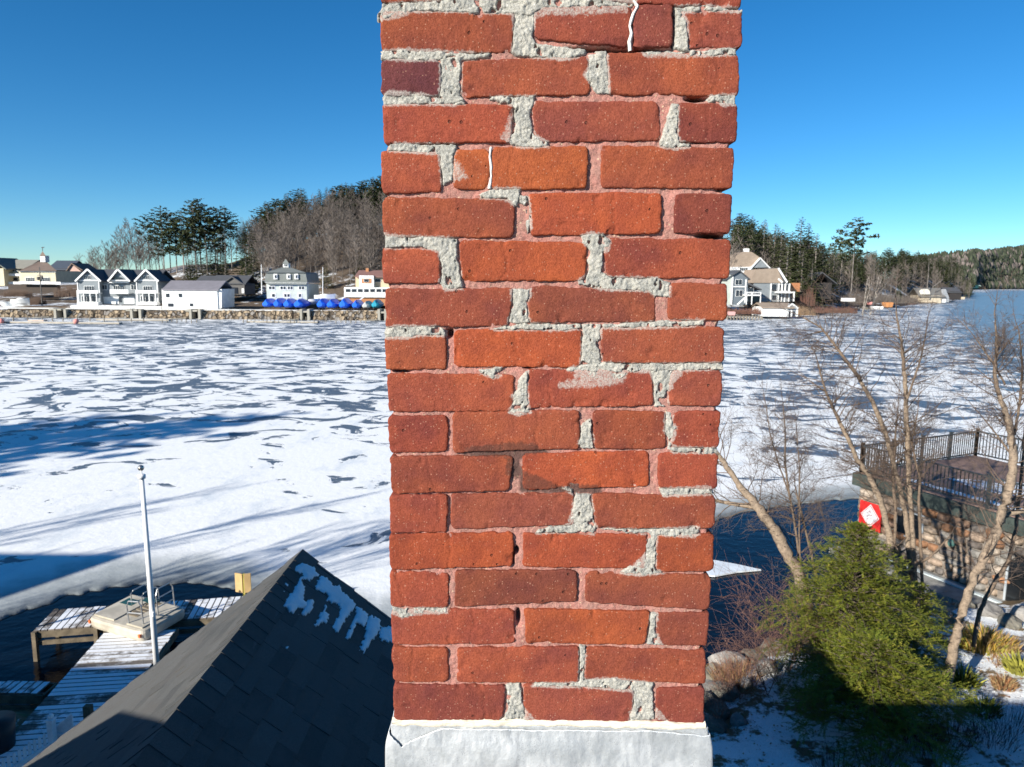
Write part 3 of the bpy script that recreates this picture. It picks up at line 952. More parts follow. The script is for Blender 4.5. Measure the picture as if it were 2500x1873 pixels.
def near_land():
    xs = np.concatenate([np.arange(-110, -16, 2.0), np.arange(-16, 30, .22), np.arange(30, 76, 2.0)])
    ys = np.concatenate([np.arange(-55, 4, 2.0), np.arange(4, 26, .22), np.arange(26, 58, 2.0)])
    X, Y = np.meshgrid(xs, ys)
    Z = ground_z(X, Y)
    me = npmesh('ground', np.stack([X, Y, Z], -1).reshape(-1, 3), gridfaces(len(ys), len(xs)), ground_mat())
    tag(link('ground', me), None, None, kind='structure')
near_land()

# far land: shore distance and height by bearing
SHORE = [(-3000, 790), (-400, 767.5), (0, 770), (300, 772.5), (600, 775), (900, 777.5), (1250, 782), (1500, 783), (1775, 781), (1864, 774), (1947, 771), (2000, 768), (2100, 757), (2181, 752), (2245, 742), (2312, 740), (2343, 732), (2347, 708.0), (2356, 707.4), (2420, 706.6), (2500, 706.4), (3200, 714), (6000, 750)]
RIDGE = [  # bearing u, distance of the ridge, height of the bare ground there
 (-3000, 330, 6), (-200, 330, 5), (100, 300, 6), (200, 290, 7), (280, 290, 9), (350, 300, 12), (450, 300, 15), (560, 300, 15), (640, 300, 19), (720, 300, 24), (820, 300, 28), (930, 300, 30),
 (1250, 320, 34), (1600, 320, 28), (1780, 300, 20), (1870, 310, 16), (1960, 330, 13), (2060, 370, 10), (2130, 420, 13), (2240, 520, 16), (2343, 640, 14), (2347, 1700, 76), (2380, 1800, 80), (2410, 1900, 90), (2450, 2000, 100), (2500, 2100, 114), (2700, 2200, 124), (3200, 2400, 90), (6000, 2600, 60)]
def far_prof(ang, R):
    """height of the far land at bearing ang (radians) and distance R"""
    U = 1250 + FPX * np.tan(np.clip(ang, -1.2, 1.2))
    E = P2(SHORE)
    ea = np.array([math.atan2(*p) for p in E]); er = np.array([math.hypot(*p) for p in E])
    rs = np.interp(ang, ea, er)
    ru = np.array([r[0] for r in RIDGE], float)
    ry = np.interp(U, ru, [r[1] for r in RIDGE]) / np.cos(ang)
    rz = np.interp(U, ru, [r[2] for r in RIDGE])
    t = (R - rs) / np.maximum(ry - rs, 1)
    left = sstep(1500, 1400, U)
    base = .5 + 1.75 * left
    x, y = R * np.sin(ang), R * np.cos(ang)
    up = base * sstep(-.01, .006, t) + (rz - base) * sstep(.06, 1.0, t)
    dn = rz * (1 - .4 * sstep(1.0, 2.2, t))
    z = np.where(t < 1, up, dn)
    return z + fbm(x * .02, y * .02, 12, 4) * np.clip(t, 0, 1) * np.minimum(8, rz * .25) + (t > .02) * fbm(x * .1, y * .1, 2, 3) * .8, rs, t
def far_z(x, y):
    a = np.array([math.atan2(x, y)]); R = np.array([math.hypot(x, y)])
    return float(far_prof(a, R)[0][0])
def far_mat():
    t = NT('winter_hillside')
    s = t.math('ADD', t.math('MULTIPLY', t.noise(.05, 4, .6), .7), t.math('MULTIPLY', t.noise(.4, 4, .7), .3))
    snow = t.mix(t.noise(.3, 4), (.62, .66, .70), (.82, .84, .86))
    lit = t.mix(t.noise(.6, 4, .7), (.085, .062, .045), (.18, .14, .105))
    c = t.mix(t.ramp(s, .52, .58), lit, snow)
    far = t.ramp(t.sep(t.pos, 'Z'), 9, 16)
    c = t.mix(far, c, lit)
    t.bump(t.noise(.8, 4), .3)
    return t.done(c, .95, 0, .1)
def far_land():
    angs = np.radians(np.concatenate([np.arange(-75, -38, 1.5), np.arange(-38, 42, .25), np.arange(42, 76, 1.5)]))
    T = [-.02, -.004, .004, .012, .03, .06, .1, .15, .2, .27, .34, .42, .5, .58, .66, .74, .82, .9, 1.0, 1.1, 1.25, 1.5, 2, 2.6]
    U = 1250 + FPX * np.tan(np.clip(angs, -1.2, 1.2))
    _, rs, _ = far_prof(angs, np.full(len(angs), 100.0))
    ry = np.interp(U, [r[0] for r in RIDGE], [r[1] for r in RIDGE]) / np.cos(angs)
    V = []
    for k in T:
        R = rs + k * np.maximum(ry - rs, 1)
        z, _, _ = far_prof(angs, R)
        if k < 0: z = np.full(len(angs), -1.0)
        V.append(np.stack([R * np.sin(angs), R * np.cos(angs), z], 1))
    me = npmesh('far_shore_land', np.concatenate(V), gridfaces(len(T), len(angs))[:, ::-1], far_mat())
    tag(link('far_shore_land', me), None, None, kind='structure')
far_land()
# ------------------------------------------------------------------ the house under the camera
TP = .795                                    # slope of the wing roof
RX, RZ, RY0, RY1 = -1.82, 7.15, 2.75, 5.93   # ridge of the wing
def shingle_mat():
    t = NT('asphalt_shingle')
    r = t.objrnd()
    c = t.mix(r, (.062, .064, .063), (.100, .100, .096))
    g = t.noise(260, 3, .8)
    c = t.mix(t.ramp(g, .3, .7), t.mix(1.0, c, (.55, .55, .55), 'MULTIPLY'), t.mix(1.0, c, (1.6, 1.6, 1.6), 'MULTIPLY'))
    c = t.mix(t.ramp(t.noise(5, 4, .6), .4, .75), c, (.098, .094, .088))
    t.bump(g, .003)
    return t.done(c, .92, 0, .25)
M_SHING = shingle_mat()
M_TRIM = simple('dark_grey_trim', (.045, .05, .055), .6, .2, 8, .001)
M_WALLG = simple('grey_clapboard', (.28, .29, .29), .8, .12, 4, .002)
house = thing('lake_house', 'dark grey shingled gable roof with snow stripes in front of the chimney', 'house')
def ridge_pt(side, s, y, lift=0.0):
    """point s metres down the slope; side -1 left, +1 right"""
    cs, sn = 1 / math.sqrt(1 + TP * TP), TP / math.sqrt(1 + TP * TP)
    n = Vector((side * sn, 0, cs))
    return Vector((RX + side * s * cs, y, RZ - s * sn)) + n * lift
mb = MB()
for side in (-1, 1):
    a, b = ridge_pt(side, 0, RY0 - .6), ridge_pt(side, 5.0, RY0 - .6)
    n = (ridge_pt(side, 1, 0, 1) - ridge_pt(side, 1, 0)) * .05
    mb.prism([a - n, a, b, b - n], (0, RY1 - RY0 + .55, 0))
mb.build('roof', M_SHING, house)
mb = MB()
for side in (-1, 1):
    a, b = ridge_pt(side, 0, RY1 - .045, .004), ridge_pt(side, 5.02, RY1 - .045, .004)
    mb.prism([a, b, b - Vector((0, 0, .2)), a - Vector((0, 0, .2))], (0, .03, 0))
mb.build('rake_board', M_TRIM, house)
# wing walls and gable
mb = MB()
mb.prism([(RX, RY1 - .4, RZ - .16), (RX - 3.6, RY1 - .4, RZ - .16 - 3.6 * TP), (RX - 3.6, RY1 - .4, .2), (RX + 3.6, RY1 - .4, .2), (RX + 3.6, RY1 - .4, RZ - .16 - 3.6 * TP)], (0, -3.0, 0))
mb.build('wall', M_WALLG, house)
# shingles
def tab_mesh(w, l=.20, th=.007):
    mb = MB()
    mb.add([(0, 0, 0), (w, 0, 0), (w, l, 0), (0, l, 0), (0, 0, th), (w, 0, th), (w, l, .0015), (0, l, .0015)],
           [(3, 2, 1, 0), (4, 5, 6, 7), (0, 1, 5, 4), (1, 2, 6, 5), (3, 0, 4, 7), (2, 3, 7, 6)])
    return mb
TABS = [tab_mesh(w, th=h).mesh('shingle', M_SHING) for w, h in ((.33, .007), (.25, .011), (.19, .012), (.29, .009))]
TW = (.33, .25, .19, .29)
def slope_matrix(side, s, y):
    cs, sn = 1 / math.sqrt(1 + TP * TP), TP / math.sqrt(1 + TP * TP)
    X = Vector((0, 1, 0)) * (1 if side > 0 else -1)            # along the course
    Yv = Vector((-side * cs, 0, sn))                            # up the slope
    Zv = Vector((side * sn, 0, cs))
    m = Matrix((X, Yv, Zv)).transposed().to_4x4()
    m.translation = ridge_pt(side, s, y, .002)
    return m
rest = MB()
cnt = 0
rr = random.Random(11)
EXPO = .143
for side, rows, nobj in ((1, 24, 17), (-1, 33, 7)):
    for r in range(rows):
        s = EXPO * (r + 1)
        y = (RY0 - .5 if side > 0 else RY1 + .03) + rr.uniform(0, .2) * (-1 if side < 0 else 1)
        while True:
            k = rr.randrange(4)
            m = slope_matrix(side, s, y)
            # a little unevenness
            m = m @ Matrix.Rotation(rr.uniform(-.004, .004), 4, 'Z')
            if r == 0: m = m @ Matrix.Scale(.68, 4, (0, 1, 0))
            nxt = y + TW[k] * (1 if side > 0 else -1)
            if (side > 0 and nxt > RY1 + .02) or (side < 0 and nxt < RY0 - .4): break
            visible = (y > 3.0)
            if r < nobj and visible and cnt < 272:
                o = link('shingle', TABS[k], house)
                o.matrix_world = m
                cnt += 1
            else:
                mm = TABS[k]
                rest.add([m @ v.co for v in mm.vertices], [tuple(p.vertices) for p in mm.polygons])
            y = nxt + (.004 if side > 0 else -.004)
o = rest.build('shingles_beyond', M_SHING, house); o['kind'] = 'stuff'
# ridge caps, folded over
capmb = MB()
a_, b_ = .14, .14 * TP
capmb.add([(-a_, 0, -b_ + .012), (0, 0, .016), (a_, 0, -b_ + .012), (-a_, .26, -b_ + .003), (0, .26, .006), (a_, .26, -b_ + .003),
           (-a_, 0, -b_), (0, 0, .002), (a_, 0, -b_)], [(0, 1, 4, 3), (1, 2, 5, 4), (6, 7, 1, 0), (7, 8, 2, 1)])
cap = capmb.mesh('ridge_cap', M_SHING)
y = RY1 - .24
while y > RY0 - .2:
    o = link('ridge_cap', cap, house, (RX, y, RZ + .006))
    y -= .15
# main roof, its ridge runs left to right just below the camera
MX0, MX1, MY, MZ = -6.26, 9.5, 1.45, 8.40
mb = MB()
TPm = .869
L = 5.2
n1 = Vector((0, TPm, 1)).normalized() * .06; n2 = Vector((0, -TPm, 1)).normalized() * .06
a = Vector((MX0, MY, MZ)); b = a + Vector((0, L, -L * TPm)); c_ = a + Vector((0, -L, -L * TPm))
mb.prism([a - n1, a, b, b - n1], (MX1 - MX0, 0, 0)); mb.prism([a - n2, c_ - n2, c_, a - Vector((0, 0.0005, 0))], (MX1 - MX0, 0, 0))
mb.build('roof', M_SHING, house)
mb = MB()
z0 = MZ - (L - .5) * TPm - .1
mb.prism([(MX0 + .35, MY, MZ - .12), (MX0 + .35, MY - (L - .5), z0), (MX0 + .35, MY - (L - .5), .3), (MX0 + .35, MY + (L - .9), .3), (MX0 + .35, MY + (L - .9), z0 + .35)], (MX1 - MX0 - .7, 0, 0))
mb.build('wall', M_WALLG, house)

# snow left on the shaded slope, in the lee of each course
M_SNOW = simple('old_snow', (.80, .83, .86), .8, .06, 6, .006, 60)
SN = [
 [(1090,385),(1130,335),(1175,305),(1250,345),(1300,370),(1365,440),(1330,470),(1250,500),(1200,475),(1170,510),(1208,560),(1198,640),(1180,690),(1245,720),(1225,775),(1150,765),(1080,830),(1030,795),(990,750),(1060,640),(1130,530),(1190,440),(1095,400)],
 [(1370,445),(1440,475),(1510,540),(1560,560),(1600,620),(1640,650),(1700,700),(1730,740),(1690,800),(1640,870),(1600,930),(1560,1000),(1500,1010),(1475,985),(1560,840),(1580,750),(1500,730),(1430,700),(1450,640),(1330,600),(1310,570),(1340,500)],
 [(1440,750),(1400,800),(1450,850),(1440,930),(1380,930),(1310,960),(1370,840),(1420,740)],
 [(1735,755),(1800,790),(1850,850),(1830,920),(1800,960),(1740,930),(1700,1000),(1670,1100),(1610,1090),(1680,960),(1720,830)],
 [(1850,850),(1900,850),(1970,910),(1992,960),(1960,1010),(1920,1080),(1870,1110),(1850,1150),(1810,1210),(1750,1200),(1800,1100),(1830,980)],
 [(1990,960),(2050,955),(2100,980),(2160,1060),(2110,1110),(2080,1115),(2020,1130),(1960,1080)],
 [(1150,850),(1240,700),(1290,690),(1300,740),(1260,830),(1200,860)],
 [(985,540),(1010,530),(1045,548),(1015,565)], [(975,1155),(1000,1150),(1010,1180),(985,1175)], [(1020,1180),(1050,1180),(1050,1195),(1025,1195)], [(970,605),(1005,605),(1000,628)]]
def on_slope(u, v):
    d = ray(u, v)
    t = (RZ + TP * RX - CAMH) / (d.z + TP * d.x)
    p = CAM + d * t
    return ((p.x - RX) * math.sqrt(1 + TP * TP), p.y)
snow_root = MB()
Vs, Fs = [], []
off = 0
for i, P in enumerate(SN):
    P = [on_slope(450 + x / 4.1431, 1300 + y / 4.1431) for x, y in P]
    A = np.array(P)
    st = .014
    X, Y = np.meshgrid(np.arange(A[:, 0].min() - .06, A[:, 0].max() + .06, st), np.arange(A[:, 1].min() - .06, A[:, 1].max() + .06, st))
    # ragged towards the gable, straight along the courses
    s = polysd(X + fbm(X * 8, Y * 26, i, 4, .65) * .04, Y + fbm(X * 40, Y * 9, 50 + i, 4, .7) * .13, P) + .006
    h = .020 * np.sqrt(np.clip(s / .05, 0, 1)) + fbm(X * 20, Y * 20, 9, 3) * .006 - .004
    cs, sn = 1 / math.sqrt(1 + TP * TP), TP / math.sqrt(1 + TP * TP)
    h = h + .010
    V = np.stack([RX + X * cs + sn * h, Y, RZ - X * sn + cs * h], -1).reshape(-1, 3)
    F = gridfaces(X.shape[0], X.shape[1], (s > -.004).ravel())
    if not len(F): continue
    us = np.unique(F); mp = np.full(len(V), -1); mp[us] = np.arange(len(us))
    Vs.append(V[us]); Fs.append(mp[F] + off); off += len(us)
me = npmesh('roof_snow', np.concatenate(Vs), np.concatenate(Fs), M_SNOW)
o = link('roof_snow', me)
md = o.modifiers.new('thickness', 'SOLIDIFY'); md.thickness = .012; md.offset = -1
tag(o, 'stripes of old snow lying on the shaded roof slope', 'snow', kind='stuff')
# ------------------------------------------------------------------ docks, raft, flagpole, fence on the left
def plank_mat(name, wood, snowthr):
    t = NT(name)
    r = t.objrnd()
    c = t.mix(r, tuple(x * .6 for x in wood), tuple(x * 1.35 for x in wood))
    c = t.mix(t.ramp(t.noise(18, 4, .6), .4, .7), c, t.mix(1.0, c, (.6, .6, .6), 'MULTIPLY'))
    s = t.math('ADD', t.math('MULTIPLY', t.noise(.9, 3), .45), t.math('MULTIPLY', t.noise(5, 4, .7), .35))
    s = t.math('ADD', s, t.math('MULTIPLY', r, .16))
    up = t.sep(t.n.new('ShaderNodeNewGeometry').outputs['Normal'], 'Z')
    f = t.math('MULTIPLY', t.ramp(s, snowthr - .06, snowthr + .05), t.ramp(up, .5, .8))
    c = t.mix(f, c, (.80, .82, .84))
    t.bump(t.noise(40, 3), .004)
    return t.done(c, .85, 0, .2)
M_PLANK = plank_mat('weathered_dock_plank', (.25, .22, .19), .42)
M_PLANK2 = plank_mat('snowy_dock_plank', (.20, .17, .145), .44)
M_BEAM = simple('dock_timber', (.155, .125, .085), .85, .3, 5, .004)
M_POST = simple('brown_post', (.13, .085, .045), .85, .3, 6, .004)

def deck(root, o, ax, ay, L, W, z, pw=.142, gap=.022, th=.035, mat=None, name='plank'):
    """planks laid across a deck: o corner, ax unit along the length, ay unit across"""
    ax, ay = Vector((*ax, 0)).normalized(), Vector((*ay, 0)).normalized()
    n = int(L / (pw + gap))
    mb = MB()
    mb.add([(0, 0, 0), (pw, 0, 0), (pw, 1, 0), (0, 1, 0), (0.004, .002, th), (pw - .004, .002, th), (pw - .004, .998, th), (.004, .998, th)],
           [(3, 2, 1, 0), (4, 5, 6, 7), (0, 1, 5, 4), (1, 2, 6, 5), (2, 3, 7, 6), (3, 0, 4, 7)])
    me = mb.mesh(name, mat)
    for i in range(n):
        m = Matrix((ax, ay * (W + rnd.uniform(-.015, .015)), Vector((0, 0, 1)))).transposed().to_4x4()
        p = Vector((o[0], o[1], z - th)) + ax * (i * (pw + gap)) + ay * rnd.uniform(-.01, .01)
        m.translation = p + Vector((0, 0, rnd.uniform(-.004, .004)))
        ob = link(name, me, root); ob.matrix_world = m
def fascia(root, o, ax, ay, L, W, z, h=.16, low=True, name='side_beam'):
    ax, ay = Vector((*ax, 0)).normalized(), Vector((*ay, 0)).normalized()
    o = Vector((o[0], o[1], 0))
    c = [o, o + ax * L, o + ax * L + ay * W, o + ay * W]
    for i in range(4):
        a, b = c[i], c[(i + 1) % 4]
        mb = MB()
        mb.bar(a + Vector((0, 0, z - .04 - h / 2)), b + Vector((0, 0, z - .04 - h / 2)), .045, h)
        if low: mb.bar(a + Vector((0, 0, z - .34)), b + Vector((0, 0, z - .34)), .045, .11)
        mb.build(name, M_BEAM, root)
def posts(root, pts, z0, z1, r=.05, name='post', m=None):
    for x, y in pts:
        mb = MB(); mb.box(x - r, x + r, y - r, y + r, z0, z1)
        mb.build(name, m or M_BEAM, root)

walk = thing('dock_walkway', 'long grey plank dock walkway with snow between its boards', 'dock')
A, B = Vector((-9.59, 12.31)), Vector((-10.15, 16.61))
ax = (B - A).normalized(); ay = Vector((-ax.y, ax.x)) * -1
A2 = A - ax * 3.6
deck(walk, A2, ax, ay, 8.15, 1.72, .70, mat=M_PLANK)
fascia(walk, A2, ax, ay, 8.15, 1.72, .70, low=False)
mb = MB()
for k in range(6):
    p = A2 + ax * (.6 + 1.4 * k)
    for w in (.1, 1.62):
        q_ = p + ay * w
        mb.tube([(q_.x, q_.y, -1.2), (q_.x, q_.y, .6)], .06, 8)
mb.build('piles', M_BEAM, walk)['kind'] = 'stuff'
tdock = thing('cross_dock', 'wooden cross dock over dark water with snow in its board gaps', 'dock')
T1, T3 = Vector((-11.95, 16.74)), Vector((-6.4, 17.80))
tx = (T3 - T1).normalized(); ty = Vector((-tx.y, tx.x))
deck(tdock, T1, tx, ty, 5.9, 1.16, .72, mat=M_PLANK2)
fascia(tdock, T1, tx, ty, 5.9, 1.16, .72)
pp = []
for k in (0.03, 1.45, 2.9, 4.3, 5.85):
    for w in (-.04, 1.2):
        q_ = T1 + tx * k + ty * w
        pp.append((q_.x, q_.y))
posts(tdock, pp, -.9, .70)
fdock = thing('finger_dock', 'low snow striped finger dock in shade at the left edge', 'dock')
F1 = Vector((-13.6, 14.20)); fx = Vector((3.6, -.02)).normalized(); fy = Vector((-fx.y, fx.x))
deck(fdock, F1, fx, fy, 3.55, .46, .62, mat=M_PLANK2)
fascia(fdock, F1, fx, fy, 3.55, .46, .62, h=.2, low=True)

# swim raft pulled up on the dock
def raft():
    r = thing('swim_raft', 'beige plastic swim raft with metal ladders pulled onto the dock', 'raft')
    q4 = [onZ(205, 1503, .98), onZ(340, 1545, .98), onZ(463, 1481, 1.06), onZ(331, 1450, 1.06)]
    c = sum(q4, Vector()) / 4
    ex = ((q4[1] - q4[0]) + (q4[2] - q4[3])) / 2; ey = ((q4[3] - q4[0]) + (q4[2] - q4[1])) / 2
    hx, hy = ex.length / 2, ey.length / 2
    ex, ey = ex.normalized(), ey.normalized()
    nz = ex.cross(ey).normalized()
    ey = nz.cross(ex)
    M = Matrix((ex, ey, nz)).transposed().to_4x4(); M.translation = c
    pl = simple('beige_plastic', (.46, .42, .34), .5, .18, 3, .002)
    dk = simple('green_hatch', (.02, .07, .065), .3, .2, 8, 0)
    st = simple('ladder_tube', (.42, .43, .43), .35, .1, 20, 0, metal=.7)
    org = simple('orange_cap', (.65, .16, .05), .5, .1, 20, 0)
    # body with rounded rim
    mb = MB()
    prof = [(-.30, .10), (-.27, .02), (-.20, 0), (-.08, 0), (-.02, .03), (0, .09)]
    n = 28
    rings = []
    for z, ins in prof:
        ring = []
        for k in range(n):
            a = 2 * math.pi * k / n
            ca, sa = math.cos(a), math.sin(a)
            e = .22
            x = math.copysign(abs(ca) ** e, ca) * (hx - ins); y = math.copysign(abs(sa) ** e, sa) * (hy - ins)
            ring.append((x, y, z))
        rings.append(ring)
    vs = [p for r_ in rings for p in r_]
    fs = [(i * n + k, i * n + (k + 1) % n, (i + 1) * n + (k + 1) % n, (i + 1) * n + k) for i in range(len(prof) - 1) for k in range(n)]
    fs += [tuple(range(n - 1, -1, -1)), tuple(range((len(prof) - 1) * n, len(prof) * n))]
    mb.add([M @ Vector(v) for v in vs], fs)
    mb.build('hull', pl, r)
    def part(name, m, boxes):
        b = MB()
        for x0, x1, y0, y1, z0, z1 in boxes:
            t_ = MB().box(x0, x1, y0, y1, z0, z1)
            b.add([M @ Vector(v) for v in t_.v], t_.f)
        return b.build(name, m, r)
    part('deck_panel', pl, [(-hx + .12, -hx * .15, -hy + .14, hy - .14, 0, .035), (hx * .30, hx - .14, -hy + .14, hy - .14, 0, .035)])
    part('step_slats', M_BEAM, [(-hx * .12, hx * .26, -hy * .1 + k * .13, -hy * .1 + k * .13 + .07, 0, .02) for k in range(-1, 5)])
    part('hatch', dk, [(-hx * .78, -hx * .35, hy * .15, hy * .55, .035, .042)])
    part('hatch', dk, [(hx * -.35, hx * .1, hy * .58, hy * .88, .0, .042)])
    part('corner_cap', org, [(-hx + .06, -hx + .12, -hy + .0, -hy + .06, -.16, -.08)])
    part('corner_cap', org, [(hx - .14, hx - .08, -hy - .01, -hy + .06, -.16, -.08)])
    def rail(x, y, dx, dy, h, rungs):
        b = MB()
        for sgn in (0, 1):
            px_, py_ = x + dx * sgn, y + dy * sgn
            b.tube([M @ Vector((px_, py_, -.05)), M @ Vector((px_, py_, h * .8)), M @ Vector((px_ + (dx * .15 if sgn == 0 else -dx * .15), py_ + (dy * .15 if sgn == 0 else -dy * .15), h))], .018, 6)
        b.tube([M @ Vector((x + dx * .15, y + dy * .15, h)), M @ Vector((x + dx * .85, y + dy * .85, h))], .018, 6)
        for k in range(rungs):
            z = h * (k + 1) / (rungs + 1)
            b.tube([M @ Vector((x, y, z)), M @ Vector((x + dx, y + dy, z))], .015, 6)
        b.build('ladder_rail', st, r)
    rail(-hx * .50, hy * .35, .0, .50, .34, 0)
    rail(-hx * .10, hy * .35, .0, .50, .34, 0)
    rail(hx * .72, hy * .05, .0, .50, .72, 2)
    rail(hx * .35, -hy * .75, .38, .1, .62, 1)
raft()

# flagpole
def flagpole():
    r = thing('flagpole', 'tall white bare flagpole with a ball finial beside the dock', 'flagpole')
    top, bot = onY(346, 1166, 14.0), onY(386, 1670, 14.0)
    bot = bot + (bot - top) * .04
    white = simple('white_pole_paint', (.80, .80, .78), .4, .06, 3, 0)
    mb = MB(); mb.tube([bot, bot * .5 + top * .5, top], [.062, .054, .040], 16); mb.build('pole', white, r, True)
    up = (top - bot).normalized()
    mb = MB(); mb.tube([top - up * .02, top + up * .05, top + up * .07], [.075, .08, .05], 14)
    mb.tube([top + up * .05, top + up * .15], .014, 8); mb.build('truck', white, r, True)
    mb = MB(); mb.ball(top + up * .20, .062, 16, 10); mb.build('finial', simple('metal_ball', (.50, .47, .42), .25, .1, 9, 0, metal=.9), r, True)
    g = onY(372, 1500, 13.93)
    mb = MB(); mb.box(g.x - .03, g.x + .03, g.y - .03, g.y + .03, g.z - .04, g.z + .04); mb.build('cleat', white, r)
flagpole()

# double sign board on a post
def sign_post():
    r = thing('board_post', 'wooden post with two tan boards back to back at the dock end', 'sign post')
    tan = simple('tan_board', (.50, .34, .15), .7, .12, 4, .002)
    yel = simple('yellow_green_post', (.36, .31, .07), .7, .15, 4, .001)
    z0, z1 = onY(595, 1446, 18.6).z, onY(595, 1400, 18.6).z
    a, b, c = onY(573, 1420, 18.6).x, onY(596, 1420, 18.6).x, onY(612, 1420, 18.6).x
    mb = MB(); mb.box(b - .035, b + .02, 18.57, 18.64, -.8, z1 - .01); mb.build('post', yel, r)
    mb = MB(); mb.prism([(a, 18.62, z0), (b - .036, 18.55, z0), (b - .036, 18.55, z1), (a, 18.62, z1)], (0, .03, 0)); mb.build('board', tan, r)
    mb = MB(); mb.prism([(b + .022, 18.55, z0), (c, 18.60, z0), (c, 18.60, z1), (b + .022, 18.55, z1)], (0, .03, 0)); mb.build('board', tan, r)
sign_post()
p = onZ(218, 1768, .7)
o = MB().box(p.x - .07, p.x + .07, p.y - .06, p.y + .06, .0, 1.10).build('mooring_post', M_POST)
tag(o, 'square brown wooden post at the shore end of the dock', 'post')

# white picket fence in shade
def fence():
    wh = simple('white_picket_paint', (.72, .73, .74), .6, .1, 8, .001)
    r = thing('picket_fence', 'white picket fence in shade at the bottom left corner', 'fence')
    def picket(x, y, z1, d, w=.052, th=.018):
        d = Vector((*d, 0)).normalized(); n = Vector((-d.y, d.x, 0))
        z0 = .85
        b = Vector((x, y, 0))
        pr = [b - d * w / 2 + Vector((0, 0, z0)), b + d * w / 2 + Vector((0, 0, z0)), b + d * w / 2 + Vector((0, 0, z1 - .05)), b + Vector((0, 0, z1)), b - d * w / 2 + Vector((0, 0, z1 - .05))]
        MB().prism(pr, n * th).build('picket', wh, r)
    a, b = onZ(21, 1843, 1.8), onZ(120, 1782, 1.8)
    d = (b - a).normalized(); L = (b - a).length
    n = 8
    for k in range(-14, n + 1):
        p = a + d * (L * k / n)
        picket(p.x, p.y, 1.8 + rnd.uniform(-.012, .012), (d.x, d.y))
    for z in (1.15, 1.55):
        q0, q1 = a - d * 1.6, b + d * .1
        MB().bar((q0.x + .03, q0.y, z), (q1.x + .03, q1.y, z), .03, .07).build('rail', wh, r)
    p = onZ(123, 1748, 2.05)
    mb = MB(); mb.box(p.x - .05, p.x + .05, p.y - .05, p.y + .05, .8, 1.97); mb.box(p.x - .065, p.x + .065, p.y - .065, p.y + .065, 1.97, 2.0); mb.ball((p.x, p.y, 2.04), .05, 8, 6); mb.build('gate_post', wh, r)
    a, b = onZ(134, 1774, 1.75), onZ(173, 1742, 2.0)
    for k in range(11):
        t_ = k / 10
        p = a.lerp(b, t_)
        picket(p.x, p.y, p.z + .0, (b.x - a.x, b.y - a.y), .04)
    for z in (1.2, 1.6):
        MB().bar((a.x, a.y - .02, z), (b.x, b.y - .02, z), .03, .06).build('rail', wh, r)
fence()
p = onZ(-12, 1790, 1.0)
mb = MB(); mb.tube([(p.x, p.y, .7), (p.x, p.y, 1.25)], [.30, .34], 24)
o = mb.build('rubber_tub', simple('black_rubber', (.012, .013, .015), .5, .2, 6, .001), None, True)
tag(o, 'round black rubber tub on the snowy bank, cut off by the left edge', 'tub')
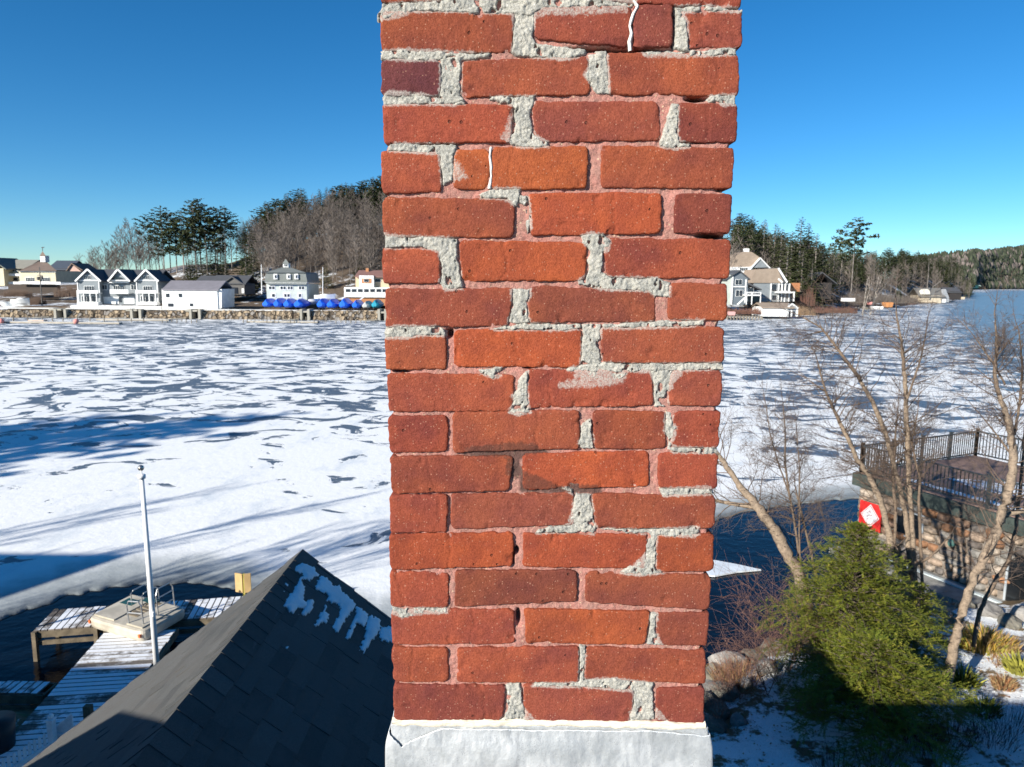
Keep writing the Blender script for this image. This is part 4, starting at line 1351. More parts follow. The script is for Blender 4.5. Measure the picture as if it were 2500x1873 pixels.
# ------------------------------------------------------------------ stone boathouse with a roof deck on the right
BP, BW, BN = Vector((12.42, 24.55, 0)), Vector((.42, -.907, 0)).normalized(), Vector((.907, .42, 0)).normalized()
BL, BD = 8.8, 6.4
def bp(s, d, z): return BP + BW * s + BN * d + Vector((0, 0, z))
def bbox(mb, s0, s1, d0, d1, z0, z1):
    c = (bp(s0, d0, z0) + bp(s1, d1, z1)) / 2
    return mb.obox(c, BW * (s1 - s0) / 2, BN * (d1 - d0) / 2, Vector((0, 0, (z1 - z0) / 2)))
def boathouse():
    r = thing('stone_boathouse', 'fieldstone boathouse with railed roof deck and red sign', 'boathouse')
    mort = simple('wall_mortar', (.20, .175, .15), .95, .25, 6, .006)
    band = simple('dark_green_trim', (.045, .060, .052), .7, .2, 3, .002)
    grn = simple('green_door_paint', (.025, .05, .045), .6, .2, 5, .001)
    glass = simple('dark_window_glass', (.012, .014, .016), .1, .1, 3, 0, spec=.6)
    slab = simple('stone_slab', (.27, .265, .245), .85, .2, 3, .006)
    dk = simple('brown_deck_boards', (.25, .165, .135), .85, .2, 3, .003)
    mb = MB(); bbox(mb, .04, BL, .04, BD, -.6, 2.55); mb.build('wall', mort, r)
    # the stones, laid in uneven courses
    cols = [(.36, .27, .20), (.30, .19, .13), (.25, .235, .21), (.40, .31, .23), (.33, .17, .09), (.17, .15, .135), (.42, .35, .28)]
    mats = [simple('field_stone', c, .9, .3, 9, .01, 25, objvar=.3) for c in cols]
    def stone(seed, w, h):
        q_ = random.Random(seed)
        b = MB()
        pts = []
        for (x, z) in ((-.5, -.5), (0, -.5), (.5, -.5), (.5, 0), (.5, .5), (0, .5), (-.5, .5), (-.5, 0)):
            k = .86 if abs(x) == .5 and abs(z) == .5 else 1.0
            pts.append((x * k + q_.uniform(-.05, .05), z * k + q_.uniform(-.06, .06)))
        vs = [(x, 0, z) for x, z in pts] + [(x * .98, -.05, z * .98) for x, z in pts] + [(x * .72, -.085 - q_.uniform(0, .02), z * .68) for x, z in pts]
        fs = [(i, (i + 1) % 8, 8 + (i + 1) % 8, 8 + i) for i in range(8)] + [(8 + i, 8 + (i + 1) % 8, 16 + (i + 1) % 8, 16 + i) for i in range(8)] + [tuple(range(16, 24))]
        return b.add(vs, fs)
    metas = [stone(k, 1, 1).mesh('stone', mats[k % 7], True) for k in range(14)]
    q_ = random.Random(5)
    z = .30; n = 0
    while z < 2.34:
        h = q_.choice((.15, .19, .24, .28)); h = min(h, 2.5 - z)
        s = 0.0
        while s < BL - .1:
            w = q_.uniform(.26, .62)
            w = min(w, BL - s)
            hole = (1.55 < s + w / 2 < 2.45 and 1.2 < z + h / 2 < 2.0) or (5.15 < s + w / 2 < 6.0 and z + h / 2 < 1.9) or (s + w / 2 > 7.75 and z + h / 2 < 2.15)
            if not hole and n < 280:
                o = link('stone', metas[q_.randrange(14)], r)
                m = Matrix((BW * (w - .025), BN * (1 + q_.uniform(-.3, .5)), Vector((0, 0, h - .02)))).transposed().to_4x4()
                m.translation = bp(s + w / 2, .04, z + h / 2)
                o.matrix_world = m
                n += 1
            s += w
        z += h
    # end wall towards the lake: the same stones, joined
    rest = MB()
    z = .1
    while z < 2.4:
        h = q_.choice((.18, .24, .3)); d = 0
        while d < BD:
            w = q_.uniform(.3, .7)
            st = stone(q_.randrange(99), 1, 1)
            for v in (0,):
                vs = [bp(.04 + p[1], d + w / 2 + p[0] * (w - .03), z + h / 2 + p[2] * (h - .02)) for p in st.v]
            rest.add(vs, st.f)
            d += w
        z += h
    rest.build('end_wall_stones', mats[2], r)['kind'] = 'stuff'
    def boxp(name, m, *a):
        b = MB(); bbox(b, *a); return b.build(name, m, r)
    boxp('window', glass, 1.55, 2.45, -.01, .03, 1.2, 2.0)
    w_ = MB()
    for a in ((1.5, 1.56, -.03, .03, 1.15, 2.05), (2.44, 2.5, -.03, .03, 1.15, 2.05), (1.56, 2.44, -.03, .03, 1.15, 1.2), (1.56, 2.44, -.03, .03, 2.0, 2.05)): bbox(w_, *a)
    w_.build('window_frame', simple('pale_frame', (.35, .38, .40), .6, .1, 5, 0), r)
    boxp('door', glass, 5.2, 5.9, -.01, .03, .32, 1.85)
    boxp('door_frame', bpy.data.materials['pale_frame'], 5.14, 5.2, -.04, .03, .32, 1.9)
    boxp('barn_door', grn, 7.8, 8.75, -.06, .03, .32, 2.15)
    # wall lantern
    lan = simple('verdigris_lantern', (.06, .16, .14), .6, .2, 20, 0)
    mb = MB(); c = bp(3.55, -.16, 1.52); mb.ball(c, .11, 8, 6, 0, (1, 1, 1.25)); mb.bar(c, bp(3.55, .05, 1.62), .03); mb.build('wall_lantern', lan, r)
    # roof deck
    boxp('fascia_band', band, -.18, BL + .1, -.18, -.05, 2.42, 2.86)
    boxp('fascia_band', band, -.18, -.05, -.05, BD, 2.42, 2.86)
    boxp('soffit', band, -.05, BL + .1, -.05, BD, 2.56, 2.80)
    # deck boards
    me = MB(); me.add([(0, 0, 0), (1, 0, 0), (1, 1, 0), (0, 1, 0), (0, 0, .03), (1, 0, .03), (1, 1, .03), (0, 1, .03)], [(0, 3, 2, 1), (4, 5, 6, 7), (0, 1, 5, 4), (1, 2, 6, 5), (2, 3, 7, 6), (3, 0, 4, 7)])
    dme = me.mesh('deck_board', dk)
    k = 0
    while k * .15 < BD - .1:
        o = link('deck_board', dme, r)
        m = Matrix((BW * (BL + .1), BN * .143, Vector((0, 0, 1)))).transposed().to_4x4()
        m.translation = bp(-.1, k * .15, 2.84 + rnd.uniform(0, .002)); o.matrix_world = m
        k += 1
    # railings: posts, rails, balusters
    rail = simple('dark_railing', (.035, .045, .050), .55, .2, 8, .001)
    def railing(s0, d0, s1, d1, npost, z=2.87, h=1.0):
        a, b = bp(s0, d0, z), bp(s1, d1, z)
        L = (b - a).length
        d = (b - a).normalized()
        for i in range(npost + 1):
            p = a.lerp(b, i / npost)
            q2 = MB(); q2.box(p.x - .045, p.x + .045, p.y - .045, p.y + .045, z, z + h + .06); q2.box(p.x - .06, p.x + .06, p.y - .06, p.y + .06, z + h + .06, z + h + .09)
            q2.build('rail_post', rail, r)
        for zz, w in ((.1, .05), (h - .02, .07)):
            MB().bar(a + Vector((0, 0, zz)), b + Vector((0, 0, zz)), w, .045).build('rail', rail, r)
        nb = int(L / .125)
        bal = MB(); bal.box(-.013, .013, -.013, .013, .12, h - .04)
        bm_ = bal.mesh('baluster', rail)
        for i in range(1, nb):
            p = a.lerp(b, i / nb)
            link('baluster', bm_, r, (p.x, p.y, z))
    railing(0, 0, 0, BD, 4)
    railing(0, 0, BL, 0, 4)
    railing(0, BD, BL, BD, 4)
    snow = MB()
    X, Y = np.meshgrid(np.arange(1.2, 7.6, .06), np.arange(.5, 5.6, .06))
    s = polysd(X + fbm(X * 2, Y * 6, 3, 4) * 1.2, Y + fbm(X * 6, Y * 6, 9, 4) * .5, [(1.7, 2.0), (3.4, 4.2), (6.4, 4.9), (5.6, 3.0), (4.0, 1.7)])
    s2 = polysd(X + fbm(X * 2, Y * 6, 13, 4) * 1.2, Y + fbm(X * 6, Y * 6, 19, 4) * .3, [(1.0, .2), (1.2, .9), (7.5, 1.0), (7.6, .15)])
    s = np.maximum(s, s2)
    F = gridfaces(*X.shape, keep=(s > 0).ravel())
    V = np.array([[*(bp(x, y, 2.885 + min(.02, max(0, ss) * .1)))] for x, y, ss in zip(X.ravel(), Y.ravel(), s.ravel())])
    us = np.unique(F); mp = np.full(len(V), -1); mp[us] = np.arange(len(us))
    o = link('deck_snow', npmesh('deck_snow', V[us], mp[F], M_SNOW)); tag(o, 'thin snow lying on the brown roof deck', 'snow', kind='stuff')
    # walkway of stone slabs along the wall
    sw = 0
    k = 0
    while sw < 9.3:
        L = rnd.uniform(.8, 1.25)
        b = MB(); bbox(b, sw, min(sw + L - .02, 9.6), -1.25 - rnd.uniform(0, .05), .0, .12, .30 + rnd.uniform(-.01, .01)); b.build('paving_slab', slab, r)
        sw += L
    boxp('walk_edge', simple('ice_on_slab', (.55, .62, .63), .5, .15, 3, .004), .9, 5.4, -.42, -.28, .305, .345)
    b = MB()
    for sx in np.arange(.3, 9.3, 1.5): bbox(b, sx, sx + .18, -1.15, -.95, -.9, .12)
    b.build('walk_supports', mort, r)
boathouse()

# red sign with a white diamond on its own board
def red_sign():
    r = thing('red_diamond_sign', 'red sign with a white diamond on the corner of the stone boathouse', 'sign')
    red = simple('red_sign_paint', (.62, .025, .022), .5, .08, 4, 0)
    wh = simple('white_sign_paint', (.80, .78, .78), .5, .05, 5, 0)
    gy = simple('pale_sign_lettering', (.55, .42, .44), .6, .1, 9, 0)
    s0, s1, z0, z1 = .20, 1.06, 1.02, 1.96
    b = MB(); bbox(b, s0, s1, -.155, -.125, z0, z1); b.build('panel', red, r)
    c, zc = (s0 + s1) / 2, (z0 + z1) / 2
    hs, hz = .37, .42
    def diamond(k, d0, th, m, name):
        P = [bp(c - hs * k, d0, zc), bp(c, d0, zc - hz * k), bp(c + hs * k, d0, zc), bp(c, d0, zc + hz * k)]
        return MB().prism(P, BN * -th).build(name, m, r)
    diamond(1.0, -.1555, .004, wh, 'diamond')
    diamond(.90, -.1600, .003, red, 'diamond_line')
    diamond(.84, -.1635, .003, wh, 'diamond')
    def stroke(x0, z0_, x1, z1_, w=.03):
        a, b_ = bp(c + x0, -.169, zc + z0_), bp(c + x1, -.169, zc + z1_)
        return a, b_, w
    mb = MB()
    for st in ((-.10, .10, .02, .20), (-.02, .20, .10, .02), (-.16, -.04, .12, .06), (-.12, -.14, .12, -.05), (.02, .06, .06, -.16)):
        a, b_, w = stroke(*st); mb.bar(a, b_, .004, w)
    mb.build('faded_marks', gy, r)
red_sign()

# ------------------------------------------------------------------ bare trees near the house
def bark(name, c1, c2, dark, scale=14):
    t = NT(name)
    c = t.mix(t.ramp(t.noise(scale, 5, .7), .35, .65), c1, c2)
    b = t.noise(9, 4, .7, vec=t.vscale((1, 1, 3.2)))
    c = t.mix(t.ramp(b, .56, .66), c, dark)
    t.bump(t.noise(40, 4, .7), .01)
    return t.done(c, .9, 0, .15)
M_BARK = bark('pale_bark', (.33, .255, .185), (.20, .155, .115), (.07, .052, .04))
M_BARKD = bark('grey_brown_bark', (.20, .16, .125), (.12, .095, .075), (.05, .04, .03))
M_BARKU = bark('upper_bark', (.21, .155, .11), (.14, .105, .08), (.06, .045, .035))
M_TWIG = simple('twig_bark', (.135, .095, .070), .9, .3, 10, 0)
M_TWIGR = simple('reddish_twig_bark', (.20, .105, .075), .9, .3, 10, 0)

def grow(mb, p, d, L, r, q_, depth, mi_twig, bend=.25, up=.15, kids_=5):
    """a wandering twig with side twigs"""
    n = max(3, int(L / .22)) if depth else 3
    pts, rad = [p], [r]
    dd = d.normalized()
    cur = Vector(p)
    for i in range(n):
        dd = (dd + Vector((q_.uniform(-1, 1), q_.uniform(-1, 1), q_.uniform(-1, 1) + up)) * bend).normalized()
        cur = cur + dd * (L / n)
        pts.append(cur.copy()); rad.append(max(.0017, r * (1 - (i + 1) / n * .85)))
    mb.tube(pts, rad, 5 if r > .02 else 3, mi_twig if r < .02 else 0, cap=False)
    if depth <= 0: return
    for k in range(kids_):
        t_ = q_.uniform(.22, 1.0)
        i = min(n - 1, int(t_ * n))
        base = pts[i].lerp(pts[i + 1], q_.random())
        ax_ = (pts[i + 1] - pts[i]).normalized()
        side = ax_.cross(Vector((q_.uniform(-1, 1), q_.uniform(-1, 1), q_.uniform(-1, 1)))).normalized()
        nd = (ax_ * q_.uniform(.5, 1.0) + side * q_.uniform(.5, 1.0)).normalized()
        grow(mb, base, nd, L * q_.uniform(.35, .62), max(.003, rad[i] * .5), q_, depth - 1, mi_twig, bend, up, kids_)

def near_tree(label, stems, seed, mats=(None, None), twigs=26, tl=1.3, name='bare_tree', group=None, depth=2):
    """stems: list of (distance y at foot, y at tip, [(u, v, width px)...], n twigs)"""
    r = thing(name, label, 'tree', group=group)
    q_ = random.Random(seed)
    tr, cr = MB(), MB()
    for (y0, y1, P, nt) in stems:
        pts, rad = [], []
        n = len(P)
        for i, (u, v, w) in enumerate(P):
            y = y0 + (y1 - y0) * i / (n - 1)
            pts.append(onY(u, v, y)); rad.append(max(.006, w / 2 * y * .70 / FPX))
        # denser, slightly wandering line
        PP, RR = [], []
        for i in range(n - 1):
            for k in range(5):
                t_ = k / 5
                p = pts[i].lerp(pts[i + 1], t_)
                j = rad[i] * .28
                PP.append(p + Vector((q_.uniform(-j, j), q_.uniform(-j, j), 0))); RR.append((rad[i] * (1 - t_) + rad[i + 1] * t_) * q_.uniform(.92, 1.1))
        PP.append(pts[-1]); RR.append(rad[-1])
        cut = next((i for i, x in enumerate(RR) if x < .045), len(RR) - 1)
        if cut > 1: tr.tube(PP[:cut + 1], RR[:cut + 1], 9)
        if cut < len(RR) - 2: tr.tube(PP[cut:], RR[cut:], 7, 1)
        # side branches and twigs
        for k in range(nt):
            i = int((.28 + .72 * q_.random() ** .8) * (len(PP) - 2))
            ax_ = (PP[i + 1] - PP[i]).normalized()
            side = ax_.cross(Vector((q_.uniform(-1, 1), q_.uniform(-1, 1), q_.uniform(-.3, .3)))).normalized()
            d = (ax_ * q_.uniform(.35, .9) + side).normalized()
            L = tl * q_.uniform(.5, 1.25) * (1 - .35 * i / len(PP))
            grow(cr, PP[i], d, L * 1.25, min(RR[i] * .45, .015), q_, depth, 1, .22, .12, 6)
        grow(cr, PP[-1], (PP[-1] - PP[-3]).normalized(), tl * .8, RR[-1], q_, depth, 1, .2, .1, 6)
    tr.build('trunk', [mats[0] or M_BARK, M_BARKU], r, True)
    cr.build('branches', [M_BARKU, mats[1] or M_TWIG], r, True)
    return r
near_tree('pale barked tree leaning left over the open water, next to the chimney',
  [(15.5, 17.2, [(2000, 1600, 46), (1975, 1500, 42), (1950, 1402, 40), (1915, 1340, 40), (1888, 1292, 38), (1862, 1255, 34), (1840, 1226, 30), (1812, 1195, 24), (1785, 1155, 20), (1757, 1115, 17), (1700, 1040, 10), (1640, 960, 6)], 30),
   (16.6, 17.6, [(1846, 1238, 24), (1800, 1232, 16), (1745, 1222, 12), (1690, 1215, 9), (1620, 1180, 5)], 16)], 3, twigs=20, tl=1.2)
near_tree('slender twin stemmed sapling rising above the evergreen bush',
  [(16.0, 16.6, [(1968, 1560, 12), (1955, 1440, 10), (1950, 1350, 9), (1935, 1250, 8), (1926, 1200, 8), (1916, 1130, 7), (1918, 1060, 5), (1912, 990, 3)], 40),
   (16.0, 16.3, [(1975, 1560, 8), (1957, 1430, 7), (1951, 1300, 6), (1952, 1150, 5), (1945, 1050, 3)], 24),
   (16.4, 16.8, [(1926, 1205, 6), (1900, 1130, 5), (1880, 1060, 4), (1870, 990, 3)], 24),
   (16.2, 16.4, [(2010, 1520, 14), (1985, 1370, 10), (1960, 1270, 8), (1946, 1210, 6)], 6)], 8, (M_BARK, M_TWIG), tl=.95)
near_tree('many stemmed birch clump in front of the stone boathouse, with peeling bark',
  [(16.8, 16.9, [(2270, 1600, 34), (2245, 1520, 34), (2225, 1470, 32), (2210, 1410, 30)], 2),
   (16.9, 17.6, [(2210, 1410, 30), (2180, 1345, 30), (2168, 1290, 22), (2148, 1215, 20), (2120, 1160, 18), (2092, 1120, 16), (2062, 1055, 14), (2035, 1000, 11), (2012, 945, 8), (1998, 890, 5)], 56),
   (16.9, 17.8, [(2235, 1480, 20), (2222, 1380, 18), (2214, 1280, 18), (2196, 1190, 17), (2178, 1120, 16), (2160, 1050, 16), (2130, 980, 15), (2095, 920, 13), (2058, 870, 11), (2040, 845, 9), (2005, 800, 7), (1960, 775, 4)], 62),
   (16.7, 17.4, [(2240, 1500, 16), (2232, 1380, 16), (2225, 1260, 16), (2218, 1150, 17), (2214, 1050, 17), (2212, 970, 15), (2206, 890, 12), (2200, 830, 9), (2188, 760, 5)], 60),
   (16.6, 17.0, [(2255, 1480, 12), (2249, 1350, 11), (2243, 1230, 10), (2246, 1170, 8), (2225, 1080, 6), (2240, 1010, 4)], 18),
   (16.6, 17.2, [(2210, 990, 8), (2230, 930, 7), (2250, 870, 6), (2262, 800, 4)], 12),
   (16.8, 16.6, [(2212, 1400, 15), (2235, 1380, 12), (2268, 1362, 9)], 1),
   (16.9, 17.4, [(2182, 1350, 9), (2187, 1250, 11), (2180, 1180, 10), (2184, 1090, 8), (2192, 1010, 4)], 16)], 21, (M_BARK, M_TWIG), tl=1.15)
near_tree('thick pale birch trunk rising from snow at the right edge',
  [(13.6, 14.6, [(2300, 1720, 36), (2312, 1660, 34), (2332, 1560, 33), (2347, 1500, 32), (2380, 1404, 31), (2413, 1348, 33), (2447, 1254, 33), (2468, 1179, 30), (2477, 1104, 26), (2462, 1030, 22), (2443, 977, 17), (2428, 917, 13), (2434, 860, 10), (2430, 790, 6)], 46),
   (14.3, 14.2, [(2450, 1262, 18), (2480, 1250, 17), (2520, 1243, 15), (2580, 1215, 12)], 4),
   (14.4, 14.4, [(2462, 1225, 14), (2485, 1212, 10), (2530, 1205, 7)], 3),
   (14.5, 15.0, [(2478, 1060, 10), (2490, 980, 9), (2496, 900, 7), (2488, 810, 4)], 20),
   (14.5, 15.0, [(2455, 940, 8), (2420, 880, 6), (2385, 830, 4)], 14),
   (14.5, 15.0, [(2476, 1120, 9), (2440, 1070, 6), (2400, 1020, 4)], 10)], 33, (M_BARK, M_TWIG), tl=1.1)
near_tree('thin grey tree forking beside the thick birch trunk',
  [(14.8, 15.2, [(2372, 1600, 16), (2392, 1490, 16), (2430, 1420, 16), (2462, 1370, 15), (2480, 1290, 13), (2490, 1200, 12), (2500, 1080, 10), (2510, 960, 8)], 12)], 44, (M_BARKD, M_TWIG), tl=1.1)
# loose brush between the leaning tree and the chimney
for i, (u, v, y) in enumerate([(1905, 1620, 14.4), (1880, 1610, 14.0), (1930, 1600, 15.0), (1790, 1650, 13.9), (1760, 1690, 13.2)]):
    r = thing('bare_shrub', 'leafless brown shrub with arching twigs at the water edge', 'shrub', group='bare shrubs along the near shore')
    p = onY(u, v, y)
    p.z = gz(p.x, p.y); BEAR[r.name] = p.x / p.y
    q_ = random.Random(70 + i)
    mb = MB()
    for k in range(9):
        grow(mb, p, Vector((q_.uniform(-.9, .5), q_.uniform(-.5, .5), 1.0)), q_.uniform(1.1, 2.3) if i < 3 else q_.uniform(.5, 1.0), .008, q_, 2, 0, .12, -.02, 6)
    mb.build('twigs', M_TWIGR, r, True)

# ------------------------------------------------------------------ hemlock bush
def needle_mat(name, a, b, yel):
    t = NT(name)
    c = t.mix(t.ramp(t.noise(3, 3), .35, .65), a, b)
    c = t.mix(t.ramp(t.noise(11, 3, .6), .5, .7), c, yel)
    m = t.done(c, .75, 0, .2)
    return m
M_HEM = needle_mat('hemlock_needles', (.085, .112, .013), (.145, .165, .018), (.27, .235, .035))
def hemlock(label, base, top, rad, seed, nb=150, dens=1.0, mat=None, name='hemlock_bush', leaf=.040):
    r = thing(name, label, 'evergreen bush', (0, 0, 0))
    q_ = random.Random(seed)
    b, H = Vector(base), top - base[2]
    mb = MB(); mb.tube([b, b + Vector((.03, .02, H * .5)), b + Vector((0, 0, H * .97))], [.07, .045, .008], 8); mb.build('trunk', M_BARKD, r, True)
    wood, V, F = MB(), [], []
    for i in range(nb):
        t_ = (i + q_.random()) / nb
        h = H * (.03 + .95 * t_ ** .9)
        L = rad * (1 - t_) ** .80 * q_.uniform(.72, 1.12) * (1.0 if t_ > .12 else .85) + .12
        a = i * 2.39996 + q_.uniform(-.3, .3)
        d = Vector((math.cos(a), math.sin(a), q_.uniform(.25, .6) + t_ * .7))
        p = b + Vector((0, 0, h))
        n = 7
        pts = [p.copy()]
        for k in range(n):
            d = (d + Vector((0, 0, -.085 - .02 * k)) + Vector((q_.uniform(-1, 1), q_.uniform(-1, 1), 0)) * .10).normalized()
            p = p + d * (L / n)
            pts.append(p.copy())
        wood.tube(pts, [max(.003, .013 * (1 - k / (n + 1))) for k in range(n + 1)], 3, cap=False)
        # side sprays
        ns = int(28 * dens * (L / rad + .35))
        for s_ in range(ns):
            u_ = q_.uniform(.15, 1.0)
            k = min(n - 1, int(u_ * n)); f = u_ * n - k
            base_ = pts[k].lerp(pts[k + 1], f)
            ax_ = (pts[k + 1] - pts[k]).normalized()
            up_ = Vector((0, 0, 1))
            sd_ = ax_.cross(up_).normalized() * (1 if s_ % 2 else -1)
            dd = (ax_ * q_.uniform(.5, 1.0) + sd_ * q_.uniform(.4, 1.0) + up_ * q_.uniform(-.25, .45)).normalized()
            SL = L * .26 * (1.15 - u_ * .6) * q_.uniform(.6, 1.2) + .05
            m_ = max(4, int(SL / .028))
            nrm = dd.cross(sd_).normalized()
            q = base_.copy()
            for j in range(m_):
                dd = (dd + Vector((0, 0, .012)) + Vector((q_.uniform(-1, 1), q_.uniform(-1, 1), q_.uniform(-1, 1))) * .10).normalized()
                q = q + dd * (SL / m_)
                lat = dd.cross(up_).normalized()
                for sg in (-1, 1):
                    ld = (dd * .8 + lat * sg + up_ * q_.uniform(-.3, .25)).normalized()
                    l_ = leaf * q_.uniform(.6, 1.2) * (1 - .5 * j / m_)
                    w_ = dd * .0085 + up_ * q_.uniform(-.004, .004)
                    o = len(V)
                    V.extend([q - w_, q + w_, q + ld * l_ + w_ * .6, q + ld * l_ - w_ * .6])
                    F.append((o, o + 1, o + 2, o + 3))
    wood.build('branches', M_BARKD, r, True)
    me = npmesh('foliage', np.array([tuple(v) for v in V]), np.array(F), mat or M_HEM, False)
    link('foliage', me, r)
    return r
hemlock('big yellow green hemlock bush half in the shadow of the house', (7.30, 14.3, .85), 4.55, 2.15, 5, nb=280, dens=1.0)
hemlock('low hemlock tuft behind the right side of the big bush', (9.3, 15.3, .8), 2.75, 1.15, 15, nb=70, dens=.9)
hemlock('dark hemlock sapling in shade at the bottom right corner', (9.6, 10.9, 1.2), 2.15, .8, 25, nb=40, dens=.9, name='hemlock_sapling')
hemlock('broad low hemlock in shade under the big bush', (6.9, 12.5, 1.0), 2.9, 2.0, 35, nb=190, dens=1.0)

# rocks, dry grass clumps and small shrubs on the near shore
M_ROCK = simple('granite', (.27, .255, .235), .9, .3, 3, .02, 14, objvar=.35)
M_ROCKB = simple('mossy_granite', (.20, .185, .15), .9, .35, 3, .02, 14, objvar=.3)
def rock_mesh(seed):
    q_ = random.Random(seed)
    mb = MB(); mb.ball((0, 0, 0), 1, 12, 8)
    v = []
    for p in mb.v:
        p = Vector(p)
        k = 1 + .55 * (float(fbm(np.array([p.x * 1.3 + seed]), np.array([p.y * 1.3 + p.z * .9]), seed, 3)[0]) * 2)
        p = Vector((math.copysign(abs(p.x) ** .8, p.x), math.copysign(abs(p.y) ** .8, p.y), math.copysign(abs(p.z) ** .7, p.z)))
        v.append(p * k)
    mb.v = v
    return mb
ROCKS = [rock_mesh(s).mesh('boulder', M_ROCK if s % 2 else M_ROCKB, False) for s in range(5)]
k = 0
q_ = random.Random(91)
spots = [(1745, 1640, .42), (1790, 1628, .5), (1840, 1612, .45), (1740, 1690, .3), (1775, 1715, .35), (1730, 1735, .3), (1820, 1700, .22), (1760, 1760, .28), (1870, 1660, .25), (1900, 1600, .4),
         (2010, 1545, .35), (2080, 1520, .4), (2140, 1500, .35), (2190, 1485, .35), (2250, 1490, .4), (2300, 1510, .35), (2420, 1530, .35), (2460, 1560, .3), (2490, 1540, .4), (2355, 1500, .3), (1735, 1790, .3), (1800, 1790, .24)]
for u, v, sz in spots:
    p = onZ(u, v, .55)
    o = link('boulder', ROCKS[k % 5])
    sz *= .78
    o.scale = (sz * q_.uniform(.8, 1.5), sz * q_.uniform(.7, 1.2), sz * q_.uniform(.45, .8))
    o.rotation_euler = (q_.uniform(-.3, .3), q_.uniform(-.3, .3), q_.uniform(0, 6))
    o.location = (p.x, p.y, gz(p.x, p.y) + sz * .12)
    tag(o, 'grey granite boulder half covered by snow on the near shore', 'rock', 'granite boulders along the near shore')
    k += 1
def tuft(name, label, cat, u, v, z, R, H, n, mats, seed, group=None, blade=.006, lean=.6):
    p = onZ(u, v, z); p.z = gz(p.x, p.y) - .03
    bear = p.x / p.y
    q_ = random.Random(seed)
    mb = MB()
    for i in range(n):
        a, rr_ = q_.uniform(0, 6.28), R * math.sqrt(q_.random())
        b = p + Vector((math.cos(a) * rr_, math.sin(a) * rr_, 0))
        d = Vector((math.cos(a) * q_.uniform(0, lean), math.sin(a) * q_.uniform(0, lean), 1)).normalized()
        h = H * q_.uniform(.4, 1.1) * (1 - .4 * rr_ / R)
        w = Vector((q_.uniform(-1, 1), q_.uniform(-1, 1), 0)).normalized() * blade
        m1 = b + d * h * .6; tip = b + d * h + Vector((math.cos(a), math.sin(a), -.3)) * h * .15
        mb.add([b - w, b + w, m1 + w * .8, m1 - w * .8, tip], [(0, 1, 2, 3), (3, 2, 4)], q_.randrange(len(mats)))
    o = mb.build(name, mats)
    return tag(o, label, cat, group)
M_DRY = simple('dry_straw', (.36, .25, .12), .9, .3, 8, 0)
M_RUST = simple('rusty_leaves', (.24, .105, .045), .9, .3, 8, 0)
M_YGR = simple('yellow_green_leaves', (.26, .25, .04), .8, .3, 8, 0)
M_YOR = simple('ochre_leaves', (.38, .24, .04), .8, .3, 8, 0)
tuft('dry_shrub', 'yellow and ochre leafed low shrub between the birch trunk and the stone slabs', 'shrub', 2400, 1590, .8, .55, .65, 900, [M_YOR, M_YGR, M_DRY], 1, blade=.014, lean=.5)
tuft('dry_shrub', 'small ochre shrub to the right of the yellow one', 'shrub', 2446, 1600, .8, .35, .5, 450, [M_YOR, M_DRY, M_RUST], 2, blade=.012, lean=.5)
tuft('dry_shrub', 'round rust brown dried flower clump standing on sunlit snow', 'shrub', 2449, 1682, 1.0, .2, .36, 500, [M_RUST, M_DRY], 3, blade=.008, lean=.8)
tuft('dry_shrub', 'pale dry seed heads on snow behind the rust brown clump', 'shrub', 2460, 1622, 1.0, .35, .3, 260, [M_DRY, M_RUST], 4, blade=.007, lean=.8)
tuft('green_shrub', 'bright yellow green broadleaf shrub at the right edge of the snow', 'shrub', 2492, 1648, 1.0, .3, .5, 160, [M_YGR], 5, blade=.03, lean=.9)
tuft('green_shrub', 'small dark rhododendron beside the foot of the thick birch', 'shrub', 2352, 1665, 1.0, .25, .5, 170, [M_HEM, M_HEM, M_YGR], 6, blade=.024, lean=.9)
tuft('green_shrub', 'dark leafy shrub in the house shadow on snow', 'shrub', 2400, 1735, 1.1, .3, .4, 160, [M_HEM], 7, blade=.02, lean=.9)
tuft('dry_brush', 'reddish dry brush on rocks beside the chimney', 'brush', 1800, 1668, .6, .55, .55, 1000, [M_RUST, M_DRY, M_TWIGR], 8, blade=.005, lean=.8)
tuft('dry_brush', 'straw coloured dry grass below the reddish brush', 'brush', 1800, 1712, .6, .40, .35, 600, [M_DRY, M_RUST], 9, blade=.005, lean=.9)
M_TWD = simple('dark_stems', (.07, .05, .04), .9, .3, 10, 0)
for i, (u, v) in enumerate([(2230, 1790), (2280, 1840), (2150, 1840), (2330, 1790), (2050, 1860), (2420, 1800), (2470, 1760), (2190, 1760)]):
    tuft('bare_brush', 'leafless thin stemmed brush in the house shadow', 'brush', u, v, 1.2, .4, .8, 160, [M_TWD], 20 + i, 'thin brush in the house shadow', .004, .6)
number_labels('granite boulders along the near shore', 'grey granite boulder on the near shore, # counted from the chimney')
number_labels('bare shrubs along the near shore', 'leafless brown arching shrub at the water edge, # counted from the chimney')
# fallen leaves and weeds on the snow
mb = MB(); q_ = random.Random(5)
for i in range(2600):
    x, y = q_.uniform(3.5, 14), q_.uniform(8.5, 18.5)
    if float(polysd(np.array([x]), np.array([y]), LAND)[0]) < .1: continue
    z = gz(x, y) + .012
    a = q_.uniform(0, 6.28); l = q_.uniform(.012, .04)
    c, s = math.cos(a) * l, math.sin(a) * l
    mb.add([(x + c, y + s, z + q_.uniform(0, .02)), (x - s * .6, y + c * .6, z), (x - c, y - s, z + q_.uniform(0, .02)), (x + s * .6, y - c * .6, z)], [(0, 1, 2, 3)], q_.randrange(2))
o = mb.build('fallen_leaves', [M_RUST, M_DRY]); tag(o, 'brown fallen leaves scattered on the snow', 'leaves', kind='stuff')
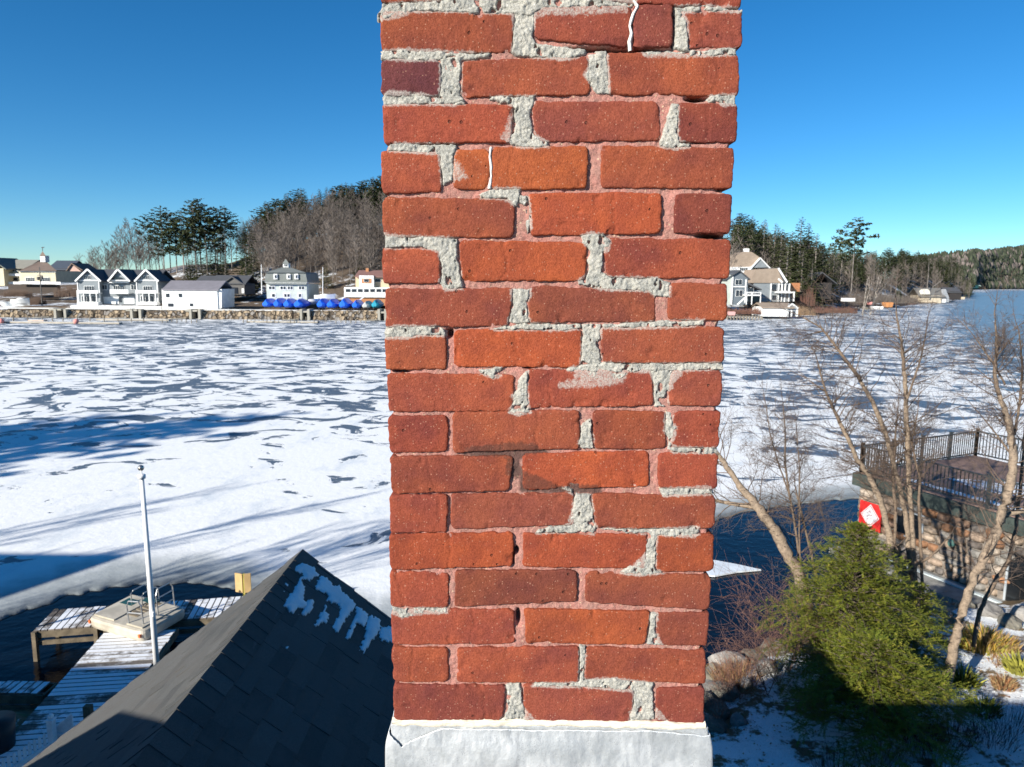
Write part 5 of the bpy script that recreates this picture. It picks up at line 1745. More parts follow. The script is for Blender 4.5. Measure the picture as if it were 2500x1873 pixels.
# ------------------------------------------------------------------ neighbours outside the picture on the left: their shadows lie on dock and ice
nb = thing('neighbour_house', 'grey shingled neighbouring house left of the docks', 'house')
for (x0, x1, y, z, w) in ((-34, -10.5, 2.2, 8.6, 4.2), (-62, -33.5, 3.2, 12.4, 6.5)):
    mb = MB()
    p = .8
    mb.prism([(x0, y, z), (x0, y - w, z - w * p), (x0, y - w, z - w * p - .15), (x0, y, z - .15), (x0, y + w, z - w * p - .15), (x0, y + w, z - w * p)], (x1 - x0, 0, 0))
    mb.build('roof', M_SHING, nb)
    mb = MB(); mb.box(x0 + .3, x1 - .3, y - w + .4, y + w - .4, .2, z - w * p + .2)
    mb.prism([(x0 + .3, y, z - .3), (x0 + .3, y - w + .4, z - w * p), (x0 + .3, y + w - .4, z - w * p)], (x1 - x0 - .6, 0, 0))
    mb.build('wall', M_WALLG, nb)

# ------------------------------------------------------------------ tree prototypes for the distance
M_FPINE = simple('pine_foliage', (.075, .095, .038), .85, .45, .35, 0, objvar=.45)
M_FSPRU = simple('spruce_foliage', (.078, .095, .032), .85, .45, .35, 0, objvar=.45)
M_FBARE = simple('distant_bare_twigs', (.21, .175, .150), .95, .25, .2, 0, objvar=.40)
M_FTRUNK = simple('distant_trunk', (.24, .21, .185), .9, .35, .6, 0, objvar=.45)
M_FBIRCH = simple('distant_birch_trunk', (.48, .43, .37), .9, .25, .6, 0)
def bare_proto(seed, H=15, spread=.30, trunks=1, pale=False):
    q_ = random.Random(seed)
    mb = MB()
    for tr in range(trunks):
        b = Vector((q_.uniform(-.5, .5) * (trunks > 1), q_.uniform(-.5, .5) * (trunks > 1), -.6))
        lean = Vector((q_.uniform(-.1, .1), q_.uniform(-.1, .1), 1)) if trunks == 1 else Vector((q_.uniform(-.25, .25), q_.uniform(-.25, .25), 1))
        n = 8
        pts = [b]
        for i in range(n):
            pts.append(pts[-1] + (lean + Vector((q_.uniform(-.08, .08), q_.uniform(-.08, .08), 0))).normalized() * H / n)
        mb.tube(pts, [.12 * (H / 15) * (1 - .9 * i / n) + .015 for i in range(n + 1)], 5, 0, cap=False)
        nb_ = int(24 / trunks ** .6)
        for k in range(nb_):
            t_ = .25 + .73 * (k + q_.random()) / nb_
            i = min(n - 1, int(t_ * n))
            p = pts[i].lerp(pts[i + 1], t_ * n - i)
            a = q_.uniform(0, 6.28)
            d = Vector((math.cos(a), math.sin(a), q_.uniform(.7, 1.5))).normalized()
            L = H * spread * (1.15 - t_ * .8) * q_.uniform(.7, 1.2)
            e = p + d * L + Vector((0, 0, L * .12))
            mb.tube([p, p.lerp(e, .5) + Vector((0, 0, -L * .03)), e], [.05, .035, .012], 3, 1, cap=False)
            for j in range(13):
                u_ = q_.uniform(.2, 1)
                s_ = p.lerp(e, u_)
                dd = (d + Vector((q_.uniform(-1, 1), q_.uniform(-1, 1), q_.uniform(-.3, .9))) * .8).normalized()
                l_ = L * q_.uniform(.25, .5)
                w = dd.cross(Vector((q_.uniform(-1, 1), q_.uniform(-1, 1), .1))).normalized() * .026
                mid = s_ + dd * l_ * .55
                tip = s_ + dd * l_ + Vector((0, 0, l_ * .15))
                mb.add([s_ - w, s_ + w, mid + w, mid - w, tip], [(0, 1, 2, 3), (3, 2, 4)], 1)
                for m_ in range(3):
                    d2 = (dd + Vector((q_.uniform(-1, 1), q_.uniform(-1, 1), q_.uniform(-.2, 1))) * .7).normalized()
                    t2 = mid + d2 * l_ * .5
                    mb.add([mid - w * .7, mid + w * .7, t2], [(0, 1, 2)], 1)
    return mb.mesh('bare_tree', [M_FBIRCH if pale else M_FTRUNK, M_FBARE])
def conifer_proto(seed, H=18, kind='spruce'):
    q_ = random.Random(seed)
    mb = MB()
    mb.tube([(0, 0, -.6), (.05, .03, H * .5), (0, 0, H * .98)], [.24, .15, .02], 6, 0, cap=False)
    if kind == 'spruce':
        lo, nb_, R = .08, 120, H * .185
    elif kind == 'pine':
        lo, nb_, R = .28, 66, H * .21
    else:
        lo, nb_, R = .55, 40, H * .20
    for k in range(nb_):
        t_ = lo + (1 - lo) * (k + q_.random()) / nb_
        s_ = (t_ - lo) / (1 - lo)
        if kind == 'spruce': L = R * (1 - s_) ** .8 * q_.uniform(.75, 1.15) + .25
        else: L = R * (math.sin(math.pi * (.18 + .80 * s_)) ** .6) * q_.uniform(.45, 1.2) + .3
        a = k * 2.4 + q_.uniform(-.5, .5)
        z = H * t_
        d = Vector((math.cos(a), math.sin(a), q_.uniform(-.12, .12) if kind == 'spruce' else q_.uniform(.05, .35)))
        p = Vector((0, 0, z)); e = p + d * L
        mb.tube([p, e], [.045, .015], 3, 0, cap=False)
        nn = 8 if kind == 'spruce' else 13
        for j in range(nn):
            u_ = q_.uniform(.25, 1.05)
            c = p.lerp(e, u_) + Vector((q_.uniform(-1, 1), q_.uniform(-1, 1), q_.uniform(-.3, .4))) * L * .17
            sz = L * (.20 if kind == 'spruce' else .20) * q_.uniform(.6, 1.2) + .10
            for m_ in range(6):
                v1 = Vector((q_.uniform(-1, 1), q_.uniform(-1, 1), q_.uniform(-.45, .35))).normalized() * sz
                v2 = Vector((q_.uniform(-1, 1), q_.uniform(-1, 1), q_.uniform(-.45, .35))).normalized() * sz * .55
                mb.add([c - v1 * .5, c + v2 * .5, c + v1 * .6, c - v2 * .5], [(0, 1, 2, 3)], 1)
    return mb.mesh({'spruce': 'spruce_tree', 'pine': 'pine_tree', 'tall': 'tall_pine_tree'}[kind], [M_FTRUNK, M_FSPRU if kind == 'spruce' else M_FPINE])
BARE = [bare_proto(s, 15, .28 + .03 * (s % 3)) for s in range(5)]
BIRCH = [bare_proto(50 + s, 11, .16, 3, True) for s in range(2)]
SPRU = [conifer_proto(s, 18, 'spruce') for s in range(3)]
PINE = [conifer_proto(20 + s, 20, 'pine') for s in range(3)]
TALL = [conifer_proto(30 + s, 24, 'tall') for s in range(2)]
HT = {}
for m_ in BARE: HT[m_.name] = 15
for m_ in BIRCH: HT[m_.name] = 11
for m_ in SPRU: HT[m_.name] = 18
for m_ in PINE: HT[m_.name] = 20
for m_ in TALL: HT[m_.name] = 24
qt = random.Random(77)
def plant(me, x, y, H, name, label, group, z=None, cat='tree', wide=1.0):
    o = link(name, me)
    s = H / HT[me.name]
    o.scale = (s * wide * qt.uniform(.85, 1.15), s * wide * qt.uniform(.85, 1.15), s)
    o.rotation_euler = (0, 0, qt.uniform(0, 6.28))
    o.location = (x, y, far_z(x, y) - .2 if z is None else z)
    return tag(o, label, cat, group)
def at_u(u, y): return y * (u - 1250) / (FPX * .99)
def plant_px(me, u, vtop, y, name, label, group=None, cat='tree', wide=1.0, zb=None):
    """tree whose top shows at (u, vtop) when it stands y metres away"""
    p = onY(u, vtop, y)
    z = far_z(p.x, y) if zb is None else zb
    return plant(me, p.x, y, p.z - z + .2, name, label, group, z - .2, cat, wide)

# bare wood on the left hill
G1 = 'leafless trees on the hill across the ice'
n = 0
while n < 210:
    u = qt.uniform(600, 1010); y = qt.uniform(214, 318)
    if u < 650 and y < 255: continue
    x = at_u(u, y)
    plant(qt.choice(BARE), x, y, qt.uniform(11, 17), 'bare_tree', 'leafless grey brown tree in the wood on the far hill', G1)
    n += 1
for k in range(34):   # behind the condominium and the pines
    u = qt.uniform(235, 600); y = qt.uniform(262, 310)
    plant(qt.choice(BARE), at_u(u, y), y, qt.uniform(12, 17) * (1.0 if u > 300 else .85), 'bare_tree', 'leafless grey brown tree in the wood on the far hill', G1)
# evergreen cap of the hill
for k in range(60):
    u = qt.uniform(655, 1000); y = qt.uniform(286, 318)
    plant(qt.choice(PINE + SPRU), at_u(u, y), y, qt.uniform(16, 21), 'pine_tree', 'dark evergreen on the crest of the wooded hill', 'evergreens along the hill crest', wide=1.25)
# the row of tall pines
for u, vt, y in [(358, 524, 262), (392, 505, 258), (408, 512, 266), (424, 522, 262), (441, 516, 258), (470, 490, 258), (482, 486, 262), (498, 498, 258), (520, 508, 262), (545, 504, 258), (560, 520, 262)]:
    plant_px(qt.choice(PINE + TALL), u, vt, y, 'pine_tree', 'tall dark pine in the row left of the wooded hill', 'tall pines behind the condominium', wide=.95)
for u, vt, y, w in [(604, 540, 240, 1.5), (616, 600, 212, 1.3), (598, 612, 208, 1.3), (905, 580, 225, 1.5), (880, 610, 222, 1.3), (795, 640, 214, 1.4), (852, 682, 196, 1.2)]:
    plant_px(qt.choice(SPRU), u, vt, y, 'spruce_tree', 'dark round evergreen among the bare trees', 'evergreens among the bare trees', wide=w)
for u, vt, y, w in [(505, 610, 216, 2.2), (530, 608, 220, 2.2), (478, 622, 222, 2.0), (548, 625, 214, 2.0), (462, 632, 230, 2.0)]:
    plant_px(qt.choice(SPRU), u, vt, y, 'spruce_tree', 'broad olive green evergreen above the white shed', 'broad evergreens above the white shed', wide=w)
for u, vt, y in [(255, 588, 250), (268, 592, 256), (244, 600, 252), (292, 560, 258), (310, 545, 256), (328, 542, 260), (345, 556, 258), (280, 575, 262)]:
    plant_px(qt.choice(BARE), u, vt, y, 'bare_tree', 'leafless tree at the left end of the far wood', 'leafless trees left of the pines')
plant_px(BARE[1], 190, 620, 262, 'bare_tree', 'lone leafless tree on the skyline above the pink gable')

# the rest of both woods, joined
def mass(name, label, spots):
    cache, V, F, M, off = {}, [], [], [], 0
    mats = [M_FTRUNK, M_FBARE, M_FSPRU, M_FPINE]
    for me, x, y, H, wide in spots:
        if me.name not in cache:
            me.calc_loop_triangles()
            v = np.empty(len(me.vertices) * 3, np.float32); me.vertices.foreach_get('co', v)
            f = np.empty(len(me.loop_triangles) * 3, np.int32); me.loop_triangles.foreach_get('vertices', f)
            mi = np.empty(len(me.loop_triangles), np.int32); me.loop_triangles.foreach_get('material_index', mi)
            second = mats.index(me.materials[1])
            f, keep = f.reshape(-1, 3), (mi == 0) | (h2(np.arange(len(mi)) // 2, np.zeros(len(mi)), 5) < .36)
            f, mi = f[keep], mi[keep]
            cache[me.name] = (v.reshape(-1, 3), f.reshape(-1, 3), np.where(mi > 0, second, 0))
        v, f, mi = cache[me.name]
        s = H / HT[me.name]; a = qt.uniform(0, 6.28); c, sn = math.cos(a) * s * wide, math.sin(a) * s * wide
        z = far_z(x, y) - .2
        V.append(np.stack([v[:, 0] * c - v[:, 1] * sn + x, v[:, 0] * sn + v[:, 1] * c + y, v[:, 2] * s + z], 1))
        F.append(f + off); M.append(mi); off += len(v)
    me = npmesh(name, np.concatenate(V), np.concatenate(F), mats, False)
    me.polygons.foreach_set('material_index', np.concatenate(M).astype(np.int32))
    tag(link(name, me), label, name.replace('_', ' '), kind='stuff')
sp = []
for k in range(190):
    u = qt.uniform(620, 1010); y = qt.uniform(236, 326)
    sp.append((qt.choice(BARE), at_u(u, y), y, qt.uniform(11, 16), 1.0))
for k in range(200):     # the wood goes on behind the chimney
    u = qt.uniform(1000, 1780); y = qt.uniform(232, 322)
    sp.append((qt.choice(BARE[:3]), at_u(u, y), y, qt.uniform(12, 17), 1.25))
for k in range(50):
    u = qt.uniform(1000, 1780); y = qt.uniform(285, 325)
    sp.append((qt.choice(SPRU), at_u(u, y), y, qt.uniform(15, 20), 1.3))
mass('bare_wood', 'grey brown leafless wood covering the hill across the ice', sp)
sp = []
for k in range(80):
    u = qt.uniform(1765, 2335); yr = np.interp(u, [1765, 1960, 2130, 2335], [255, 300, 370, 560]); y = qt.uniform(.86, 1.12) * yr
    sp.append((qt.choice(BARE), at_u(u, y), y, qt.uniform(12, 16), 1.0))
for k in range(60):
    u = qt.uniform(1765, 2345); yr = np.interp(u, [1765, 1870, 1960, 2130, 2335], [262, 275, 290, 370, 560]); y = qt.uniform(.92, 1.2) * yr
    sp.append((qt.choice(SPRU[:2]), at_u(u, y), y, qt.uniform(12, 16), 1.3))
mass('mixed_wood', 'mixed conifers and bare trees filling the right hand shore', sp)

# right hand shore
G2 = 'mixed wood on the right hand shore'
for k in range(30):
    u = qt.uniform(1765, 2335)
    yr = np.interp(u, [1765, 1960, 2130, 2335], [255, 300, 370, 560])
    y = qt.uniform(.86, 1.12) * yr
    plant(qt.choice(BARE), at_u(u, y), y, qt.uniform(12, 17), 'bare_tree', 'leafless tree in the mixed wood of the right shore', G2)
for k in range(170):
    u = qt.uniform(1765, 2345)
    yr = np.interp(u, [1765, 1870, 1960, 2130, 2335], [272, 285, 300, 380, 600])
    y = qt.uniform(.90, 1.22) * yr
    plant(qt.choice(SPRU + PINE), at_u(u, y), y, qt.uniform(13, 19), 'spruce_tree', 'dark green conifer in the mixed wood of the right shore', G2, wide=1.25)
for k in range(18):
    u = qt.uniform(2040, 2345)
    yr = np.interp(u, [2040, 2130, 2240, 2345], [252, 290, 400, 470])
    y = qt.uniform(.98, 1.12) * yr
    plant(qt.choice(BARE + SPRU[:1]), at_u(u, y), y, qt.uniform(9, 13), 'bare_tree', 'low leafless tree close behind the right hand shoreline', G2)
for u, vt, y, w, m_ in [(1958, 530, 246, 1.5, 0), (1976, 545, 250, 1.4, 1), (1935, 565, 248, 1.5, 0), (1910, 560, 252, 1.4, 1), (1995, 570, 246, 1.4, 0), (2012, 592, 250, 1.4, 2), (1925, 600, 236, 1.3, 0), (1962, 610, 234, 1.3, 1), (1895, 545, 262, 1.2, 0), (1868, 536, 270, 1.2, 1), (1985, 630, 232, 1.2, 2)]:
    plant_px((SPRU + PINE)[m_], u, vt, y, 'spruce_tree', 'large green pine standing right of the tan roofed houses', 'big pines beside the tan roofed houses', wide=w)
plant_px(TALL[0], 2092, 532, 262, 'tall_pine_tree', 'tall thin pine with a sparse top rising over the right wood', wide=.9)
plant_px(TALL[1], 2062, 552, 268, 'tall_pine_tree', 'half dead pine with thin bare top beside the tallest pine', wide=.6)
for u, vt, y in [(2109, 674, 222), (2131, 668, 225)]:
    plant_px(BIRCH[qt.randrange(2)], u, vt, y, 'birch_clump', 'white stemmed birch clump at the right hand shoreline', 'birch clumps at the shoreline', zb=.3)
def leaning(u0, v0, u1, v1, y, label, r=.16):
    a, b = onY(u0, v0, y), onY(u1, v1, y + 2)
    q_ = random.Random(int(u0))
    mb = MB(); mb.tube([a, a.lerp(b, .5) + Vector((.1, 0, .25)), b], [r, r * .8, r * .4], 6)
    for k in range(10):
        p = a.lerp(b, q_.uniform(.45, 1)); d = Vector((q_.uniform(-.4, .9), 0, 1)).normalized() * q_.uniform(1, 2.6)
        mb.tube([p, p + d], [.04, .01], 3, cap=False)
    tag(mb.build('leaning_tree', M_FTRUNK), label, 'tree')
leaning(2121, 754, 2172, 682, 219, 'pale trunk leaning to the right over the frozen shore')
leaning(2276, 702, 2302, 684, 372, 'forked trunk leaning right behind the small tan boathouse', .2)
leaning(2264, 704, 2268, 640, 374, 'bare upright tree behind the small tan boathouse', .22)

# hill beyond the bay, closing the view behind the wooded point
def hz_(u): return float(np.interp(u, [2180, 2260, 2340, 2400, 2500], [60, 72, 80, 86, 90]))
mb = MB(); us_ = list(range(2180, 2350, 8))
for u in us_:
    for y, k in ((1500, 0), (1620, .45), (1760, 1.0), (2200, .8)):
        x = at_u(u, y); mb.v.append((x, y, hz_(u) * k))
for i in range(len(us_) - 1):
    for j in range(3): mb.f.append((i * 4 + j, i * 4 + 4 + j, i * 4 + 5 + j, i * 4 + 1 + j)); mb.mi.append(0)
tag(mb.build('far_hill', bpy.data.materials['winter_hillside'], None, True), None, None, kind='structure')
number_labels('tall pines behind the condominium', 'tall dark pine above the condominium, # from the left of its row')
number_labels('big pines beside the tan roofed houses', 'large green pine right of the tan roofed houses, # from the left')
number_labels('evergreens among the bare trees', 'dark round evergreen among the bare trees, # from the left')
number_labels('broad evergreens above the white shed', 'broad olive green evergreen above the white shed, # from the left')
number_labels('leafless trees left of the pines', 'leafless tree at the left end of the far wood, # from the left')
number_labels('birch clumps at the shoreline', 'white stemmed birch clump at the right hand shoreline, # from the left')
# far forest: one mass beyond the bay
def forest():
    q_ = random.Random(9)
    V, F, MI = [], [], []
    for k in range(4600):
        u = q_.uniform(2190, 2355) if k % 5 == 0 else q_.uniform(2350, 2620); t_ = q_.random() ** 1.1
        ang = az_u(u)
        U = np.array([u])
        ry = float(np.interp(u, [r[0] for r in RIDGE], [r[1] for r in RIDGE])) / math.cos(ang)
        E = P2(SHORE); ea = [math.atan2(*p) for p in E]; er = [math.hypot(*p) for p in E]
        rs = float(np.interp(ang, ea, er))
        R = rs + (ry * 1.06 - rs) * (.01 + t_)
        x, y = R * math.sin(ang), R * math.cos(ang)
        z = far_z(x, y)
        if k % 5 == 0:
            y = 1520 + 260 * t_; x = at_u(u, y); z = hz_(u) * (.45 * (y - 1500) / 120 if y < 1620 else min(1, .45 + .55 * (y - 1620) / 140)); R = 1e9 if t_ > .9 else R
        if z < .3: continue
        H = q_.uniform(14, 21); r_ = H * q_.uniform(.24, .36)
        band = R > rs + (ry - rs) * .55
        bare_ = q_.random() < (.62 if band and R < ry * .97 else .18)
        o = len(V)
        n_ = 5
        rings = [(0.0, .35), (.25, 1.0), (.6, .75 if bare_ else .6)]
        for hz, rr2 in rings:
            for j in range(n_):
                a = 6.283 * j / n_ + q_.uniform(-.3, .3)
                k2 = r_ * rr2 * q_.uniform(.7, 1.25)
                V.append((x + math.cos(a) * k2, y + math.sin(a) * k2, z + H * (hz + q_.uniform(-.05, .05))))
        V.append((x, y, z + H))
        for i_ in range(2):
            for j in range(n_):
                F.append((o + i_ * n_ + j, o + i_ * n_ + (j + 1) % n_, o + (i_ + 1) * n_ + (j + 1) % n_)); MI.append(1 if bare_ else 0)
                F.append((o + i_ * n_ + j, o + (i_ + 1) * n_ + (j + 1) % n_, o + (i_ + 1) * n_ + j)); MI.append(1 if bare_ else 0)
        for j in range(n_):
            F.append((o + 2 * n_ + j, o + 2 * n_ + (j + 1) % n_, o + 3 * n_)); MI.append(1 if bare_ else 0)
    me = npmesh('forest', np.array(V), np.array(F), [simple('far_conifers', (.045, .055, .032), .95, .5, .05, 0), simple('far_bare_wood', (.15, .125, .11), .95, .3, .05, 0)], False)
    me.polygons.foreach_set('material_index', MI)
    tag(link('forest', me), 'distant mixed forest covering the hills beyond the bay', 'forest', kind='stuff')
forest()

# trees on the left bank, outside the picture, whose shadows reach over the ice
for i, (tx_, ty_, H, me) in enumerate([(-17.6, 48.4, 21, PINE[0]), (-21, 46.2, 22, PINE[1]), (-27.5, 44.5, 23, PINE[2]), (-24, 49.5, 20, SPRU[2]), (-32, 40.5, 20, SPRU[0]), (-22, 47.5, 21, SPRU[1]), (-29, 46.5, 22, PINE[0]), (-35, 43, 22, PINE[1]), (-26, 43.5, 19, SPRU[2])]):
    L = H / math.tan(SEL)
    plant(me, tx_ - L * math.sin(SAZ), ty_ - L * math.cos(SAZ), H, 'pine_tree', 'large pine on the left bank outside the picture', 'big pines on the left bank', .8, wide=1.25)
for i, (tx_, ty_, H) in enumerate([(-13, 31, 13), (-4.8, 26.9, 12), (-9.5, 29, 12), (-1, 29.5, 13), (-7, 25.6, 11), (-16, 27.5, 12), (4, 33, 13)]):
    L = H / math.tan(SEL)
    plant(BARE[i % 5], tx_ - L * math.sin(SAZ), ty_ - L * math.cos(SAZ), H, 'bare_tree', 'leafless tree on the left bank outside the picture', 'leafless trees on the left bank', .8, wide=.55)
# ------------------------------------------------------------------ buildings and boats across the ice
def X_(u, v, y): return onY(u, v, y).x
def Z_(u, v, y): return onY(u, v, y).z
FM = {}
def fm(name, c, rough=.75, var=.08):
    if name not in FM: FM[name] = simple(name, c, rough, var, .8, 0)
    return FM[name]
WHITE = fm('white_paint', (.78, .78, .76)); GLASS_SHADE = simple('dark_glass_and_shade', (.025, .03, .04), .15, .1, 1, 0, spec=.6)  # the dark material serves panes and also panels painted as shaded openings
GREYS = fm('blue_grey_siding', (.21, .235, .25)); DROOF = fm('dark_grey_roof', (.075, .078, .085)); BROOF = fm('brown_roof', (.19, .14, .11))
TANR = fm('tan_roof', (.30, .235, .18)); CREAM = fm('cream_siding', (.62, .56, .40)); SAGE = fm('sage_siding', (.46, .50, .44)); SAGER = fm('grey_green_roof', (.17, .185, .175))
class B:
    """a building whose front stands at distance y; shapes are given by their outline in the picture"""
    def __init__(s, name, label, cat, y, depth=8, group=None):
        s.y, s.d = y, depth
        s.r = thing(name, label, cat, (0, 0, 0), group)
    def P(s, u, v, dy=0):
        p = onY(u, v, s.y + dy); return (p.x, s.y + dy, p.z)
    def poly(s, name, m, pts, dy=0, depth=None, parent=None):
        """outline (u, v) at the front, with real depth backwards"""
        n = [onY(u, v, s.y + dy) for u, v in pts]
        return MB().prism([(p.x, p.y, p.z) for p in n], (0, depth if depth else s.d, 0)).build(name, m, parent or s.r)
    def rect(s, name, m, u0, v0, u1, v1, dy=0, depth=None, parent=None):
        uc, vc = (u0 + u1) / 2, (v0 + v1) / 2
        y = s.y + dy
        x0, x1, z0, z1 = X_(u0, vc, y), X_(u1, vc, y), Z_(uc, v1, y), Z_(uc, v0, y)
        return MB().box(x0, x1, y, y + (depth if depth else s.d), z0, z1).build(name, m, parent or s.r)
    def window(s, u0, v0, u1, v1, dy=0, frame=WHITE, n=1, fr=1.0, glass=None):
        f = s.rect('window', frame, u0, v0, u1, v1, dy - .10, .09)
        w = (u1 - u0 - fr) / n
        for i in range(n):
            s.rect('pane', glass or GLASS_SHADE, u0 + fr + w * i, v0 + fr, u0 + w * (i + 1), v1 - fr, dy - .13, .03, f)
    def gable_roof(s, name, m, u0, ve, up, vp, u1, dy=-.5, depth=None, th=.35):
        """two slopes running back from the gable outline eave-peak-eave"""
        d = depth or s.d + .6
        y = s.y + dy
        a, p, b = onY(u0, ve, y), onY(up, vp, y), onY(u1, ve, y)
        t_ = Vector((0, 0, -th))
        mb = MB(); mb.prism([a, p, p + t_, a + t_], (0, d, 0)); mb.prism([p, b, b + t_, p + t_], (0, d, 0))
        return mb.build(name, m, s.r)
    def long_roof(s, name, m, u0, u1, ve, vr, run, dy=-.4, over=0):
        """roof with its ridge parallel to the front: front eave at ve, ridge at vr, run metres back"""
        uc = (u0 + u1) / 2
        y = s.y + dy
        x0, x1 = X_(u0, ve, y), X_(u1, ve, y)
        ze, zr = Z_(uc, ve, y), Z_(uc, vr, y + run)
        mb = MB(); mb.prism([(x0, y, ze), (x0, y + run, zr), (x0, y + 2 * run, ze), (x0, y + 2 * run, ze - .25), (x0, y + run, zr - .3), (x0, y, ze - .25)], (x1 - x0, 0, 0))
        return mb.build(name, m, s.r)

# the triple gabled condominium
b = B('gabled_condominium', 'blue grey house with three white trimmed gables and balconies', 'house', 174, 10)
b.rect('wall', GREYS, 246, 686, 350, 744, 1.5, 9)
b.rect('wall', GREYS, 190, 684, 243, 742, 0, 9.5); b.rect('wall', GREYS, 335, 686, 384, 742, 0, 9.5)
b.long_roof('roof', DROOF, 196, 380, 686, 658, 5.5, 1.0)
for g0, gp, g1, vv in ((184, 213, 245, 657), (264, 287, 316, 657), (329, 355, 386, 658)):
    b.poly('gable_wall', GREYS, [(g0 + 4, 684), (gp, vv + 3), (g1 - 4, 685)], -.05, 6)
    b.gable_roof('gable_roof', DROOF, g0 - 1, 686, gp, vv, g1 + 1, -.7, 7, .25)
    mb = MB()
    for a_, c_ in (((g0 - 1, 687), (gp, vv + .5)), ((gp, vv + .5), (g1 + 1, 687))):
        mb.bar(b.P(*a_, -.78), b.P(*c_, -.78), .12, .38)
    mb.build('barge_board', WHITE, b.r)
    b.rect('gable_trim', WHITE, g0 + 3, 683.5, g1 - 3, 686, -.15, .1)
    b.window(gp - 9, 672, gp + 9, 683, -.05, n=4) if gp != 287 else b.poly('arched_opening', GLASS_SHADE, [(271, 684), (273, 679), (279, 677), (287, 676), (296, 677.5), (302, 681), (304, 684)], -.14, .08)
for c0, c1 in ((191, 242), (335, 384)):
    b.rect('corner_board', WHITE, c0 - 1.5, 686, c0 + .5, 742, -.12, .3); b.rect('corner_board', WHITE, c1 - .5, 686, c1 + 1.5, 742, -.12, .3)
    b.window(c0 + 14, 698, c1 - 12, 711, -.02, n=4)
    b.rect('balcony_front', WHITE, c0 - 4, 709, c1 - 3, 716.5, -1.9, .12); b.rect('balcony_floor', WHITE, c0 - 4, 715, c1 - 3, 717, -1.8, 1.8)
    for k in range(4): b.rect('porch_post', WHITE, c0 - 3 + k * 15.5, 717, c0 - 1.2 + k * 15.5, 743, -1.8, .25)
    b.window(c0 + 8, 722, c1 - 7, 737, -.02, n=3)
    b.rect('porch_base', WHITE, c0 - 3, 738, c1 - 3, 745, -1.9, 1.9)
b.window(276, 697, 304, 709, 1.48, n=5); b.rect('balcony_front', WHITE, 268, 707, 313, 716, -.6, .12); b.rect('balcony_floor', WHITE, 268, 715, 313, 717.5, -.5, 2)
b.rect('balcony_front', WHITE, 266, 683, 314, 691, .7, .12)
b.window(249, 695, 262, 708, 1.48, n=2); b.window(319, 695, 333, 708, 1.48, n=2)
b.rect('garage_door', WHITE, 247, 725, 290, 742, 1.4, .08); b.rect('garage_door', WHITE, 302, 725, 328, 742, 1.4, .08); b.rect('entry', GLASS_SHADE, 291, 725, 296, 738, 1.38, .06)
b.rect('terrace_edge', WHITE, 172, 747, 392, 754, -3.0, 2.5)

# white shed
b = B('white_shed', 'long plain white shed with four small dark windows', 'shed', 171, 9)
b.rect('wall', WHITE, 396, 706, 531, 757, 0, 9)
b.poly('end_wall', WHITE, [(396, 706), (531, 706)] and [(530, 757), (530, 706), (541, 706), (541, 752)], .3, 8)
b.long_roof('roof', fm('purple_grey_roof', (.20, .19, .21)), 395, 533, 707, 685, 4.9, -.3)
for u0, v0, u1, v1 in ((405, 717, 413, 726), (436, 717, 444, 726), (410, 741, 423, 749), (463, 741, 471, 748)): b.window(u0, v0, u1, v1, 0, GLASS_SHADE, 1, .4)
# dark garage behind it
b = B('dark_gabled_garage', 'dark stone grey gabled garage with two open bays', 'garage', 196, 9)
b.rect('wall', fm('dark_stone', (.12, .115, .11)), 515, 692, 597, 719, 0, 8)
b.poly('gable_wall', FM['dark_stone'], [(538, 694), (566, 676), (594, 694)], -.1, 5)
b.long_roof('roof', DROOF, 510, 600, 692, 672, 5, -.3); b.gable_roof('gable_roof', DROOF, 536, 695, 566, 674.5, 597, -.6, 6)
for u0, u1 in ((545, 558), (566, 580)): b.rect('open_bay', GLASS_SHADE, u0, 702, u1, 717, -.16, .1)  # shade inside the open bays painted as dark panels
b.rect('door', WHITE, 590, 704, 596, 716, -.1, .08)
b = B('low_brown_shed', 'low dark brown shed left of the dark gabled garage', 'shed', 198, 6)
b.rect('wall', BROOF, 480, 685, 520, 703, 0, 6); b.long_roof('roof', DROOF, 478, 523, 686, 673, 3.5)

# sage mansard building with a cupola
b = B('mansard_house', 'pale sage house with mansard roof, white windows and cupola', 'house', 176, 12)
b.rect('wall', SAGE, 651, 693, 749, 735, 0, 11)
b.rect('cornice', SAGER, 646, 686, 750, 690, -.5, 12); b.rect('cornice', WHITE, 647, 689.5, 749, 691, -.45, 12); b.rect('skirt_roof', SAGER, 652, 691, 748, 695, -.7, 1)
b.poly('mansard_roof', SAGER, [(646, 686), (649, 668), (652, 665), (742, 665), (746, 668), (750, 686)], .1, 11)
mb = MB()
q0 = [b.P(646, 666, -.3), b.P(748, 666, -.3), b.P(748, 666, 11.5), b.P(646, 666, 11.5)]; pk0, pk1 = b.P(690, 652, 5), b.P(706, 652, 6)
mb.add([*q0, pk0, pk1], [(0, 1, 5, 4), (1, 2, 5), (2, 3, 4, 5), (3, 0, 4), (3, 2, 1, 0)]); mb.build('hip_roof', SAGER, b.r)
b.rect('cupola', WHITE, 691, 643, 704, 653, 5, 1.6)
mb = MB(); c = b.P(697.5, 632, 5.8); bs = [b.P(689, 644, 4.7), b.P(706, 644, 4.7), b.P(706, 644, 6.9), b.P(689, 644, 6.9)]; mb.add([*bs, c], [(0, 1, 4), (1, 2, 4), (2, 3, 4), (3, 0, 4), (3, 2, 1, 0)]); mb.build('cupola_roof', SAGER, b.r)
b.window(693, 645, 702, 651, 5, n=2, fr=.8)
for u in (668, 700, 719): b.rect('dormer', WHITE, u, 669, u + 9, 682, -.3, 2); b.window(u + 1.5, 671, u + 7.5, 680, -.3, n=1, fr=.8)
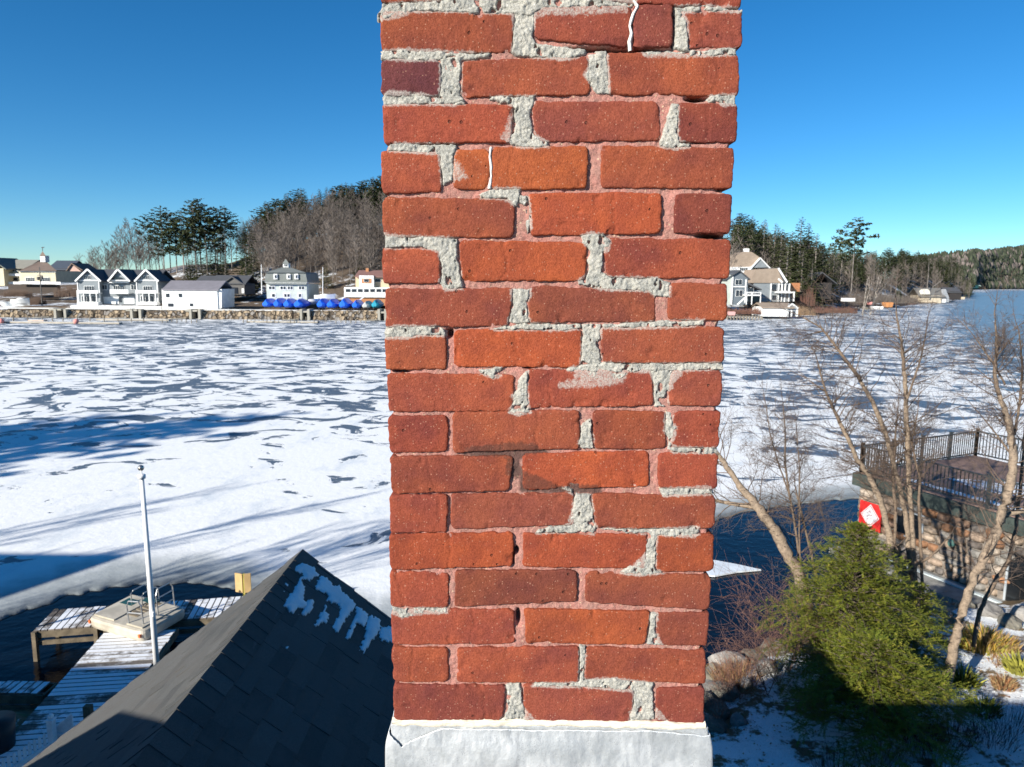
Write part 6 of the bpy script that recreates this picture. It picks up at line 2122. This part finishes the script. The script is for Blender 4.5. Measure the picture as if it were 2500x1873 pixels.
for u0, u1, n_ in ((655, 672, 2), (683, 699, 2), (701, 716, 2), (728, 744, 2)): b.window(u0, 698, u1, 708, 0, n=n_, fr=1.5)
for u0, u1, n_ in ((662, 673, 1), (692, 709, 2), (727, 737, 1)): b.window(u0, 716, u1, 727, 0, n=n_, fr=1.8)
# brick and white restaurant at the chimney's edge
b = B('terraced_restaurant', 'white and orange building with long window band beside the chimney', 'building', 180, 14)
ORB = fm('orange_brick', (.42, .19, .085)); TAN2 = fm('tan_stucco', (.52, .40, .27))
b.rect('lower_wall', ORB, 842, 722, 960, 746, 0, 12); b.rect('terrace_wall', WHITE, 840, 715, 960, 726, -.6, .4)
b.rect('window_band', WHITE, 840, 702, 960, 716, .4, 10)
for k in range(7): b.window(843 + k * 15, 705, 856 + k * 15, 714, .4, n=1, fr=.8)
b.rect('upper_wall', TAN2, 868, 674, 960, 702, 3, 8); b.rect('white_bay', WHITE, 877, 673, 912, 702, 1.5, 3)
b.rect('bay_opening', ORB, 883, 680, 907, 692, 1.42, .07); b.window(888, 681, 900, 689, 1.4, n=1, fr=.6); b.window(914, 681, 930, 689, 3, n=1, fr=.6)
b.long_roof('roof', fm('red_brown_roof', (.22, .12, .10)), 866, 965, 675, 660, 5, 2.2); b.rect('chimney', ORB, 893, 655, 900, 668, 6, 1)
mb = MB(); mb.bar(b.P(862, 745, -3), b.P(892, 722, -2.2), .5, .3); mb.build('stair', WHITE, b.r)
# yellow houses on the left
b = B('cream_hip_house', 'cream house with brown hip roof and a white cupola with a weathervane', 'house', 210, 14)
b.rect('wall', CREAM, 47, 661, 136, 690, 0, 13)
mb = MB(); q0 = [b.P(44, 662, -.8), b.P(139, 662, -.8), b.P(139, 662, 14), b.P(44, 662, 14)]; pk0, pk1 = b.P(94, 639, 6), b.P(114, 639, 7); mb.add([*q0, pk0, pk1], [(0, 1, 5, 4), (1, 2, 5), (2, 3, 4, 5), (3, 0, 4), (3, 2, 1, 0)]); mb.build('hip_roof', BROOF, b.r)
b.rect('cupola', WHITE, 98, 624, 110, 640, 6, 2); mb = MB(); c = b.P(104, 613, 7); bs = [b.P(96.5, 625, 5.8), b.P(111.5, 625, 5.8), b.P(111.5, 625, 8.4), b.P(96.5, 625, 8.4)]; mb.add([*bs, c], [(0, 1, 4), (1, 2, 4), (2, 3, 4), (3, 0, 4), (3, 2, 1, 0)]); mb.build('cupola_roof', BROOF, b.r)
mb = MB(); mb.bar(b.P(104, 614, 7), b.P(104, 603, 7), .12); mb.bar(b.P(101, 605, 7), b.P(108, 604, 7), .1, .25); mb.build('weathervane', DROOF, b.r)
b.rect('trim', WHITE, 47, 662, 136, 665, -.3, .3)
b.window(62, 677, 84, 688, 0, n=5); b.window(98, 677, 122, 688, 0, n=5); b.rect('terrace_rail', WHITE, 44, 688, 148, 694, -2.5, .2); b.rect('terrace_wall', fm('dark_brown_wood', (.055, .04, .03)), 20, 695, 140, 714, -1, 1.5)
b = B('cream_gabled_house', 'cream gabled house with grey roof cut by the left edge', 'house', 212, 14)
b.rect('wall', CREAM, -60, 655, 10, 698, 0, 12); b.rect('wall', CREAM, 10, 655, 48, 690, 4, 10); b.gable_roof('gable_roof', fm('green_grey_roof', (.16, .18, .16)), -70, 656, -28, 628, 14, -.8, 12); b.long_roof('roof', fm('pale_grey_roof', (.26, .25, .21)), 8, 66, 654, 634, 6, 3.4)
b.window(-20, 660, -6, 672, 0, n=2); b.window(24, 656, 42, 664, 4, n=3); b.rect('balcony', WHITE, 10, 668, 48, 674, 2, 2); b.window(14, 677, 26, 687, 4, n=1); b.window(29, 677, 44, 687, 4, n=1); b.rect('terrace_rail', WHITE, 8, 688, 50, 694, 1.5, .3)
b = B('long_blue_roof_building', 'low building with a long dark blue grey roof behind the cream house', 'building', 232, 10)
b.rect('wall', fm('dark_brown_wood', (.055, .04, .03)), 118, 656, 165, 690, 0, 9); b.long_roof('roof', fm('slate_blue_roof', (.06, .075, .10)), 112, 168, 658, 636, 6)
b = B('pink_gabled_house', 'small pinkish gabled house below the lone bare tree', 'house', 226, 9)
b.poly('gable_wall', fm('pink_siding', (.55, .37, .31)), [(164, 662), (166, 652), (175, 645), (188, 655), (200, 664)], 0, 8); b.gable_roof('roof', BROOF, 160, 662, 174, 642, 206, -.5, 9)
# utility pole and vessels on land at the far left
mb = MB(); p0, p1 = onY(103, 748, 182), onY(96, 652, 182); mb.tube([p0, p1], [.16, .11], 6)
for v_, w_ in ((662, 7), (672, 6), (680, 5)): mb.bar(onY(97.5 - w_, v_, 182), onY(97.5 + w_, v_, 182), .14, .2)
mb.tube([onY(93, 676, 181.6), onY(93, 684, 181.6)], .3, 8); mb.tube([onY(102, 674, 181.6), onY(102, 682, 181.6)], .3, 8)
tag(mb.build('utility_pole', fm('pole_wood', (.13, .12, .11))), 'wooden utility pole with crossarms in front of the cream house', 'pole')
def pole(name, label, u0, v0, u1, v1, y, r, m):
    mb = MB(); mb.tube([onY(u0, v0, y), onY(u1, v1, y)], [r, r * .7], 6); tag(mb.build(name, m), label, 'pole')
pole('white_pole', 'thin white pole at the left corner of the mansard house', 639, 718, 638, 646, 178, .13, WHITE)
def hull(mb, M, L, W, H, mi=0, keel=.35):
    """simple boat hull along local x"""
    st = []
    n = 9
    for i in range(n):
        t_ = i / (n - 1)
        w = W / 2 * (math.sin(math.pi * min(1, .30 + t_ * .5)) if t_ < .4 else max(.03, (1 - ((t_ - .4) / .6) ** 2.2)))
        x = -L / 2 + L * t_
        sh = H * (1 + .25 * t_ ** 2)
        st.append([(x, -w, sh), (x, -w * .78, H * .35), (x, 0, -keel * (1 - t_ ** 3)), (x, w * .78, H * .35), (x, w, sh)])
    vs = [M @ Vector(p) for r_ in st for p in r_]
    fs = [(i * 5 + k, i * 5 + k + 1, i * 5 + 6 + k, i * 5 + 5 + k) for i in range(n - 1) for k in range(4)]
    fs += [(i * 5 + 4, i * 5, i * 5 + 5, i * 5 + 9) for i in range(n - 1)] + [(0, 1, 2, 3, 4)][::-1]
    mb.add(vs, fs, mi)
BLUEW = simple('blue_shrink_wrap', (.015, .13, .74), .4, .15, 1.5, 0); HULLW = fm('white_gelcoat', (.74, .74, .72), .4)
TEALW = simple('teal_boat_cover', (.02, .26, .36), .5, .15, 1.5, 0); GREYW = fm('grey_boat_cover', (.45, .46, .45))
def wrapped_boat(u0, v0, u1, v1, y, label, wrap, group=None):
    """boat on stands seen from the bow, wrapped to a ridge"""
    r = thing('wrapped_boat', label, 'boat', (0, 0, 0), group)
    x0, x1 = X_(u0, v1, y), X_(u1, v1, y); zt, zb = Z_(u0, v0, y), Z_(u0, v1, y)
    W, c = x1 - x0, (x0 + x1) / 2
    H = zt - zb
    L = 6.5
    # wrap: pointed ridge, bulging sides
    mb = MB()
    sec = [(-.5, .42), (-.46, .16), (-.28, .0), (.28, .0), (.46, .16), (.5, .42), (.30, .64), (.08, .93), (0, 1.0), (-.08, .93), (-.30, .64)]
    st = [(0, .35, .60), (.4, .80, .84), (1.3, 1.0, 1.0), (4.5, 1.0, .96), (L, .92, .80)]
    for yy, kw, kh in st:
        mb.v += [(c + sx * W * kw, y + yy, zb + .25 + (H - .25) * (.5 + (sz - .5) * kh)) for sx, sz in sec]
    n_ = len(sec)
    for i in range(len(st) - 1):
        for k in range(n_): mb.f.append((i * n_ + k, i * n_ + (k + 1) % n_, (i + 1) * n_ + (k + 1) % n_, (i + 1) * n_ + k)); mb.mi.append(0)
    mb.f += [tuple(range(n_ - 1, -1, -1)), tuple(range((len(st) - 1) * n_, len(st) * n_))]; mb.mi += [0, 0]
    mb.build('cover', wrap, r)
    mb = MB(); hull(mb, Matrix.Translation((c, y + L / 2 + .3, zb + .42)) @ Matrix.Rotation(-math.pi / 2, 4, 'Z'), L, W * .86, .75, 0, .4); mb.build('hull', HULLW, r)
    mb = MB()
    for sx in (-.3, .3):
        for yy in (1.2, 4.5): mb.bar((c + sx * W, y + yy, zb - .1), (c + sx * W * .8, y + yy, zb + .6), .1)
    mb.build('stands', DROOF, r)
names = ['leftmost of the blue wrapped boats, below the mansard house', 'second blue wrapped boat from the left', 'third blue wrapped boat, under the double ground floor window', 'fourth blue wrapped boat, with a taller cover behind its shoulder',
         'fifth blue wrapped boat, under the sailboat mast', 'sixth blue wrapped boat, touching the fifth', 'seventh blue wrapped boat, standing apart', 'smallest and rightmost of the blue wrapped boats']
for (u0, v0, u1, v1), lb in zip([(637, 729, 661, 753), (664, 728, 687, 753.5), (688, 729, 713, 754), (713, 730, 741, 754), (770, 729, 795, 755), (794, 730, 820, 755), (824, 728, 851, 755.5), (856, 732, 879, 756)], names):
    wrapped_boat(u0, v0, u1, v1, 170.2, lb, BLUEW, 'blue shrink wrapped boats on the sea wall')
wrapped_boat(722, 729, 743, 748, 173.5, 'blue wrapped boat showing behind the fourth one', BLUEW, 'blue shrink wrapped boats on the sea wall')
wrapped_boat(881, 735, 903, 756, 170.4, 'small boat under a pale grey cover next to the last blue one', GREYW)
wrapped_boat(904, 731, 927, 755, 170.4, 'small boat with a teal cover nearest the chimney', TEALW)
def side_boat(name, label, u0, v0, u1, v1, y, mast=None, cover=None):
    r = thing(name, label, 'boat')
    x0, x1 = X_(u0, v1, y), X_(u1, v1, y); zt, zb = Z_(u0, v0, y), Z_(u0, v1, y)
    mb = MB(); hull(mb, Matrix.Translation(((x0 + x1) / 2, y + 1, zb + .5)), x1 - x0, 2.4, (zt - zb) * .65, 0, .5); mb.build('hull', HULLW, r)
    mb = MB(); mb.ball(((x0 + x1) / 2 - .2, y + 1, zb + (zt - zb) * .62), (x1 - x0) * .36, 12, 6, 0, (1, .32, .42 * (zt - zb) / ((x1 - x0) * .36))); mb.build('deckhouse', cover or HULLW, r, True)
    if mast:
        mb = MB(); mb.tube([onY(mast[0], v0 + 2, y + 1), onY(mast[0], mast[1], y + 1)], [.10, .07], 6); mb.build('mast', WHITE, r)
side_boat('sailboat', 'white sailboat stored ashore with a tall white mast', 767, 718, 817, 739, 177, (788, 652))
side_boat('motorboat', 'white motorboat parked ashore left of the sailboat', 752, 731, 776, 744, 176)
side_boat('covered_boat', 'large boat in white wrap parked at the far left shore', 26, 728, 67, 750, 178, None, WHITE)
side_boat('small_boat', 'small grey white boat at the left edge of the far shore', 0, 737, 24, 752, 178, None, GREYW)

# sea wall with its piers and gaps
def seawall():
    r = thing('stone_seawall', 'long rough fieldstone sea wall along the far frozen shore', 'wall')
    t = NT('rough_fieldstone')
    vc = t.voro(1.1, out='Color'); vd = t.voro(1.1, feat='DISTANCE_TO_EDGE')
    v = t.sep(vc)
    c = t.mix(v, (.095, .075, .058), (.36, .28, .19))
    c = t.mix(t.ramp(t.sep(vc, 'Y'), .7, .8), c, (.22, .20, .18))
    c = t.mix(t.ramp(vd, .02, .12, 1.0, 0.0), c, (.03, .025, .02))
    t.bump(t.math('MULTIPLY', vd, -1.0), .3)
    m = t.done(c, .95, 0, .1)
    conc = fm('pale_concrete', (.33, .31, .26))
    segs = [(-420, 132), (162, 318), (345, 462), (490, 732), (756, 922), (944, 1300)]
    for a, c_ in segs:
        n = max(4, int((c_ - a) / 7))
        mb = MB()
        q_ = random.Random(int(a))
        top, bot = [], []
        for i in range(n + 1):
            u = a + (c_ - a) * i / n
            p = onY(u, 757.5 + u * .0009, 168.6)
            j = q_.uniform(-.35, .35)
            top.append((p.x, 168.6 + j * .6, p.z + q_.uniform(-.12, .12))); bot.append((p.x, 167.7 + j, -.15))
        V = bot + top + [(x, 172.5, z) for x, y, z in top]
        k = n + 1
        F = [(i, i + 1, k + i + 1, k + i) for i in range(n)] + [(k + i, k + i + 1, 2 * k + i + 1, 2 * k + i) for i in range(n)]
        mb.add(V, F); mb.build('stone_facing', m, r)
    for a, c_ in ((132, 162), (318, 345), (462, 490), (732, 756), (922, 944)):
        for u in (a, c_ - 6):
            x0, x1 = X_(u, 770, 167.5), X_(u + 6, 770, 167.5)
            MB().box(x0, x1, 167.4, 171, -.2, Z_(u, 755, 167.5)).build('pier', conc, r)
        x0, x1 = X_(a, 770, 169.5), X_(c_, 770, 169.5)
        MB().box(x0, x1, 169.6, 171.5, -.2, 2.1).build('recess', GLASS_SHADE, r)  # dark box stands in for the shade in the gap
        MB().box(x0, x1, 167.6, 171, 1.75, 2.15).build('landing', conc, r)
        mb = MB(); mb.bar((x0 + .4, 167.2, .25), (x0 - 3.2, 166.6, .08), .9, .12); mb.build('ramp', conc, r)
    mb = MB()
    for a, c_ in segs:
        mb.box(X_(a, 757, 168.9), X_(c_, 757, 168.9), 168.7, 171, 2.02, 2.28)
    mb.build('coping', fm('snowy_coping', (.55, .55, .53)), r)
seawall()
# pilings and frozen-in dock frames in front of it
PIL = MB(); PIL.tube([(0, 0, -.4), (.02, 0, 1.0)], [.11, .10], 6); PILM = PIL.mesh('dock_piling', fm('weathered_pile', (.22, .19, .15)))
q_ = random.Random(4)
us = [16, 45, 46, 80, 115, 140, 165, 200, 230, 265, 298, 330, 360, 405, 416, 428, 440, 452, 462, 475, 488] + [600 + 9.5 * k for k in range(20)] + [800 + 12 * k for k in range(9)]
for i, u in enumerate(us):
    y = q_.uniform(152, 158) if u < 500 else q_.uniform(155, 163)
    o = link('dock_piling', PILM, None, (at_u(u, y), y, 0)); o.scale = (1, 1, q_.uniform(.6, 1.25)); o.rotation_euler = (q_.uniform(-.05, .05), q_.uniform(-.05, .05), q_.uniform(0, 3))
    tag(o, 'weathered wooden piling frozen into the ice before the sea wall', 'piling', 'dock pilings in the ice')
for a, c_, v_, m_, lb in ((0, 300, 788, fm('faded_dock_wood', (.36, .32, .26)), 'low weathered float dock frozen in at the far left'), (80, 118, 783, fm('tan_float', (.50, .38, .30)), 'short tan dock float beside the pilings'), (245, 420, 781, fm('faded_dock_wood', (.36, .32, .26)), 'snow dusted dock frame left of centre before the sea wall'), (610, 780, 786, FM['faded_dock_wood'], 'low dock frame frozen in before the blue boats'), (820, 925, 779, FM['faded_dock_wood'], 'short dock frame close to the chimney edge')):
    p = onZ((a + c_) / 2, v_, .2); r = thing('float_dock', lb, 'dock')
    x0, x1 = at_u(a, p.y), at_u(c_, p.y)
    MB().box(x0, x1, p.y, p.y + 1.3, .02, .30).build('frame', m_, r)
    MB().box(x0 + .05, x1 - .05, p.y + .1, p.y + 1.2, .30, .36).build('decking', fm('snowy_coping', (.55, .55, .53)), r)
for u, v_, lb in ((3, 786, 'pink buoy frozen in at the left edge of the photo'), (186, 787, 'pink buoy on the ice below the triple gabled house')):
    p = onZ(u, v_, .3)
    mb = MB(); mb.ball((p.x, p.y, .45), .55, 12, 8); tag(mb.build('mooring_buoy', fm('pink_buoy', (.70, .28, .24)), None, True), lb, 'buoy')
# brown bank, snow bank and shrubs behind the wall
for i, (u0, u1, vt, vb, y, m_, lb) in enumerate([(128, 190, 690, 722, 196, 'brush', 'brown leafless hedge left of the triple gabled house'),
        (66, 92, 715, 748, 186, 'brush', 'reddish brown thicket between the white boat and the pole'), (0, 60, 700, 722, 200, 'brush', 'dark brush bank below the cream gabled house')]):
    if m_ == 'brush':
        mb = MB(); qq = random.Random(i)
        x0, x1 = X_(u0, vb, y), X_(u1, vb, y); zb, zt = Z_(u0, vb, y) - .3, Z_(u0, vt, y)
        for k in range(900):
            x = qq.uniform(x0, x1); yy = y + qq.uniform(0, 4); h = (zt - zb) * qq.uniform(.4, 1) * (1 - .5 * abs((x - x0) / (x1 - x0) - .5)); dx = qq.uniform(-.6, .6)
            mb.add([(x - .04, yy, zb), (x + .04, yy, zb), (x + dx, yy + qq.uniform(-.4, .4), zb + h)], [(0, 1, 2)])
        tag(mb.build('brush', fm('brown_brush', (.10, .062, .042))), lb, 'shrubs')
    else:
        mb = MB(); a, c_ = onY(u0, vb, y), onY(u1, vb, y); zt = Z_(u0, vt, y)
        mb.ball(((a.x + c_.x) / 2, y + 7, a.z - .7), 1, 40, 20, 0, ((c_.x - a.x) / 2 * 1.25, 8, (zt - a.z) * .75 + .5))
        mb.v = [(p[0] + 3 * float(fbm(np.array([p[0] * .3]), np.array([p[2] * .7]), i, 3)[0]), p[1], p[2] + 1.6 * float(fbm(np.array([p[0] * .22 + i]), np.array([p[1] * .3]), 3, 4)[0])) for p in mb.v]
        tag(mb.build('snow_bank', bpy.data.materials['patchy_snow_ground'], None, True), lb, 'snow bank')

# ------------------------------------------------------------------ houses on the right hand shore
b = B('tan_roofed_house', 'large white house with steep tan roofs and a white chimney', 'house', 226, 12)
b.poly('wall', WHITE, [(1785, 665), (1785, 652), (1838, 652), (1838, 682), (1785, 682)], 0, 10)
b.poly('main_roof', TANR, [(1783, 655), (1800, 624), (1815, 615), (1835, 615), (1857, 630), (1838, 652)], .5, 10)
b.rect('chimney', WHITE, 1818, 607, 1829, 620, 3, 1.6)
b.poly('gable_wall', GREYS, [(1836, 654), (1857, 632), (1878, 653)], -.2, 8); b.gable_roof('gable_roof', WHITE, 1833, 655, 1857, 629, 1882, -.6, 8, .4)
b.window(1806, 653, 1826, 662, 0, n=4)
b = B('grey_lake_house', 'grey house with broad tan roof, tall white windows and a small deck', 'house', 212, 14)
b.poly('wall', GREYS, [(1840, 690), (1929, 692), (1929, 737), (1840, 737)], 0, 12)
b.poly('main_roof', TANR, [(1828, 691), (1846, 658), (1898, 655), (1914, 691)], -.3, 10)
b.poly('side_roof', DROOF, [(1898, 655), (1902, 654), (1923, 690), (1914, 691)], -.5, 10)
mb = MB(); mb.bar(b.P(1900, 655, -.7), b.P(1922, 690, -.7), .25, .5); mb.bar(b.P(1900, 681, -.8), b.P(1910, 690, -.8), .25, .5); mb.build('barge_board', WHITE, b.r)
for u in (1881, 1900, 1908, 1916, 1926): b.rect('white_column', WHITE, u, 692, u + 2.2, 737, -.35, .4)
for u0, u1, v0, v1 in ((1883, 1897, 693, 712), (1902.5, 1907.5, 694, 710), (1910.5, 1915.5, 694, 710), (1918.5, 1925, 694, 710), (1884, 1896, 720, 734), (1902, 1908, 721, 735)): b.window(u0, v0, u1, v1, 0, n=1, fr=.6)
b.rect('balcony', WHITE, 1899, 712, 1941, 716, -2.5, 2.6); b.rect('deck_post', WHITE, 1937, 716, 1940, 736, -2.4, .3); b.rect('dark_opening', GLASS_SHADE, 1929, 718, 1937, 735, .2, .2)  # the opening below the balcony is a dark panel painted as shade
b.rect('brick_wing', fm('orange_cedar', (.40, .17, .075)), 1929, 691, 1953, 712, 3, 6)
b = B('blue_grey_cottage', 'blue grey cottage with white corner boards and a raised deck', 'house', 200, 12)
b.poly('wall', fm('slate_blue_siding', (.13, .155, .18)), [(1776, 744), (1776, 680), (1790, 668), (1806, 662), (1826, 680), (1826, 745)], 0, 10)
b.poly('side_wall', SAGE, [(1776, 744), (1776, 670), (1787, 672), (1787, 744)], -.3, 9)
b.gable_roof('roof', DROOF, 1772, 681, 1806, 659, 1832, -.7, 11); b.poly('low_roof', DROOF, [(1826, 690), (1860, 706), (1860, 709), (1826, 694)], -.5, 8)
b.rect('corner_board', WHITE, 1786, 676, 1789, 744, -.4, .3); b.rect('corner_board', WHITE, 1819, 682, 1821.5, 742, -.2, .3); b.rect('trim_band', WHITE, 1788, 699, 1822, 701.5, -.25, .2)
b.window(1795, 682, 1812, 696, 0, n=2, fr=.8); b.window(1796, 708, 1814, 724, 0, n=2, fr=.8); b.window(1829, 702, 1840, 716, 1, n=1, fr=.6)
b.rect('deck', WHITE, 1822, 720, 1858, 722.5, -3, 4); b.rect('railing', FM['white_paint'], 1822, 713, 1858, 714.5, -3, .12)
for u in (1822, 1835, 1856): b.rect('deck_post', WHITE, u, 714, u + 1.8, 744, -3, .25)
b.rect('under_deck', GLASS_SHADE, 1824, 724, 1856, 742, .8, .3); mb = MB(); mb.bar(b.P(1800, 744, -2), b.P(1824, 722, -2), .8, .25); mb.build('stair', WHITE, b.r)  # shade beneath the deck is put in as a dark panel
for k in range(10): b.rect('baluster', WHITE, 1824 + k * 3.4, 714, 1824.6 + k * 3.4, 721, -2.95, .06)
b = B('white_boathouse', 'low white boathouse with tan roof and twin door openings on the ice edge', 'boathouse', 193, 9)
b.rect('wall', WHITE, 1863, 750, 1922, 773, 0, 9)
b.poly('gable_end', fm('grey_gable', (.30, .32, .34)), [(1922, 774), (1922, 751), (1934, 742), (1948, 752), (1948, 772)], .4, 8)
b.long_roof('roof', TANR, 1861, 1940, 751, 739, 4.6, -.4)
mb = MB(); mb.bar(b.P(1922, 752, .2), b.P(1934, 742, .2), .15, .4); mb.bar(b.P(1934, 742, .2), b.P(1949, 753, .2), .15, .4); mb.build('barge_board', WHITE, b.r)
for u in (1922, 1931, 1945): b.rect('white_jamb', WHITE, u, 757, u + 3, 774, .2, .3)
for u in (1925, 1935): b.rect('boat_door', GLASS_SHADE, u, 760, u + 6, 774, .34, .1)
b = B('small_tan_boathouse', 'small tan boathouse with grey roof and half round white dormer', 'boathouse', 374, 12)
b.rect('wall', fm('tan_paint', (.55, .47, .35)), 2248, 722, 2298, 740, 0, 10); b.long_roof('roof', fm('dark_tan_grey_roof', (.15, .145, .135)), 2244, 2310, 725, 703, 6, -.6)
b.poly('dormer', fm('dormer_white', (.70, .66, .58)), [(2252, 719), (2254, 712), (2259, 707), (2264, 706), (2269, 709), (2272, 719)], -.7, 4)
b.poly('gable_end', FM['grey_gable'], [(2298, 740), (2298, 724), (2309, 706), (2317, 726), (2317, 738)], .5, 9); b.rect('boat_door', WHITE, 2301, 730, 2309, 739, .3, .2); b.window(2269, 727, 2273, 733, 0, n=1, fr=.5)
b = B('dark_boathouse', 'dark low boathouse at the tip of the wooded point', 'boathouse', 400, 12)
b.rect('wall', fm('black_brown_wood', (.035, .03, .028)), 2318, 712, 2347, 732, 0, 9); b.long_roof('roof', DROOF, 2314, 2350, 714, 702, 6)
b.rect('pale_bundle', fm('tan_paint', (.55, .47, .35)), 2349, 725, 2356, 731, -1, 1.5)
b = B('green_cottage', 'tiny pale green cottage on the shore beyond the bay', 'house', 1560, 14)
b.rect('wall', fm('mint_paint', (.20, .50, .33)), 2359, 697, 2389, 704, 0, 10); b.gable_roof('roof', fm('pale_green_roof', (.36, .48, .42)), 2356, 698, 2375, 690.5, 2395, -1, 12, 1.2)
b.window(2364, 698.5, 2368, 702.5, 0, n=1, fr=.6); b.window(2378, 698.5, 2382, 702.5, 0, n=1, fr=.6)
b = B('dark_cottage', 'dark wooden cottage in the shade under the big pines', 'house', 235, 9)
b.rect('wall', FM['black_brown_wood'], 1985, 690, 2030, 730, 0, 8); b.gable_roof('roof', DROOF, 1976, 692, 2008, 664, 2044, -.6, 9)
b.rect('pale_float', WHITE, 2058, 728, 2088, 736, -4, 1.5)
# small things along that shore
def blk(name, label, cat, u0, v0, u1, v1, y, d, m):
    x0, x1 = X_(u0, v1, y), X_(u1, v1, y)
    mb = MB(); z0, z1 = Z_(u0, v1, y), Z_(u0, v0, y)
    mb.prism([(x0, y, z1), (x0 + (x1 - x0) * .12, y, z0), (x1 - (x1 - x0) * .12, y, z0), (x1, y, z1)], (0, d, 0)); mb.box(x0 + .2, x1 - .2, y + .2, y + d - .2, z1 - .02, z1 + .12)
    tag(mb.build(name, m), label, cat)
blk('orange_rowboat', 'orange upturned boat on the frozen right hand shore', 'boat', 2158, 739, 2181, 750, 216, 1.6, fm('orange_paint', (.50, .22, .08)))
blk('white_rowboat', 'white low boat beside the leaning trunk', 'boat', 2130, 749, 2158, 755, 214, 1.6, WHITE)
blk('pink_float', 'pinkish float by the birch clump on the shore', 'float', 2121, 738, 2131, 744, 222, 1.4, fm('pink_buoy', (.70, .28, .24)))
blk('salmon_float', 'salmon pink float further right on the shore', 'float', 2186, 734, 2193, 740, 260, 1.6, fm('pink_buoy', (.70, .28, .24)))
r = thing('shore_dock', 'pale dock with short posts left of the white boathouse', 'dock')
MB().box(X_(1772, 776, 186), X_(1862, 776, 186), 186, 189, .55, .80).build('decking', fm('pale_dock', (.42, .39, .34)), r)
for k in range(12):
    x = X_(1776 + k * 7.6, 778, 185.9); MB().box(x - .12, x + .12, 185.7, 185.95, -.2, 1.1).build('post', fm('weathered_pile', (.22, .19, .15)), r)
blk('pink_canoe', 'faded pink canoe lying on the dock beside the chimney edge', 'canoe', 1778, 762, 1796, 770, 188, 1.2, fm('faded_pink', (.62, .36, .34)))
# boulders, brush and reddish scrub along the right shoreline
q_ = random.Random(31)
for k in range(26):
    u = 1950 + k * 8 + q_.uniform(-3, 3)
    v_ = np.interp(u, [1947, 2000, 2100, 2181], [770, 767, 757, 752])
    p = onZ(u, float(v_), 0)
    o = link('boulder', ROCKS[k % 5], None, (p.x, p.y + q_.uniform(0, 1.5), .25)); s_ = q_.uniform(.5, 1.3); o.scale = (s_ * 1.3, s_, s_ * .7); o.rotation_euler = (0, 0, q_.uniform(0, 6))
    tag(o, 'shoreline boulder at the edge of the right hand wood', 'rock', 'boulders on the far right shoreline')
M_SCR = fm('tan_scrub', (.30, .20, .12)); M_SCR2 = fm('red_scrub', (.17, .085, .06))
for k, (u0, u1, vt, vb, y, m_, lb) in enumerate([(1948, 1992, 748, 768, 204, M_SCR, 'tan dry scrub right of the white boathouse'), (1776, 1862, 748, 764, 194, M_SCR2, 'reddish scrub between the cottage and its dock'), (1995, 2095, 742, 762, 214, M_SCR2, 'red brown scrub along the shoreline below the dark cottage'), (1955, 1990, 694, 745, 216, M_SCR2, 'brown thicket beside the grey lake house'), (2190, 2246, 728, 742, 300, M_SCR2, 'brown scrub left of the small tan boathouse'), (2060, 2245, 712, 738, 250, fm('grey_thicket', (.15, .125, .105)), 'grey leafless thicket at the foot of the right hand wood')]):
    mb = MB(); x0, x1 = X_(u0, vb, y), X_(u1, vb, y); zb, zt = Z_(u0, vb, y) - .3, Z_(u0, vt, y)
    for j in range(int(14 * (u1 - u0))):
        x = q_.uniform(x0, x1); yy = y + q_.uniform(0, 5); h = (zt - zb) * q_.uniform(.2, 1) ** 1.2 * (.5 + float(vn(np.array([x * .35]), np.array([0.5]), 4)[0])); dx = q_.uniform(-.5, .5)
        mb.add([(x - .05, yy, zb), (x + .05, yy, zb), (x + dx, yy + q_.uniform(-.4, .4), zb + h)], [(0, 1, 2)])
    tag(mb.build('scrub', m_), lb, 'shrubs')
